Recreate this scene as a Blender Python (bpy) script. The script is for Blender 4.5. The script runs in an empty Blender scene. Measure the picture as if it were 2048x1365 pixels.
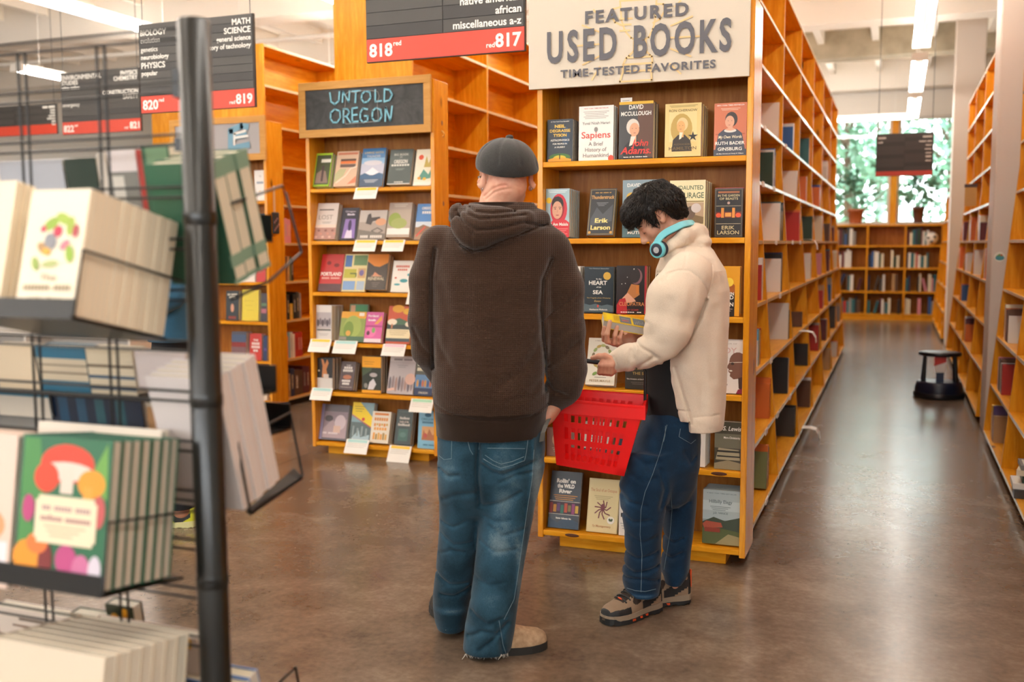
import bpy, bmesh, math, random
import numpy as np
from math import sin, cos, pi, radians as R_, sqrt, atan2
from mathutils import Matrix, Vector, Euler

random.seed(7); np.random.seed(7)
SC = bpy.context.scene
COL = SC.collection

# ------------------------------------------------------------------ camera
FPX, IW, IH, CAMZ = 1991.0, 2048, 1365, 1.42
PITCH, YAW, ROLL = R_(5.577), R_(21.072), 0.004
F3 = np.array([-sin(YAW), cos(YAW), 0]); R3 = np.array([cos(YAW), sin(YAW), 0]); U3 = np.array([0, 0, 1.])
FWD = F3*cos(PITCH) - U3*sin(PITCH); UPV = U3*cos(PITCH) + F3*sin(PITCH)
XI = cos(ROLL)*R3 - sin(ROLL)*UPV; YI = -sin(ROLL)*R3 - cos(ROLL)*UPV
cam = bpy.data.cameras.new('camera'); camo = bpy.data.objects.new('camera', cam); COL.objects.link(camo)
cam.sensor_width = 36; cam.lens = FPX/IW*36; cam.clip_start = .02; cam.clip_end = 300
mm = Matrix.Identity(4)
for i in range(3):
    mm[i][0] = XI[i]; mm[i][1] = -YI[i]; mm[i][2] = -FWD[i]
mm[2][3] = CAMZ
camo.matrix_world = mm
cam.dof.use_dof = True; cam.dof.focus_distance = 3.95; cam.dof.aperture_fstop = 2.0; cam.dof.aperture_blades = 8
SC.camera = camo
# ------------------------------------------------------------------ exposure, world
vs = SC.view_settings
SC.display_settings.display_device = 'sRGB'
vs.view_transform = 'Standard'; vs.look = 'None'; vs.gamma = 1; vs.use_curve_mapping = False
vs.exposure = 0.5
SC.cycles.max_bounces = 7; SC.cycles.diffuse_bounces = 4; SC.cycles.glossy_bounces = 3
SC.cycles.transmission_bounces = 4; SC.cycles.transparent_max_bounces = 8
SC.cycles.caustics_reflective = False; SC.cycles.caustics_refractive = False
SC.cycles.sample_clamp_indirect = 6
W = bpy.data.worlds.new('World'); SC.world = W; W.use_nodes = True
wb = W.node_tree.nodes["Background"]; wb.inputs[0].default_value = (0.93, 0.97, 1.0, 1); wb.inputs[1].default_value = 6.0
TUBE_EMIT = 21.0
TUBE_WATT = 62.0       # area light in each fixture

# ------------------------------------------------------------------ projection helpers (pixel -> place)
def ray(px, py): return (px-IW/2)*XI + (py-IH/2)*YI + FPX*FWD
C0 = np.array([0, 0, CAMZ])
def proj(p):
    q = np.asarray(p, float)-C0; z = q@FWD
    return IW/2+FPX*(q@XI)/z, IH/2+FPX*(q@YI)/z
def ony(px, py, y):
    v = ray(px, py); return C0 + v*(y/v[1])
def onx(px, py, x):
    v = ray(px, py); return C0 + v*(x/v[0])
def onz(px, py, z=0.0):
    v = ray(px, py); return C0 + v*((z-CAMZ)/v[2])
def x_at(px, y, z):
    x = -1.0
    for _ in range(8):
        a = proj((x, y, z))[0]; b = proj((x+.001, y, z))[0]; x += (px-a)/(b-a)*.001
    return x
def z_at(py, x, y):
    z = 1.0
    for _ in range(8):
        a = proj((x, y, z))[1]; b = proj((x, y, z+.001))[1]; z += (py-a)/(b-a)*.001
    return z

# ------------------------------------------------------------------ colours and materials
def lin(c):
    if isinstance(c, str):
        c = c.lstrip('#'); c = [int(c[i:i+2], 16)/255 for i in (0, 2, 4)]
        c = [x/12.92 if x <= .04045 else ((x+.055)/1.055)**2.4 for x in c]
    return (c[0], c[1], c[2], 1)
MATS = {}
def mat(name, col, rough=.5, metal=0, spec=.5, coat=0, emit=None, estr=1):
    if name in MATS: return MATS[name]
    m = bpy.data.materials.new(name); m.use_nodes = True
    b = m.node_tree.nodes['Principled BSDF']
    b.inputs['Base Color'].default_value = lin(col); b.inputs['Roughness'].default_value = rough
    b.inputs['Metallic'].default_value = metal; b.inputs['Specular IOR Level'].default_value = spec
    b.inputs['Coat Weight'].default_value = coat; b.inputs['Coat Roughness'].default_value = .15
    if emit is not None:
        b.inputs['Emission Color'].default_value = lin(emit); b.inputs['Emission Strength'].default_value = estr
    MATS[name] = m; return m
def C(h, rough=.45): return mat('c_'+h+'_%g' % rough, h, rough)
class NT:
    def __init__(s, m): s.t = m.node_tree; s.b = s.t.nodes['Principled BSDF']
    def n(s, typ, **kw):
        nd = s.t.nodes.new(typ)
        for k, v in kw.items():
            if k in nd.inputs: nd.inputs[k].default_value = v
            else: setattr(nd, k, v)
        return nd
    def l(s, a, b): s.t.links.new(a, b)
    def ramp(s, fac, stops):
        r = s.n('ShaderNodeValToRGB'); e = r.color_ramp.elements
        while len(e) < len(stops): e.new(.5)
        for i, (p, c) in enumerate(stops): e[i].position = p; e[i].color = lin(c)
        s.l(fac, r.inputs[0]); return r.outputs[0]
    def mapped(s, scale, src='Object', rnd=True):
        tc = s.n('ShaderNodeTexCoord'); mp = s.n('ShaderNodeMapping'); s.l(tc.outputs[src], mp.inputs[0])
        mp.inputs['Scale'].default_value = scale
        if rnd:
            oi = s.n('ShaderNodeObjectInfo'); mu = s.n('ShaderNodeVectorMath', operation='SCALE')
            cb = s.n('ShaderNodeCombineXYZ'); s.l(oi.outputs['Random'], cb.inputs[0]); s.l(oi.outputs['Random'], cb.inputs[2])
            s.l(cb.outputs[0], mu.inputs[0]); mu.inputs['Scale'].default_value = 37.0; s.l(mu.outputs[0], mp.inputs['Location'])
        return mp.outputs[0]
    def noise(s, vec, scale, detail=4, dist=0, rough=.55):
        nd = s.n('ShaderNodeTexNoise', Scale=scale, Detail=detail, Distortion=dist, Roughness=rough); s.l(vec, nd.inputs['Vector']); return nd.outputs[0]
    def mix(s, fac, a, b, mode='MIX'):
        nd = s.n('ShaderNodeMix', data_type='RGBA', blend_type=mode)
        for v, i in ((fac, 0), (a, 6), (b, 7)):
            if isinstance(v, (int, float)): nd.inputs[i].default_value = v
            elif isinstance(v, (str, tuple)): nd.inputs[i].default_value = lin(v)
            else: s.l(v, nd.inputs[i])
        return nd.outputs[2]
    def math(s, op, a, b=None, clamp=False):
        nd = s.n('ShaderNodeMath', operation=op, use_clamp=clamp)
        for i, v in enumerate((a, b)):
            if v is None: continue
            if isinstance(v, (int, float)): nd.inputs[i].default_value = v
            else: s.l(v, nd.inputs[i])
        return nd.outputs[0]
    def bump(s, h, strength=.3, dist=.01):
        nd = s.n('ShaderNodeBump', Strength=strength, Distance=dist); s.l(h, nd.inputs['Height']); s.l(nd.outputs[0], s.b.inputs['Normal'])
def wood(name, axis, lo, mid, hi, rough=.36, knots=True, coat=.05):
    m = mat(name, mid, rough, coat=coat, spec=.16); n = NT(m)
    sc = [9, 9, 9]; sc[axis] = .9
    v = n.mapped(sc)
    g = n.noise(v, 3.2, 6, .9); g2 = n.noise(v, 22, 3, .3)
    f = n.math('ADD', n.math('MULTIPLY', g, .75), n.math('MULTIPLY', g2, .25))
    col = n.ramp(f, [(.30, lo), (.5, mid), (.68, hi)])
    if knots:
        sk = [2.3, 2.3, 2.3]; sk[axis] = 1.0
        vk = n.n('ShaderNodeTexVoronoi', Scale=1.5); n.l(n.mapped(sk), vk.inputs['Vector'])
        kf = n.ramp(vk.outputs['Distance'], [(.035, '#ffffff'), (.085, '#000000')])
        col = n.mix(kf, col, '#5a2c0e')
    n.l(col, n.b.inputs['Base Color']); n.bump(f, .12, .003)
    return m
WX = wood('pine_x', 0, '#cf8110', '#e2981c', '#f0b036')
WY = wood('pine_y', 1, '#cf8110', '#e2981c', '#f0b036')
WZ = wood('pine_z', 2, '#cc7e0d', '#df9418', '#eeac32')
WZG = wood('pine_z_varnished', 2, '#cc7e0d', '#df9418', '#eeac32', .26, True, .45)
PLY = wood('ply_back', 2, '#8a541c', '#a3672a', '#b37838', .5, False, .05)
FRAMEW = wood('board_frame_wood', 0, '#c08a45', '#c99550', '#d3a25e', .5, False, .05)
BLACK = mat('black_metal', '#0c0d0d', .32)
PAPER = mat('paper', '#e9e2d2', .75)
PAPER2 = mat('paper_cream', '#e6d9bf', .8)
WHITE = mat('white_paint', '#ece6de', .6)
CARD = mat('white_card', '#efeae2', .5)

# ------------------------------------------------------------------ mesh building
class MB:
    def __init__(s): s.v = []; s.f = []; s.m = []; s.sm = []
    def add(s, vs, fs, mi=0, M=None, sm=False):
        o = len(s.v)
        s.v += [tuple(M @ Vector(p)) for p in vs] if M is not None else [tuple(p) for p in vs]
        for f in fs: s.f.append(tuple(i+o for i in f)); s.m.append(mi); s.sm.append(sm)
        return s
    def box(s, x0, x1, y0, y1, z0, z1, mi=0, M=None):
        return s.add([(x0,y0,z0),(x1,y0,z0),(x1,y1,z0),(x0,y1,z0),(x0,y0,z1),(x1,y0,z1),(x1,y1,z1),(x0,y1,z1)],
                     [(0,3,2,1),(4,5,6,7),(0,1,5,4),(1,2,6,5),(2,3,7,6),(3,0,4,7)], mi, M)
    def prism(s, poly, axis, a, b, mi=0, M=None):
        n = len(poly)
        def P(p, t):
            return {0:(t,p[0],p[1]), 1:(p[0],t,p[1]), 2:(p[0],p[1],t)}[axis]
        vs = [P(p, a) for p in poly]+[P(p, b) for p in poly]
        fs = [tuple(range(n-1,-1,-1)), tuple(range(n, 2*n))]+[(i,(i+1)%n,(i+1)%n+n,i+n) for i in range(n)]
        return s.add(vs, fs, mi, M)
    def tube(s, pts, r, n=8, mi=0, M=None, cap=True, closed=False):
        pts = [Vector(p) for p in pts]; k = len(pts); rs = r if isinstance(r, (list, tuple)) else [r]*k
        vs = []; up = Vector((0.13, 0.21, 1)).normalized()
        for i, p in enumerate(pts):
            if closed: d = pts[(i+1) % k]-pts[i-1]
            else: d = (pts[min(i+1,k-1)]-pts[max(i-1,0)])
            d = d.normalized() if d.length > 1e-9 else Vector((0,0,1))
            a = up-d*up.dot(d)
            if a.length < 1e-3: a = Vector((1,0,0))-d*d.x
            a.normalize(); up = a; b = d.cross(a)
            for j in range(n):
                t = 2*pi*j/n; vs.append(p+(a*cos(t)+b*sin(t))*rs[i])
        fs = []
        for i in range(k if closed else k-1):
            i2 = (i+1) % k
            for j in range(n):
                j2 = (j+1)%n; fs.append((i*n+j, i*n+j2, i2*n+j2, i2*n+j))
        s.add(vs, fs, mi, M, True)
        if cap and not closed:
            s.add([vs[j] for j in range(n)], [tuple(range(n-1,-1,-1))], mi, M); s.add([vs[(k-1)*n+j] for j in range(n)], [tuple(range(n))], mi, M)
        return s
    def lathe(s, prof, n=20, mi=0, M=None, sx=1, sy=1):
        vs = []; fs = []
        for r, z in prof:
            for j in range(n):
                t = 2*pi*j/n; vs.append((r*cos(t)*sx, r*sin(t)*sy, z))
        for i in range(len(prof)-1):
            for j in range(n):
                j2 = (j+1)%n; fs.append((i*n+j, i*n+j2, (i+1)*n+j2, (i+1)*n+j))
        s.add(vs, fs, mi, M, True)
        if prof[0][0] > 1e-6: s.add(vs[:n], [tuple(range(n-1,-1,-1))], mi, M)
        if prof[-1][0] > 1e-6: s.add(vs[-n:], [tuple(range(n))], mi, M)
        return s
    def ell(s, c, r, n=14, k=8, mi=0, M=None):
        T = Matrix.Translation(c) @ Matrix.Diagonal((r[0], r[1], r[2], 1))
        if M is not None: T = M @ T
        return s.lathe([(max(sin(pi*i/k), 1e-4), -cos(pi*i/k)) for i in range(k+1)], n, mi, T)
    def mesh(s, name, mats):
        me = bpy.data.meshes.new(name); me.from_pydata(s.v, [], s.f)
        for m in (mats if isinstance(mats, (list, tuple)) else [mats]): me.materials.append(m)
        me.polygons.foreach_set('material_index', s.m); me.polygons.foreach_set('use_smooth', s.sm); me.update(); return me
    def build(s, name, mats, parent=None, loc=None, bevel=0):
        o = link(name, s.mesh(name, mats), parent, loc)
        if bevel:
            b = o.modifiers.new('bevel', 'BEVEL'); b.width = bevel; b.segments = 2; b.limit_method = 'ANGLE'; b.angle_limit = 0.6
        return o
def link(name, data, parent=None, loc=None, rot=None):
    o = bpy.data.objects.new(name, data); COL.objects.link(o)
    if parent: o.parent = parent
    if loc is not None: o.location = loc
    if rot is not None: o.rotation_euler = rot
    return o
def tag(o, label=None, cat=None, group=None, kind=None):
    if label: o['label'] = label
    if cat: o['category'] = cat
    if group: o['group'] = group
    if kind: o['kind'] = kind
    return o
def thing(name, label, cat, loc=(0,0,0), rot=(0,0,0), group=None):
    o = link(name, None, None, loc, rot); o.empty_display_size = .1
    return tag(o, label, cat, group)
def struct(name, mb, m, parent=None, **k):
    o = mb.build(name, m, parent, **k); o['kind'] = 'structure'; return o

# ------------------------------------------------------------------ lettering and flat print
TXT = {}
# print that cannot be read in the photograph is laid as letter-sized blocks
UNREAD = set('Ghosts|Days|WILD HORSES|COAST|HIDDEN HISTORY|PACIFIC|TALES|BRIDGEMAN|Family|STAR|BOUND|NORTH|ROAD|BRAVE RIVER|THE LIBRARY|STREET|ROOTS|Mystery|Trails of the|Northwest|STORIES|SECOND EDITION|THE FOREST FLOOR|mushroom companion|BACKYARD BIRDS|and their blossoms|HISTORY|world|EUROPEAN|british isles|france|germany|russia|ASIAN|africa|GEOLOGY|weather|oceans|FIELD GUIDES|birds|trees|insects|mushrooms|PETS|dogs|nature writing|LEGENDS|JOHN|CODE|BREAK|ER|HOUSE|BROTHERS|THE FEATHER|THIEF|Jimmie Rodgers, Jr.|FROM THE AUTHOR OF|Winner of the Pulitzer Prize|DALAI LAMA|DESMOND TUTU|AUTHOR OF'.split('|'))
def glyphs(s, bold=0.0, shear=0.0, space=1.0):
    key = (s, bold, shear, space)
    if key not in TXT:
        cu = bpy.data.curves.new('lettering', 'FONT'); cu.body = s; cu.size = 1; cu.fill_mode = 'FRONT'; cu.resolution_u = 3
        cu.offset = bold; cu.shear = shear; cu.space_character = space; cu.align_x = 'LEFT'
        ob = bpy.data.objects.new('lettering', cu)
        me = bpy.data.meshes.new_from_object(ob)
        v = np.array([p.co[:2] for p in me.vertices]).reshape(-1, 2); f = [tuple(p.vertices) for p in me.polygons]
        bpy.data.objects.remove(ob); bpy.data.meshes.remove(me); bpy.data.curves.remove(cu)
        TXT[key] = (v, f)
    return TXT[key]
class Print:
    """flat print in the plane y=0 (x to the right, z up), each layer a hair prouder than the last"""
    def __init__(s, lift=.00025): s.mb = MB(); s.mats = []; s.y = 0; s.lift = lift
    def mi(s, c):
        m = C(c) if isinstance(c, str) else c
        if m not in s.mats: s.mats.append(m)
        return s.mats.index(m)
    def up(s): s.y -= s.lift
    def poly(s, pts, c):
        s.up(); a = sum(pts[i][0]*pts[(i+1)%len(pts)][1]-pts[(i+1)%len(pts)][0]*pts[i][1] for i in range(len(pts)))
        if a < 0: pts = pts[::-1]
        s.mb.add([(x, s.y, z) for x, z in pts], [tuple(range(len(pts)))], s.mi(c)); return s
    def rect(s, x0, z0, x1, z1, c): return s.poly([(x0,z0),(x1,z0),(x1,z1),(x0,z1)], c)
    def ell(s, cx, cz, rx, rz, c, n=20, a=0):
        return s.poly([(cx+rx*cos(t)*cos(a)-rz*sin(t)*sin(a), cz+rx*cos(t)*sin(a)+rz*sin(t)*cos(a)) for t in [2*pi*i/n for i in range(n)]], c)
    def line(s, pts, w, c):
        s.up()
        for (x0,z0),(x1,z1) in zip(pts, pts[1:]):
            d = Vector((x1-x0, z1-z0)); L = d.length
            if L < 1e-6: continue
            d /= L; n = Vector((-d.y, d.x))*w/2; e = d*w*.3
            q = [(x0-n.x-e.x,z0-n.y-e.y),(x1-n.x+e.x,z1-n.y+e.y),(x1+n.x+e.x,z1+n.y+e.y),(x0+n.x-e.x,z0+n.y-e.y)]
            s.mb.add([(x, s.y, z) for x, z in q], [(0,1,2,3)], s.mi(c))
        return s
    def text(s, t, x, z, h, c, align='c', bold=0.0, wide=1.0, fit=None, shear=0, space=1.0, a=0):
        """cap height h, baseline z"""
        if t in UNREAD:
            W_ = fit or h*.62*len(t)*wide; x0 = {'l': x, 'c': x-W_/2, 'r': x-W_}[align]; s.up(); p_ = W_/len(t)
            for i, ch in enumerate(t):
                if ch == ' ': continue
                hh = h*(1 if ch.isupper() or ch in 'bdfhklt' else .72)
                s.mb.add([(x0+(i+.1)*p_, s.y, z), (x0+(i+.88)*p_, s.y, z), (x0+(i+.88)*p_, s.y, z+hh), (x0+(i+.1)*p_, s.y, z+hh)], [(0,1,2,3)], s.mi(c))
            return s
        v, f = glyphs(t, bold, shear, space)
        if not len(v): return s
        s.up(); k = h/.70; w0, w1 = v[:,0].min(), v[:,0].max(); sx = k*wide
        if fit: sx = fit/(w1-w0)
        off = {'l': w0, 'c': (w0+w1)/2, 'r': w1}[align]
        X = (v[:,0]-off)*sx; Z = v[:,1]*k
        xx = x+X*cos(a)-Z*sin(a); zz = z+X*sin(a)+Z*cos(a)
        s.mb.add([(p, s.y, q) for p, q in zip(xx, zz)], f, s.mi(c)); return s
    def build(s, name, parent, loc=None, rot=None):
        o = s.mb.build(name, s.mats, parent)
        if loc is not None: o.location = loc
        if rot is not None: o.rotation_euler = rot
        return o
ORD = ['', 'first', 'second', 'third', 'fourth', 'fifth', 'sixth', 'seventh', 'eighth', 'ninth', 'tenth', 'eleventh', 'twelfth', 'thirteenth',
       'fourteenth', 'fifteenth', 'sixteenth', 'seventeenth', 'eighteenth', 'nineteenth', 'twentieth']
# ================================================================== the setting
CONC = mat('polished_concrete', '#6d5c4e', .3, coat=.15)
n = NT(CONC); v = n.mapped((1, 1, 1), rnd=False)
a = n.noise(v, .5, 5, .5, .6); b = n.noise(v, 4.5, 5, .5, .6); c = n.noise(v, 38, 3)
f = n.math('ADD', n.math('ADD', n.math('MULTIPLY', a, .46), n.math('MULTIPLY', b, .36)), n.math('MULTIPLY', c, .18))
col = n.ramp(f, [(.34, '#483b30'), (.5, '#6d5c4d'), (.66, '#8f7d6a')])
vo = n.noise(v, 1.6, 8, .6, .72)
sc_ = n.ramp(vo, [(.64, '#000000'), (.72, '#ffffff')])
n.l(col, n.b.inputs['Base Color'])
rg = n.n('ShaderNodeMapRange'); n.l(b, rg.inputs[0]); rg.inputs[1].default_value = .3; rg.inputs[2].default_value = .7; rg.inputs[3].default_value = .23; rg.inputs[4].default_value = .27
n.l(rg.outputs[0], n.b.inputs['Roughness'])
JOINT = mat('joint_filler', '#3a3029', .8)
fl = struct('floor', MB().box(-16, 6.5, -6, 20.2, -.2, -.006), JOINT)
xs = [-16, -11.9, -7.8, -3.7, 6.5]; ys = [-6, 1.2, 8.2, 12.25, 16.3, 20.2]
for i in range(4):
    for j in range(5):
        MB().box(xs[i]+.003, xs[i+1]-.003, ys[j]+.003, ys[j+1]-.003, -.03, 0).build('concrete_slab', CONC, fl)

CEIL = mat('ceiling_paint', '#fbf4ea', .8)
BEAM = mat('beam_paint', '#fbf4ea', .7)
CONCB = mat('raw_concrete_beam', '#b5a992', .85)
n = NT(CONCB); n.l(n.ramp(n.noise(n.mapped((1,1,1)), 2.5, 6), [(.3, '#9c917c'), (.7, '#c6baa3')]), n.b.inputs['Base Color'])
ce = struct('ceiling', MB().box(-16, 6.5, -6, 20.2, 4.7, 4.9), CEIL)
for k in range(9):
    y = -4.2+3.0*k
    m = CONCB if k in (7,) else BEAM
    MB().box(-16, 6.5, y-.2, y+.2, 4.2 if k != 7 else 4.28, 4.7).build('beam', m, ce)
jm = MB().box(-.05, .05, 0, 26.1, 4.5, 4.7).mesh('joist', BEAM)
for k in range(28):
    link('joist', jm, ce, (-15.6+.8*k, -5.95, 0))
pm = MB().tube([(-16, 0, 0), (6.5, 0, 0)], .035, 8)
for y, z in ((11.5, 4.12), (6.2, 4.12)): pm.build('ceiling_pipe', WHITE, ce, (0, y, z))
wf = struct('wall_front', MB().box(-16, 6.5, -6.2, -6, 0, 1.9).box(-16, 6.5, -6.2, -6, 3.2, 4.7), WHITE)  # unseen wall added to hold back daylight; open band sized for fill light
for k in range(8): MB().box(-16+3.15*k-.25, -16+3.15*k+.25, -6.2, -6, 1.9, 3.2).build('pier', WHITE, wf)
struct('wall_left', MB().box(-16.2, -16, -6, 20.2, 0, 4.7), WHITE)
struct('wall_right', MB().box(6.5, 6.7, -6, 20.2, 0, 4.7), WHITE)
# back wall with its row of windows
WY0 = 20.0
zs, zt = 1.76, 3.72
wbk = struct('wall_back', MB().box(-16, 6.5, WY0, WY0+.2, 0, zs).box(-16, 6.5, WY0, WY0+.2, zt, 4.7), WHITE)
MB().box(-16, 6.5, WY0-.06, WY0, 4.2, 4.3).build('trim_strip', WX, wbk)
GLASS = bpy.data.materials.new('window_glass'); GLASS.use_nodes = True
t = GLASS.node_tree; t.nodes.clear(); o_ = t.nodes.new('ShaderNodeOutputMaterial'); mx = t.nodes.new('ShaderNodeMixShader'); tr = t.nodes.new('ShaderNodeBsdfTransparent'); gl = t.nodes.new('ShaderNodeBsdfGlossy'); fr = t.nodes.new('ShaderNodeFresnel')
gl.inputs['Roughness'].default_value = .02; tr.inputs[0].default_value = (.95, .98, .97, 1)
t.links.new(fr.outputs[0], mx.inputs[0]); t.links.new(tr.outputs[0], mx.inputs[1]); t.links.new(gl.outputs[0], mx.inputs[2]); t.links.new(mx.outputs[0], o_.inputs[0])
mul = [-.09+1.5*k for k in range(-10, 5)]
ledges = [-16]+mul+[6.5]
for k in range(len(ledges)-1):
    x0, x1 = ledges[k]+.06, ledges[k+1]-.06
    w = struct('window_%d' % (k+1), MB().box(x0, x1, WY0+.08, WY0+.14, zs, zs+.05).box(x0, x1, WY0+.08, WY0+.14, zt-.05, zt).box(x0, x0+.05, WY0+.08, WY0+.14, zs+.05, zt-.05).box(x1-.05, x1, WY0+.08, WY0+.14, zs+.05, zt-.05), WHITE)
    MB().box(x0+.05, x1-.05, WY0+.105, WY0+.113, zs+.05, zt-.05).build('pane', GLASS, w)
for x in mul: MB().box(x-.06, x+.06, WY0-.03, WY0+.16, zs, zt).build('mullion', WZ, wbk)
MB().box(-16, 6.5, WY0-.12, WY0+.05, zs-.04, zs).build('window_sill', WHITE, wbk)

# greenery outside the windows
LEAF = mat('leaf_green', '#4f7a4c', .5); n = NT(LEAF)
oi = n.n('ShaderNodeTexCoord'); n.l(n.ramp(n.noise(oi.outputs['Object'], 1.7, 3), [(.35, '#42705a'), (.62, '#7aa98c')]), n.b.inputs['Base Color'])
BARK = mat('bark', '#5d4a3a', .9)
def tree(x, y, h, r, nl, label, sd):
    rg = np.random.RandomState(sd)
    tr = thing('tree', label, 'tree', (x, y, 0))
    mb = MB().tube([(0,0,0), (.05,0,h*.4), (-.05,.1,h*.8)], [.14, .11, .05], 8)
    for k in range(6):
        a = k*1.05; z = h*(.35+.08*k); mb.tube([(0,0,z), (r*.5*cos(a), r*.5*sin(a), z+.5), (r*.8*cos(a), r*.8*sin(a), z+.8)], [.05,.03,.012], 6)
    mb.build('trunk', BARK, tr)
    p = rg.normal(size=(nl, 3)); p /= np.linalg.norm(p, axis=1)[:, None]; p *= (rg.rand(nl, 1)**.4); p = p*[r, r, h*.42]+[0, 0, h*.6]
    p += .25*rg.normal(size=p.shape)*[1,1,.6]
    u = rg.normal(size=(nl, 3)); u /= np.linalg.norm(u, axis=1)[:, None]; w = np.cross(u, rg.normal(size=(nl, 3))); w /= np.linalg.norm(w, axis=1)[:, None]
    s = .10+.09*rg.rand(nl, 1)
    V = np.stack([p-u*s, p+w*s*.5, p+u*s, p-w*s*.5], 1).reshape(-1, 3)
    me = bpy.data.meshes.new('foliage'); me.from_pydata(V.tolist(), [], [tuple(range(4*i, 4*i+4)) for i in range(nl)]); me.materials.append(LEAF)
    tag(link('foliage', me, tr), kind='stuff')
struct('ground', MB().box(-30, 20, 20.25, 45, -.4, -.05), mat('outside_ground', '#8d8a80', .9))
tree(-1.1, 24.0, 5.2, 1.1, 620, 'leafy tree outside behind the glass left of the wooden mullion', 1)
tree(1.2, 28.0, 5.8, 1.25, 700, 'leafy tree outside behind the glass right of the wooden mullion', 2)
tree(-.6, 33.0, 6.4, 1.6, 650, 'farther leafy tree seen between the two nearer trees outside', 3)
# potted plants on the sill
POT = mat('terracotta', '#a85f3c', .7)
def potplant(px, y, zb, w, hgt, label, potm, sd, up):
    x = x_at(px, y, zb); rg = random.Random(sd)
    t = thing('potted_plant', label, 'plant', (x, y, zb))
    MB().lathe([(w*.36, 0), (w*.46, hgt*.8), (w*.52, hgt*.8), (w*.52, hgt), (w*.44, hgt), (w*.42, hgt*.85), (.001, hgt*.85)], 16).build('pot', potm, t)
    st = MB(); lf = MB()
    for k in range(16):
        a = rg.uniform(0, 6.28); rr = rg.uniform(.1, .36)*up; top = (rr*cos(a), rr*sin(a)*.5, hgt+rg.uniform(.15, .62)*up)
        st.tube([(0,0,hgt*.8), (top[0]*.4, top[1]*.4, hgt+(top[2]-hgt)*.6), top], .006, 5)
        for q in range(7):
            M = Matrix.Translation((top[0]+rg.uniform(-.1,.1), top[1]+rg.uniform(-.06,.06), top[2]+rg.uniform(-.12,.08))) @ Euler((rg.uniform(0,6),rg.uniform(0,6),0)).to_matrix().to_4x4()
            lf.add([(0,-.07,0),(.035,0,.012),(0,.07,0),(-.035,0,.012)], [(0,1,2,3)], 0, M)
    st.build('stem', LEAF, t); tag(lf.build('foliage', LEAF, t), kind='stuff')
potplant(1711, 19.75, 1.77, .30, .27, 'terracotta potted plant on the window sill left of the mullion', POT, 5, 1.25)
potplant(1836, 19.75, 1.77, .22, .30, 'dark brown potted plant on the window sill right of the mullion', mat('brown_pot', '#5c3b35', .6), 9, 1.0)

# white columns by the right-hand cases
PIL = mat('column_paint', '#d8cbc0', .55)
PILS = {}
for nm, y, x0, x1, d in (('column', 8.02, .642, 1.12, .40), ('column', 14.75, .655, 1.02, .36)):
    struct(nm, MB().box(x0, x1, y, y+d, 0, 4.7), PIL, bevel=.012)
st = thing('sticker', 'small round blue and green sticker on the nearer white column', 'sticker', (x_at(1999, 8.018, 1.3), 8.018, z_at(514, .8, 8.0)))
pr = Print(); pr.ell(0,0,.036,.036,'#e9e6da'); pr.ell(.002,-.008,.03,.018,'#3f8f9a'); pr.poly([(-.025,.004),(.0,.022),(.026,.003)],'#5a9a50'); pr.ell(.012,.012,.008,.006,'#c2553f')
pr.build('sticker_print', st)

# fluorescent fixtures
TUBE = mat('fluorescent_tube', '#ffffff', .4, emit=(1.0, .93, .84), estr=TUBE_EMIT)
HOUS = mat('fixture_housing', '#f2efe9', .4)
hm = MB().box(-.028, .028, -1.22, 1.22, .0, .07).mesh('housing', HOUS)
tmm = {s: MB().tube([(s*.06, -1.19, 0), (s*.06, 1.19, 0)], .019, 8).mesh('tube', TUBE) for s in (-1, 1)}
em = MB().box(-.085, .085, -.02, .02, -.025, .06).mesh('end_cap', HOUS)
wm = MB().tube([(0, 0, .06), (0, 0, 1.1)], .004, 5).mesh('hanger', HOUS)
FIXN = {}
def fixture(x, y, z, where, rz=0):
    t = thing('ceiling_light', where, 'light', (x, y, z), (0, 0, rz), 'fluorescent lights over the aisles')
    link('housing', hm, t); 
    for s in (-1, 1): link('tube', tmm[s], t); link('end_cap', em, t, (0, s*1.22, 0)); link('hanger', wm, t, (0, s*.9, 0))
    return t
rows = [(.17, 'right-hand aisle'), (-2.15, 'aisle right of the chalkboard case'), (-4.35, 'aisle left of the chalkboard case'), (-6.6, 'far left aisle'), (-9.4, 'leftmost rows')]
for x, nm in rows:
    for k, y in enumerate((-3.9, -1.2, 1.5, 4.2, 7.0, 10.0, 13.2, 16.2)):
        fixture(x, y, 3.42, 'twin-tube fluorescent light, %s in the row over the %s' % (ORD[k+1], nm))
fixture(-1.0, 18.6, 3.55, 'twin-tube fluorescent light hung crosswise before the windows', pi/2)

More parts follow.
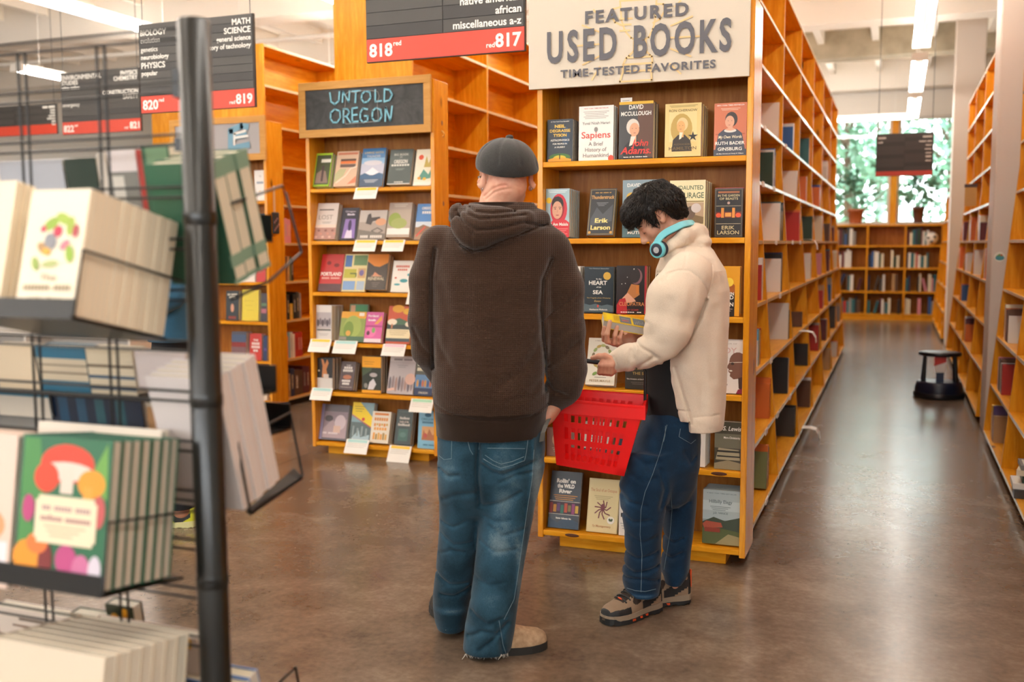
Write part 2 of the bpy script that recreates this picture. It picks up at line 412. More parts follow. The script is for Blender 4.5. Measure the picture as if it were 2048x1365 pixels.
# ================================================================== bookcases
ZK = [.075+.34*k for k in range(9)]; ZTOP = 3.135
def hwz(z): return .45-(.45-.29)*min(max((z-.05)/1.9, 0), 1)
LIP = mat('shelf_lip', '#d8b98a', .25, coat=.4)  # paler than the pine: window reflection on glossy shelf edges put into the colour
KICK = mat('toe_kick', '#17130f', .7)
SHM = {}
def bookcase(xc, y0, nb, side, label, bay=1.3, top=ZTOP, levels=9):
    """long case: dividers, shelves on one face (side=+1 faces +x), centre back panel"""
    t = thing('bookcase', label, 'bookcase', (xc, y0, 0)); L = nb*bay
    zz = [z for z in ZK[:levels] if z < top-.1]
    poly = [(-.45,.05),(.45,.05),(.29,1.95),(.29,top),(-.29,top),(-.29,1.95)] if top > 2 else [(-.45,.05),(.45,.05),(hwz(top),top),(-hwz(top),top)]
    dm = MB().prism(poly, 1, -.011, .011).mesh('divider', WZ)
    for k in range(nb+1): link('divider', dm, t, (0, .011+k*bay if k == 0 else (k*bay if k < nb else k*bay-.011), 0))
    MB().box(-.01, .01, .03, L-.03, .05, top-.02).build('back_panel', WY, t)
    MB().box(-.40, .40, .04, L-.04, 0, .05).build('plinth', KICK, t)
    for z in zz+[top]:
        h = hwz(z)-.004; key = (round(z, 3), side)
        if key not in SHM:
            x0, x1 = (.011, h) if side > 0 else (-h, -.011)
            e0, e1 = (h, h+.004) if side > 0 else (-h-.004, -h)
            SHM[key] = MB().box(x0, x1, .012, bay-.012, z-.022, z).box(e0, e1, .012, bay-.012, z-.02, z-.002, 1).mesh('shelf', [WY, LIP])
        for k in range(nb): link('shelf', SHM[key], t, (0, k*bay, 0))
    return t
BC_F = bookcase(-1.05, 4.57, 7, 1, 'long tall pine bookcase along the left of the open right aisle')
BC_O = bookcase(-3.29, 5.98, 5, 1, 'long tall pine bookcase behind the chalkboard display case')
BC_L = bookcase(-5.40, 7.36, 4, 1, 'tall pine bookcase behind the white lettered board, left of chalkboard case')
BC_M = bookcase(-7.60, 9.2, 3, 1, 'far left tall pine bookcase seen through the wire rack')
BC_R1 = bookcase(1.07, 2.62, 4, -1, 'pine bookcase along the right edge, nearer than the white columns')
BC_R2 = bookcase(1.07, 8.55, 4, -1, 'pine bookcase between the two white columns')
BC_R3 = bookcase(1.07, 15.4, 3, -1, 'lower pine bookcase beyond the farther white column', top=2.2)

# label clips along the near shelf edges of the aisle case
lm_ = MB().box(-.001, .003, -.045, .045, -.026, .006).mesh('shelf_label', CARD)
for px, i in ((1542,2),(1555,1),(1532,1),(1580,1),(1533,0),(1552,4),(1585,4),(1526,5),(1548,5),(1600,4),(1560,3),(1530,6),(1572,6)):
    z = ZK[i]; X = -1.05+hwz(z); y = 6.0
    for _ in range(12):
        a = proj((X, y, z))[0]; b = proj((X, y+.01, z))[0]; y += (px-a)/(b-a)*.01
    link('shelf_label', lm_, BC_F, (X+1.05+.001, y-4.57, z-.002))

# back case under the windows
BY = 19.45
bzs = [z_at(p, -.3, BY) for p in (641, 628, 583, 536, 491, 449)]
bx1 = x_at(1883, BY, .8); bxd = [x_at(1733, BY, .9), x_at(1809, BY, .9)]
t = BC_B = thing('bookcase', 'low pine bookcase across the far wall under the windows', 'bookcase', (0, BY, 0))
bxl = bxd[0]-.66
for x in [bxl, bxd[0], bxd[1], bx1]: MB().box(x-.015, x+.015, 0, .3, .0, bzs[5]).build('divider', WZ, t)
for i, z in enumerate(bzs[1:]):
    for x0, x1 in ((bxl, bxd[0]), (bxd[0], bxd[1]), (bxd[1], bx1)): MB().box(x0+.016, x1-.016, 0, .29, z-.03, z).build('shelf', WX, t)
MB().box(bxl, bx1, .29, .31, .05, bzs[5]).build('back_panel', PLY, t); MB().box(bxl+.016, bx1-.016, .02, .28, 0, bzs[1]-.03).build('plinth', WX, t)

# end-of-row display cases
EZ = [.085, .43, .765, 1.103, 1.443, 1.787]
def endcap(xc, hw, y, dep, label, top, plinth=.07, back=PLY, tilt=None):
    t = thing('display_case', label, 'display case', (xc, y, 0))
    for s in (-1, 1):
        MB().box(s*hw if s < 0 else hw-.026, -hw+.026 if s < 0 else hw, 0, dep, .05, top).build('side_panel', WZG, t, bevel=.003)
    MB().box(-hw+.026, hw-.026, dep-.02, dep-.008, .07, top).build('back_panel', back, t)
    for z in EZ: MB().box(-hw+.026, hw-.026, .002, dep-.02, z-.024, z).build('shelf', WX, t, bevel=.003)
    MB().box(-hw+.026, hw-.026, .01, dep-.02, top-.03, top).build('top_board', WX, t)
    MB().box(-hw+.09, hw-.09, .055, dep-.01, 0, EZ[0]-.024).build('plinth', WX, t, bevel=.002)
    return t
FY, OY, LY = 4.30, 5.75, 7.10
EC_F = endcap(-1.053, .478, FY, .255, 'pine display case of featured used books under the big white sign', 2.44)
EC_O = endcap(-3.205, .470, OY, .215, 'pine display case of local books under the chalkboard', 2.45)
EC_L = endcap(-5.395, .470, LY, .245, 'pine display case left of the chalkboard case, part hidden by the wire rack', 2.45)
hook = mat('brass_hook', '#c9a25c', .3, .9)
for i, (px, py) in enumerate(((881, 235), (881, 270))): pass
hx = -3.205+.470
hk = MB().tube([(0,0,.02),(.012,0,.012),(.02,0,-.004),(.014,0,-.02),(.006,0,-.012)], .003, 6).build('hook', hook, EC_O, (.471, .11, z_at(268, hx, OY+.11)))
# dark knots on the panel side of the chalkboard case
for z, yy in ((2.19, .12), (1.68, .13), (1.05, .06)): tag(MB().ell((.4702, yy, z), (.0012, .009, .016)).build('knot', mat('knot_wood', '#54290f', .5), EC_O))
for x, z in ((.36, .418), (-.31, .073)): MB().ell((x, .0016, z), (.035, .0012, .0085)).build('knot', mat('knot_wood', '#54290f', .5), EC_F)

# ================================================================== signs
SLATE = mat('sign_charcoal', '#3b3938', .55); SLATE2 = mat('sign_charcoal_slat', '#45423f', .5)
REDB = mat('sign_red', '#c9412b', .45)
def hanging_sign(x, y, zb, w, h, label, left, right, nums, band=.115, rows_=None, rot=0):
    t = thing('hanging_sign', label, 'sign', (x, y, zb), (0, 0, rot)); S_ = h/.7; ns = min(S_*1.15, 1) if h < .6 else 1
    if h < .6 and nums: band = .2*h
    MB().box(-w/2, w/2, .004, .022, 0, h).build('board', SLATE, t)
    MB().box(-w/2+.004, w/2-.004, 0, .004, .003, band).build('number_band', REDB, t)
    rh = (h-band)/9
    for k in range(9):
        for s in (0, 1):
            x0 = -w/2+.006 if s == 0 else .003
            MB().box(x0, x0+w/2-.009, 0, .004, band+k*rh+.003, band+(k+1)*rh-.001).build('slat', SLATE2 if (k*2+s) % 3 else SLATE, t)
    for s in (-1, 1): MB().tube([(s*w*.47, .013, h), (s*w*.47, .013, h+.03), (s*w*.47, .013, 4.2-zb)], .003, 5).build('hanger_wire', BLACK, t)
    p = Print()
    for (txt, zf, hh, b) in left: q = Print(); q.text(txt, -w/2+.018, zf*h, hh*S_, '#f0ece4', 'l', .02 if b else .008); q.build('lettering', t)
    for (txt, zf, hh, b) in right: q = Print(); q.text(txt, w/2-.018, zf*h, hh*S_, '#f0ece4', 'r', .02 if b else .008); q.build('lettering', t)
    if nums:
        v, f = glyphs(nums[0], .03); wn = (v[:,0].max()-v[:,0].min())*.062*ns/.7
        p.text(nums[0], -w/2+.018, .028*ns, .062*ns, '#f4efe8', 'l', .03); p.text('red', -w/2+.024+wn, .075*ns, .024*ns, '#f4efe8', 'l', .02); p.build('aisle_number', t); p = Print()
        p.text(nums[1], w/2-.018, .028*ns, .062*ns, '#f4efe8', 'r', .03); p.text('red', w/2-.024-wn, .028*ns, .024*ns, '#f4efe8', 'r', .02); p.build('aisle_number', t)
    return t
y = 4.6; x0, x1 = x_at(733, y, 2.33), x_at(1050, y, 2.33)
hanging_sign((x0+x1)/2, y, z_at(114, (x0+x1)/2, y), x1-x0, .70, 'charcoal hanging sign with red number band, left of the big white sign', [],
             [('celtic', .425, .036, 1), ('native american', .345, .036, 1), ('african', .265, .036, 1), ('miscellaneous a-z', .185, .036, 1)], ('818', '817'))
y = 5.3; x0, x1 = x_at(283, y, 2.2), x_at(511, y, 2.2)
hanging_sign((x0+x1)/2, y, z_at(221, (x0+x1)/2, y), x1-x0, z_at(38, (x0+x1)/2, y)-z_at(221, (x0+x1)/2, y), 'charcoal hanging sign with red number band behind the black rack post',
             [('BIOLOGY', .87, .042, 1), ('evolution', .79, .036, 0), ('genetics', .69, .036, 0), ('neurobiology', .605, .036, 1), ('PHYSICS', .505, .045, 1), ('popular', .425, .036, 1)],
             [('MATH', .895, .044, 1), ('SCIENCE', .805, .044, 1), ('general science', .725, .036, 1), ('history of technology', .645, .036, 1)], ('820', '819'))
y = 7.6; x0, x1 = x_at(127, y, 2.3), x_at(284, y, 2.3)
hanging_sign((x0+x1)/2, y, z_at(266, (x0+x1)/2, y), x1-x0, z_at(140, (x0+x1)/2, y)-z_at(266, (x0+x1)/2, y), 'small far charcoal sign with red number band seen through the wire grid',
             [('ENVIRONMENTAL', .88, .05, 1), ('STUDIES', .80, .045, 1), ('nature writing', .73, .03, 0), ('emergency', .45, .04, 0)],
             [('PHYSICS', .89, .045, 1), ('CHEMISTRY', .81, .045, 1), ('CONSTRUCTION', .60, .045, 1), ('SAFETY', .52, .045, 1)], ('822', '821'))
y = 9.2; x0, x1 = x_at(-45, y, 2.3), x_at(118, y, 2.3)
hanging_sign((x0+x1)/2, y, z_at(272, (x0+x1)/2, y), x1-x0, z_at(212, (x0+x1)/2, y)-z_at(272, (x0+x1)/2, y), 'leftmost charcoal hanging sign, cut off by the frame edge',
             [('GEOLOGY', .88, .05, 1), ('weather', .78, .045, 1), ('oceans', .68, .04, 1)], [('FIELD GUIDES', .85, .05, 1), ('birds', .75, .045, 1), ('trees', .66, .045, 1), ('insects', .57, .045, 1), ('mushrooms', .48, .045, 1), ('PETS', .38, .045, 1), ('dogs', .29, .045, 1)], None)
y = 11.0; x0, x1 = x_at(1751, y, 2.2), x_at(1866, y, 2.2)
hanging_sign((x0+x1)/2, y, z_at(352, (x0+x1)/2, y), x1-x0, .43, 'charcoal hanging sign over the right aisle before the windows',
             [('HISTORY', .88, .028, 1), ('world', .78, .024, 0)], [('EUROPEAN', .88, .028, 1), ('british isles', .78, .024, 0), ('france', .69, .024, 0), ('germany', .6, .024, 0), ('russia', .51, .024, 0), ('ASIAN', .42, .028, 1), ('africa', .33, .024, 0)], None, band=.05)

# big white sign board on the featured case
t = thing('shop_sign', 'big white painted sign with trophy drawing topping the featured books case', 'sign', (0, FY-.022, 0))
sx0, sx1 = -1.563, -.592; sz0, sz1 = 2.108, 2.505; sw = sx1-sx0; cx = (sx0+sx1)/2
SGN = mat('sign_cream_paint', '#d2c6b4', .55)
MB().box(sx0, sx1, 0, .02, sz0, sz1).build('board', SGN, t, bevel=.002)
p = Print(.0003); GO = '#dfbf86'; INK = '#56545a'
def sp(px, py): q = ony(px, py, FY-.022); return (q[0], q[2])
def sl(pts, w, c=GO): p.line([sp(*q) for q in pts], w, c)
cup = [(1240,2),(1243,40),(1250,62),(1262,76),(1280,83),(1297,75),(1306,58),(1311,34),(1313,0)]
sl(cup, .008); sl([(1240,2),(1313,-3)], .008); sl([(1242,14),(1226,18),(1222,30),(1230,45),(1248,52)], .008); sl([(1312,8),(1327,8),(1329,22),(1320,38),(1306,46)], .008)
for yy in (38, 50, 62): sl([(1240, yy), (1262-(yy-50)*.2, yy-1)], .008)
sl([(1268,82),(1268,102),(1258,112),(1253,116)], .008); sl([(1292,80),(1292,102),(1300,110),(1304,113)], .008)
sl([(1253,116),(1304,113),(1305,126),(1246,130),(1253,116)], .008); sl([(1246,130),(1246,144),(1302,140),(1302,126)], .008); sl([(1246,144),(1240,164),(1304,160),(1302,140)], .008)
for a in ([(1165,51),(1204,66)], [(1156,92),(1206,88)], [(1166,130),(1204,110)], [(1184,160),(1200,134)], [(1342,52),(1385,33)], [(1340,76),(1412,72)], [(1342,98),(1382,113)], [(1340,128),(1362,148)], [(1188,20),(1200,35)], [(1350,14),(1362,2)]): sl(a, .007)
def fitline(txt, l, r, base_l, base_r, top, bold, space=1.0):
    a, b = sp(l, base_l), sp(r, base_r); tt = sp(l, top)
    p.text(txt, (a[0]+b[0])/2, (a[1]+b[1])/2, tt[1]-a[1], INK, 'c', bold, fit=b[0]-a[0], space=space)
fitline('FEATURED', 1171, 1378, 46, 32, 22, .035, 1.25)
fitline('USED', 1095, 1234, 126, 116, 66, .03, 1.3); fitline('BOOKS', 1268, 1463, 112, 102, 51, .03, 1.25)
fitline('TIME-TESTED FAVORITES', 1122, 1432, 156, 136, 141, .03, 1.15)
p.build('lettering', t)

# chalkboard sign
CHB = mat('chalkboard', '#3f4041', .75); n = NT(CHB)
n.l(n.ramp(n.noise(n.mapped((1,1,1)), 9, 5, 2), [(.35, '#383a3b'), (.7, '#4e4f4f')]), n.b.inputs['Base Color'])
def board_sign(name, label, x0, x1, y, z0, z1, fw, m):
    t = thing(name, label, 'sign', (0, y, 0))
    MB().box(x0+fw, x1-fw, .008, .02, z0+fw, z1-fw).build('board', m, t)
    for nm, a in (('frame_rail', (x0, x1, z1-fw, z1)), ('frame_rail', (x0, x1, z0, z0+fw)), ('frame_stile', (x0, x0+fw, z0+fw, z1-fw)), ('frame_stile', (x1-fw, x1, z0+fw, z1-fw))):
        MB().box(a[0], a[1], 0, .022, a[2], a[3]).build(nm, FRAMEW, t, bevel=.002)
    return t
y = OY-.024; x0, x1 = x_at(597, y, 2.3), x_at(861, y, 2.3)
t = board_sign('chalkboard', 'framed chalkboard with blue chalk lettering on the case of local books', x0, x1, y, 2.12, 2.475, .05, CHB)
p = Print(.0003)
def cp(px, py): q = ony(px, py, y+.008); return (q[0], q[2])
CK = mat('chalk_blue', '#86c4d8', .95)
def chalk(pts, w=.011): p.line([cp(420+a/2.967, b/2.967) for a, b in pts], w, CK)
for L in ([(715,552),(722,605),(745,620),(768,600),(772,546)], [(790,608),(792,545),(828,605),(832,542)], [(845,545),(897,540)], [(870,543),(866,610)],
          [(925,542),(905,560),(903,590),(918,610),(940,605),(958,580),(952,548),(925,542)], [(985,535),(985,605),(1022,600)], [(1040,530),(1038,605)], [(1040,530),(1070,535),(1086,562),(1070,595),(1038,605)],
          [(745,650),(722,670),(720,705),(735,728),(760,728),(778,700),(775,660),(745,650)], [(797,730),(797,648),(822,648),(832,668),(818,690),(798,695)], [(815,692),(838,728)],
          [(880,640),(848,645),(850,725),(885,722)], [(850,685),(878,682)], [(940,650),(912,645),(897,672),(897,710),(915,728),(940,720),(942,690),(922,690)],
          [(990,642),(970,660),(968,700),(982,722),(1010,718),(1024,690),(1018,652),(990,642)], [(1045,722),(1048,640),(1076,718),(1086,632)]): chalk(L)
OUT = mat('chalk_faint', '#9a9a98', .95)
p.line([cp(420+a/2.967, b/2.967) for a, b in [(812,560),(830,545),(870,552),(900,540),(950,538),(1000,545),(1010,570),(998,620),(1005,700),(1000,722),(900,730),(812,738),(800,700),(808,620),(812,560)]], .0035, OUT)
p.build('chalk_lettering', t)
y2 = LY-.024; lx0 = -5.395-.49; x1b = x_at(530, y2, 2.3)
t = board_sign('letter_board', 'framed pale speckled board with blue letter, partly behind the black post', lx0, x1b, y2, 2.125, 2.49, .055, mat('pale_board', '#a9a6a8', .7))
p = Print(.0003); y = y2
for a in ([(462,296),(462,262),(484,252),(495,254)], [(462,276),(492,270)], [(462,298),(498,290)]): p.line([cp(*q) for q in a], .05, '#6f9db5')
for a in ([(470,290),(470,268),(492,262)], [(470,276),(497,272)]): p.line([cp(*q) for q in a], .02, '#e8e6e2')
p.build('lettering', t)

# white display shelving far left, seen through the wires
t = thing('display_shelf', 'white display shelving far behind the wire rack', 'shelf', (-9.3, 8.6, 0))
for x in (-1.5, 0, 1.5): MB().box(x-.015, x+.015, 0, .4, 0, 2.36).build('upright', WHITE, t)
for z in (.4, .9, 1.4, 1.85, 2.34):
    for x in (-1.5, 0): MB().box(x+.015, x+1.485, 0, .4, z, z+.025).build('shelf', WHITE, t)
MB().box(-1.5, 1.5, .385, .4, .1, 2.34).build('back_panel', WHITE, t)
t = thing('paper_sign', 'tan card sign with dark top edge clipped to the case between the columns', 'card', (x_at(1930, 9.6, 1.9), 9.6, z_at(412, .75, 9.6)))
w_ = x_at(1954, 9.6, 1.9)-x_at(1930, 9.6, 1.9); h_ = z_at(374, .75, 9.6)-z_at(412, .75, 9.6)
MB().box(0, w_, 0, .004, 0, h_).build('card', C('#c9984e'), t); MB().box(-.004, w_+.004, -.003, .007, h_, h_+.03).build('clip', C('#4a3026'), t)
# ================================================================== books
BOOKM = mat('book_cloth', '#888888', .42); n = NT(BOOKM)
oi = n.n('ShaderNodeObjectInfo'); tc = n.n('ShaderNodeTexCoord'); sp_ = n.n('ShaderNodeSeparateXYZ'); n.l(tc.outputs['Generated'], sp_.inputs[0])
mp = n.n('ShaderNodeMapping'); n.l(tc.outputs['Generated'], mp.inputs[0]); mp.inputs['Scale'].default_value = (3, 0, 30)
cb = n.n('ShaderNodeCombineXYZ'); n.l(oi.outputs['Random'], cb.inputs[2]); sv = n.n('ShaderNodeVectorMath', operation='SCALE'); n.l(cb.outputs[0], sv.inputs[0]); sv.inputs['Scale'].default_value = 91; n.l(sv.outputs[0], mp.inputs['Location'])
nz = n.noise(mp.outputs[0], 1.6, 1)
def band(o, lo, hi): return n.math('MULTIPLY', n.math('GREATER_THAN', o, lo), n.math('LESS_THAN', o, hi))
m1 = n.math('MULTIPLY', n.math('MULTIPLY', band(sp_.outputs[0], .34, .66), band(sp_.outputs[2], .28, .78)), n.math('GREATER_THAN', nz, .47))
m1 = n.math('MULTIPLY', m1, n.math('LESS_THAN', sp_.outputs[1], .02))
ink = n.ramp(oi.outputs['Random'], [(0, '#e9e2cf'), (.35, '#d9b45c'), (.6, '#f0ece4'), (.85, '#2a2624')])
n.l(n.mix(m1, oi.outputs['Color'], ink), n.b.inputs['Base Color'])
SPM = MB()
SPM.box(0, .1, 0, 1, 0, 1).box(.9, 1, 0, 1, 0, 1).box(.1, .9, 0, .05, 0, 1).box(.1, .9, .05, .975, .012, .975, 1)
SPM = SPM.mesh('book', [BOOKM, PAPER])
PAL = [('navy', '#1f2a4a'), ('black', '#171616'), ('charcoal', '#3a3836'), ('dark green', '#23402f'), ('teal', '#2c6a70'), ('burgundy', '#5c1f26'), ('red', '#b3281f'), ('orange', '#d8702a'),
       ('yellow', '#d9ae2f'), ('cream', '#e2d6bb'), ('white', '#ebe7e0'), ('grey', '#8f8a84'), ('tan', '#b08a5c'), ('brown', '#5e3d28'), ('sky blue', '#7db3cc'), ('blue', '#2b5fa0'), ('pink', '#cf8590'), ('purple', '#4d3564'), ('olive', '#6d7038'), ('pale green', '#a9bb8d')]
PALD = dict(PAL)
MUTED = ['navy', 'black', 'charcoal', 'dark green', 'burgundy', 'cream', 'white', 'white', 'grey', 'tan', 'brown', 'teal', 'red', 'cream', 'blue']
BRIGHT = ['orange', 'white', 'yellow', 'red', 'blue', 'pink', 'white', 'cream', 'burgundy', 'teal', 'tan', 'orange']
GRP = {}
def in_view(p, m=30):
    a, b = proj(p); return -m < a < IW+m and -m < b < IH+m
ALLB = []
def spine_book(x, y, z, t, d, h, colr, rz, label, group, lean=0):
    if not (in_view((x, y, z)) or in_view((x, y, z+h))): return None
    o = link('book', SPM, None, (x, y, z)); o.scale = (t, d, h)
    o.rotation_euler = (Matrix.Rotation(rz, 3, 'Z') @ Matrix.Rotation(lean, 3, 'Y')).to_euler()
    c = lin(PALD[colr]); j = random.uniform(.85, 1.15); o.color = (c[0]*j, c[1]*j, c[2]*j, 1)
    ALLB.append(o); return tag(o, label, 'book', group)
def bay_row(case, side, bay, idx, spec, where, frm='near', bayw=1.3, gap0=.02, rev=False):
    """spec: list of (colour, thickness, depth, height[, lean deg]) packed from one end of a bay of a long case"""
    xc, y0 = case.location.x, case.location.y; z = ZK[idx]; xf = xc+side*(hwz(z)-.022); rz = pi/2 if side > 0 else -pi/2
    y = y0+bay*bayw+gap0 if frm == 'near' else y0+(bay+1)*bayw-gap0
    shelf = {0: 'bottom shelf'}.get(idx, ORD[idx+1]+' shelf up')
    for k, s in enumerate(spec):
        colr, th, d, h = s[:4]; ln = R_(s[4]) if len(s) > 4 else 0
        sz = 'thick' if th > .042 else 'thin' if th < .022 else 'tall' if h > .25 else 'small' if h < .19 else 'medium'
        if frm == 'near': yy = y; y += th+.0015+abs(sin(ln))*h*.5
        else: yy = y-th; y = yy-.0015-abs(sin(ln))*h*.5
        lab = '%s %s book, %s from %s end, %s, %s bay, %s' % (sz, colr, ORD[k+1], frm, shelf, ORD[bay+1], where)
        if len(lab.split()) > 16: lab = lab.replace(' shelf up', ' shelf').replace(' book, ', ', ')
        # local x runs along +y for faces to +x and along -y for faces to -x
        py = yy if side > 0 else yy+th
        spine_book(xf, py, z+.0005+(th*abs(sin(ln)) if ln*1 > 0 else 0), th, min(d, hwz(z)-.04), h, colr, rz, lab, 'books in the '+where, ln if side > 0 else -ln)
def rnd_row(n_, pal, hmin=.17, hmax=.27):
    out = []
    for _ in range(n_):
        h = random.uniform(hmin, hmax); out.append((random.choice(pal), random.uniform(.014, .05), h*random.uniform(.62, .75), h))
    return out
# right face of the long aisle case
WF = 'long aisle case'
man = {(0,8): [('white',.02,.2,.22)], (1,6): [('white',.03,.2,.26)], (1,5): [('teal',.02,.16,.24), ('orange',.02,.16,.22), ('blue',.05,.2,.26), ('white',.03,.18,.25), ('dark green',.045,.19,.23)],
       (2,5): [('red',.03,.17,.2), ('white',.05,.18,.22)], (0,5): [('charcoal',.03,.2,.27)], (0,4): [('red',.03,.2,.2), ('white',.03,.2,.21), ('black',.05,.2,.24)],
       (1,4): [('black',.05,.25,.26), ('black',.03,.2,.25), ('tan',.03,.15,.2), ('black',.05,.2,.24), ('teal',.04,.2,.26), ('white',.015,.19,.25)],
       (0,3): [('white',.05,.2,.24), ('red',.03,.2,.2)], (1,3): [('navy',.045,.22,.26), ('black',.02,.2,.25), ('white',.03,.2,.22)],
       (0,2): [('red',.02,.18,.2), ('yellow',.04,.22,.19), ('sky blue',.035,.25,.2), ('white',.03,.22,.14)], (1,2): [('black',.06,.22,.2), ('white',.04,.22,.25)], (2,2): [('brown',.03,.2,.12)],
       (0,1): [('orange',.03,.26,.23), ('orange',.03,.24,.2)], (1,1): [('white',.03,.2,.23), ('black',.04,.2,.24)],
       (0,0): [('brown',.03,.28,.22), ('orange',.03,.26,.24), ('olive',.06,.3,.2, 12)], (1,0): [('black',.03,.22,.21), ('black',.02,.2,.2), ('charcoal',.03,.2,.2)], (2,1): [('black',.03,.2,.18)]}
for (b, i), s in man.items(): bay_row(BC_F, 1, b, i, s, WF, 'far', gap0=.02 if (b+i)%2 else .3)
for b in range(1, 7):
    for i in range(0, 7):
        if (b, i) in man: continue
        pr_ = {6: .15, 5: .6, 4: .95, 3: .75, 2: .6, 1: .5, 0: .35}[i]
        if random.random() < pr_: bay_row(BC_F, 1, b, i, rnd_row(random.randint(2, 3), MUTED+BRIGHT), WF, 'far', gap0=random.choice([.02,.02,.25,.45]))
# case behind the chalkboard
WO = 'case behind chalkboard'
bay_row(BC_O, 1, 0, 4, [('cream',.03,.2,.2), ('navy',.05,.2,.24), ('blue',.05,.2,.25), ('white',.03,.2,.22), ('white',.035,.2,.23), ('sky blue',.03,.2,.21), ('pink',.03,.2,.2), ('red',.04,.2,.2), ('orange',.04,.2,.2), ('black',.03,.2,.2), ('cream',.04,.2,.23)], WO)
bay_row(BC_O, 1, 1, 4, rnd_row(7, MUTED), WO, 'far', gap0=.1); bay_row(BC_O, 1, 1, 3, rnd_row(5, MUTED), WO, 'far')
# case behind the lettered board
WL = 'case behind lettered board'
for i, s in {5: [], 4: [('white',.03,.18,.2), ('white',.04,.2,.24), ('white',.04,.2,.23), ('white',.045,.2,.24), ('pale green',.03,.2,.22), ('pink',.05,.2,.22), ('pink',.05,.2,.21)],
             3: [('black',.05,.22,.24), ('black',.05,.22,.25), ('charcoal',.03,.2,.24), ('white',.02,.2,.25,-14), ('tan',.03,.2,.22), ('olive',.03,.2,.22), ('black',.03,.2,.2)],
             2: [('navy',.05,.2,.2), ('black',.04,.2,.22), ('yellow',.05,.22,.14), ('black',.06,.2,.22), ('charcoal',.04,.2,.24), ('grey',.03,.2,.23)],
             1: [('orange',.05,.2,.22), ('orange',.03,.2,.2), ('sky blue',.03,.2,.23), ('white',.04,.2,.23), ('white',.03,.2,.21), ('red',.05,.2,.22), ('red',.03,.2,.22), ('red',.04,.2,.22)],
             0: [('orange',.03,.2,.22), ('tan',.03,.2,.21), ('navy',.06,.2,.25), ('brown',.08,.22,.23), ('brown',.05,.2,.22), ('burgundy',.06,.2,.25), ('burgundy',.05,.2,.24)]}.items(): bay_row(BC_L, 1, 0, i, s, WL, gap0=.1 if i == 2 else .03)
# lying stack of striped books
for k in range(7):
    z = ZK[5]+.0005+k*.030; o = spine_book(-5.4+hwz(ZK[5])-.03, 7.43+.01*(k%2), z+.0, .20, .15, .029, ['grey','white','charcoal'][k%3], pi/2, '%s book from the bottom of the lying stack, case behind lettered board' % ORD[k+1].capitalize(), 'lying stack of striped books')
# right-hand cases
WR2 = 'case between columns'
for b in range(4):
    for i in range(0, 6):
        pr_ = {5: .35, 4: 1, 3: .95, 2: .6, 1: .5, 0: .4}[i]
        if random.random() < pr_: bay_row(BC_R2, -1, b, i, rnd_row(random.randint(6, 8) if i in (3, 4) else random.randint(2, 3), BRIGHT), WR2, 'far')
WR1 = 'right-edge case'
bay_row(BC_R1, -1, 3, 3, [], WR1)
bay_row(BC_R1, -1, 3, 2, [('cream',.04,.2,.24,0), ('cream',.05,.2,.22), ('orange',.03,.2,.22), ('navy',.03,.2,.21), ('burgundy',.04,.2,.2), ('brown',.06,.2,.22), ('white',.03,.2,.18)], WR1, 'far', gap0=.28)
bay_row(BC_R1, -1, 3, 1, [('pink',.03,.2,.22), ('cream',.03,.2,.21), ('burgundy',.04,.2,.22), ('charcoal',.03,.2,.21), ('brown',.05,.2,.22), ('white',.03,.2,.2), ('black',.05,.2,.2), ('red',.03,.2,.2)], WR1, 'far', gap0=.3)
bay_row(BC_R1, -1, 3, 0, [('yellow',.09,.25,.23), ('orange',.03,.2,.2), ('purple',.035,.22,.24), ('tan',.05,.2,.18)], WR1, 'far', gap0=.3)
for i in range(5): bay_row(BC_R3, -1, 0, i, rnd_row(6, MUTED), 'case beyond far column')
# untidy pile on the floor in front of the right-edge case
pile = [('charcoal',.30,.22,.045),('white',.27,.20,.03),('dark green',.26,.19,.04),('cream',.25,.18,.03),('grey',.28,.20,.025),('white',.26,.19,.035),('brown',.24,.17,.04),('dark green',.25,.17,.045),('cream',.22,.15,.03),('charcoal',.23,.15,.05)]
z = ZK[0]+.001
for k, (cn, L, wd, th) in enumerate(pile):
    o = spine_book(.625+random.uniform(-.02,.03)+.010*k, 5.95+random.uniform(-.02,.02), z, wd*1.0, L, th, cn, -pi/2+random.uniform(-.25,.2), '%s book from the bottom, %s, in the pile on right-edge case' % (ORD[k+1].capitalize(), cn), 'pile of lying books')
    z += th+.001
# case under the windows
WB = 'case under windows'
bays = [(bxl, bxd[0]), (bxd[0], bxd[1]), (bxd[1], bx1)]
for r in range(4):
    z = bzs[r+1] if r else bzs[1]
    zz_ = bzs[1+r]
    for bi, (xa, xb) in enumerate(bays):
        x = xa+.025; k = 0; lim = xb-.03
        if (r, bi) == (3, 1): x += .62
        if (r, bi) == (0, 1): x += random.uniform(0, .02)
        while x < lim-.05 and k < 9:
            h = random.uniform(.2, .34); th = random.uniform(.025, .055); ln = 0
            if random.random() < .12 and r in (0, 1): ln = R_(random.choice([14, -16, 20])); x += h*abs(sin(ln))
            k += 1
            cn = random.choice(MUTED+['pink', 'cream', 'teal'])
            if x+th+(h*abs(sin(ln)) if ln > 0 else 0) > lim: break
            spine_book(x, BY+.03, zz_+.001+(th*sin(ln) if ln > 0 else 0), th, .2, h, cn, 0, '%s book, %s from left, %s shelf from floor, %s bay, %s' % (cn, ORD[k], ORD[r+1], ORD[bi+1], WB), 'books in the '+WB, ln)
            x += th+.003+(h*sin(ln) if ln > 0 else 0)
            if random.random() < .10 and r < 3: x += .12
bx = x_at(1868, BY+.1, bzs[4]+.1)
t = thing('ornament', 'small round white ornament with dark spots on top shelf under windows', 'ornament', (bx, BY+.1, bzs[4]))
MB().ell((-.05, 0, .12), (.12, .11, .12), 18, 12).build('ball', WHITE, t)
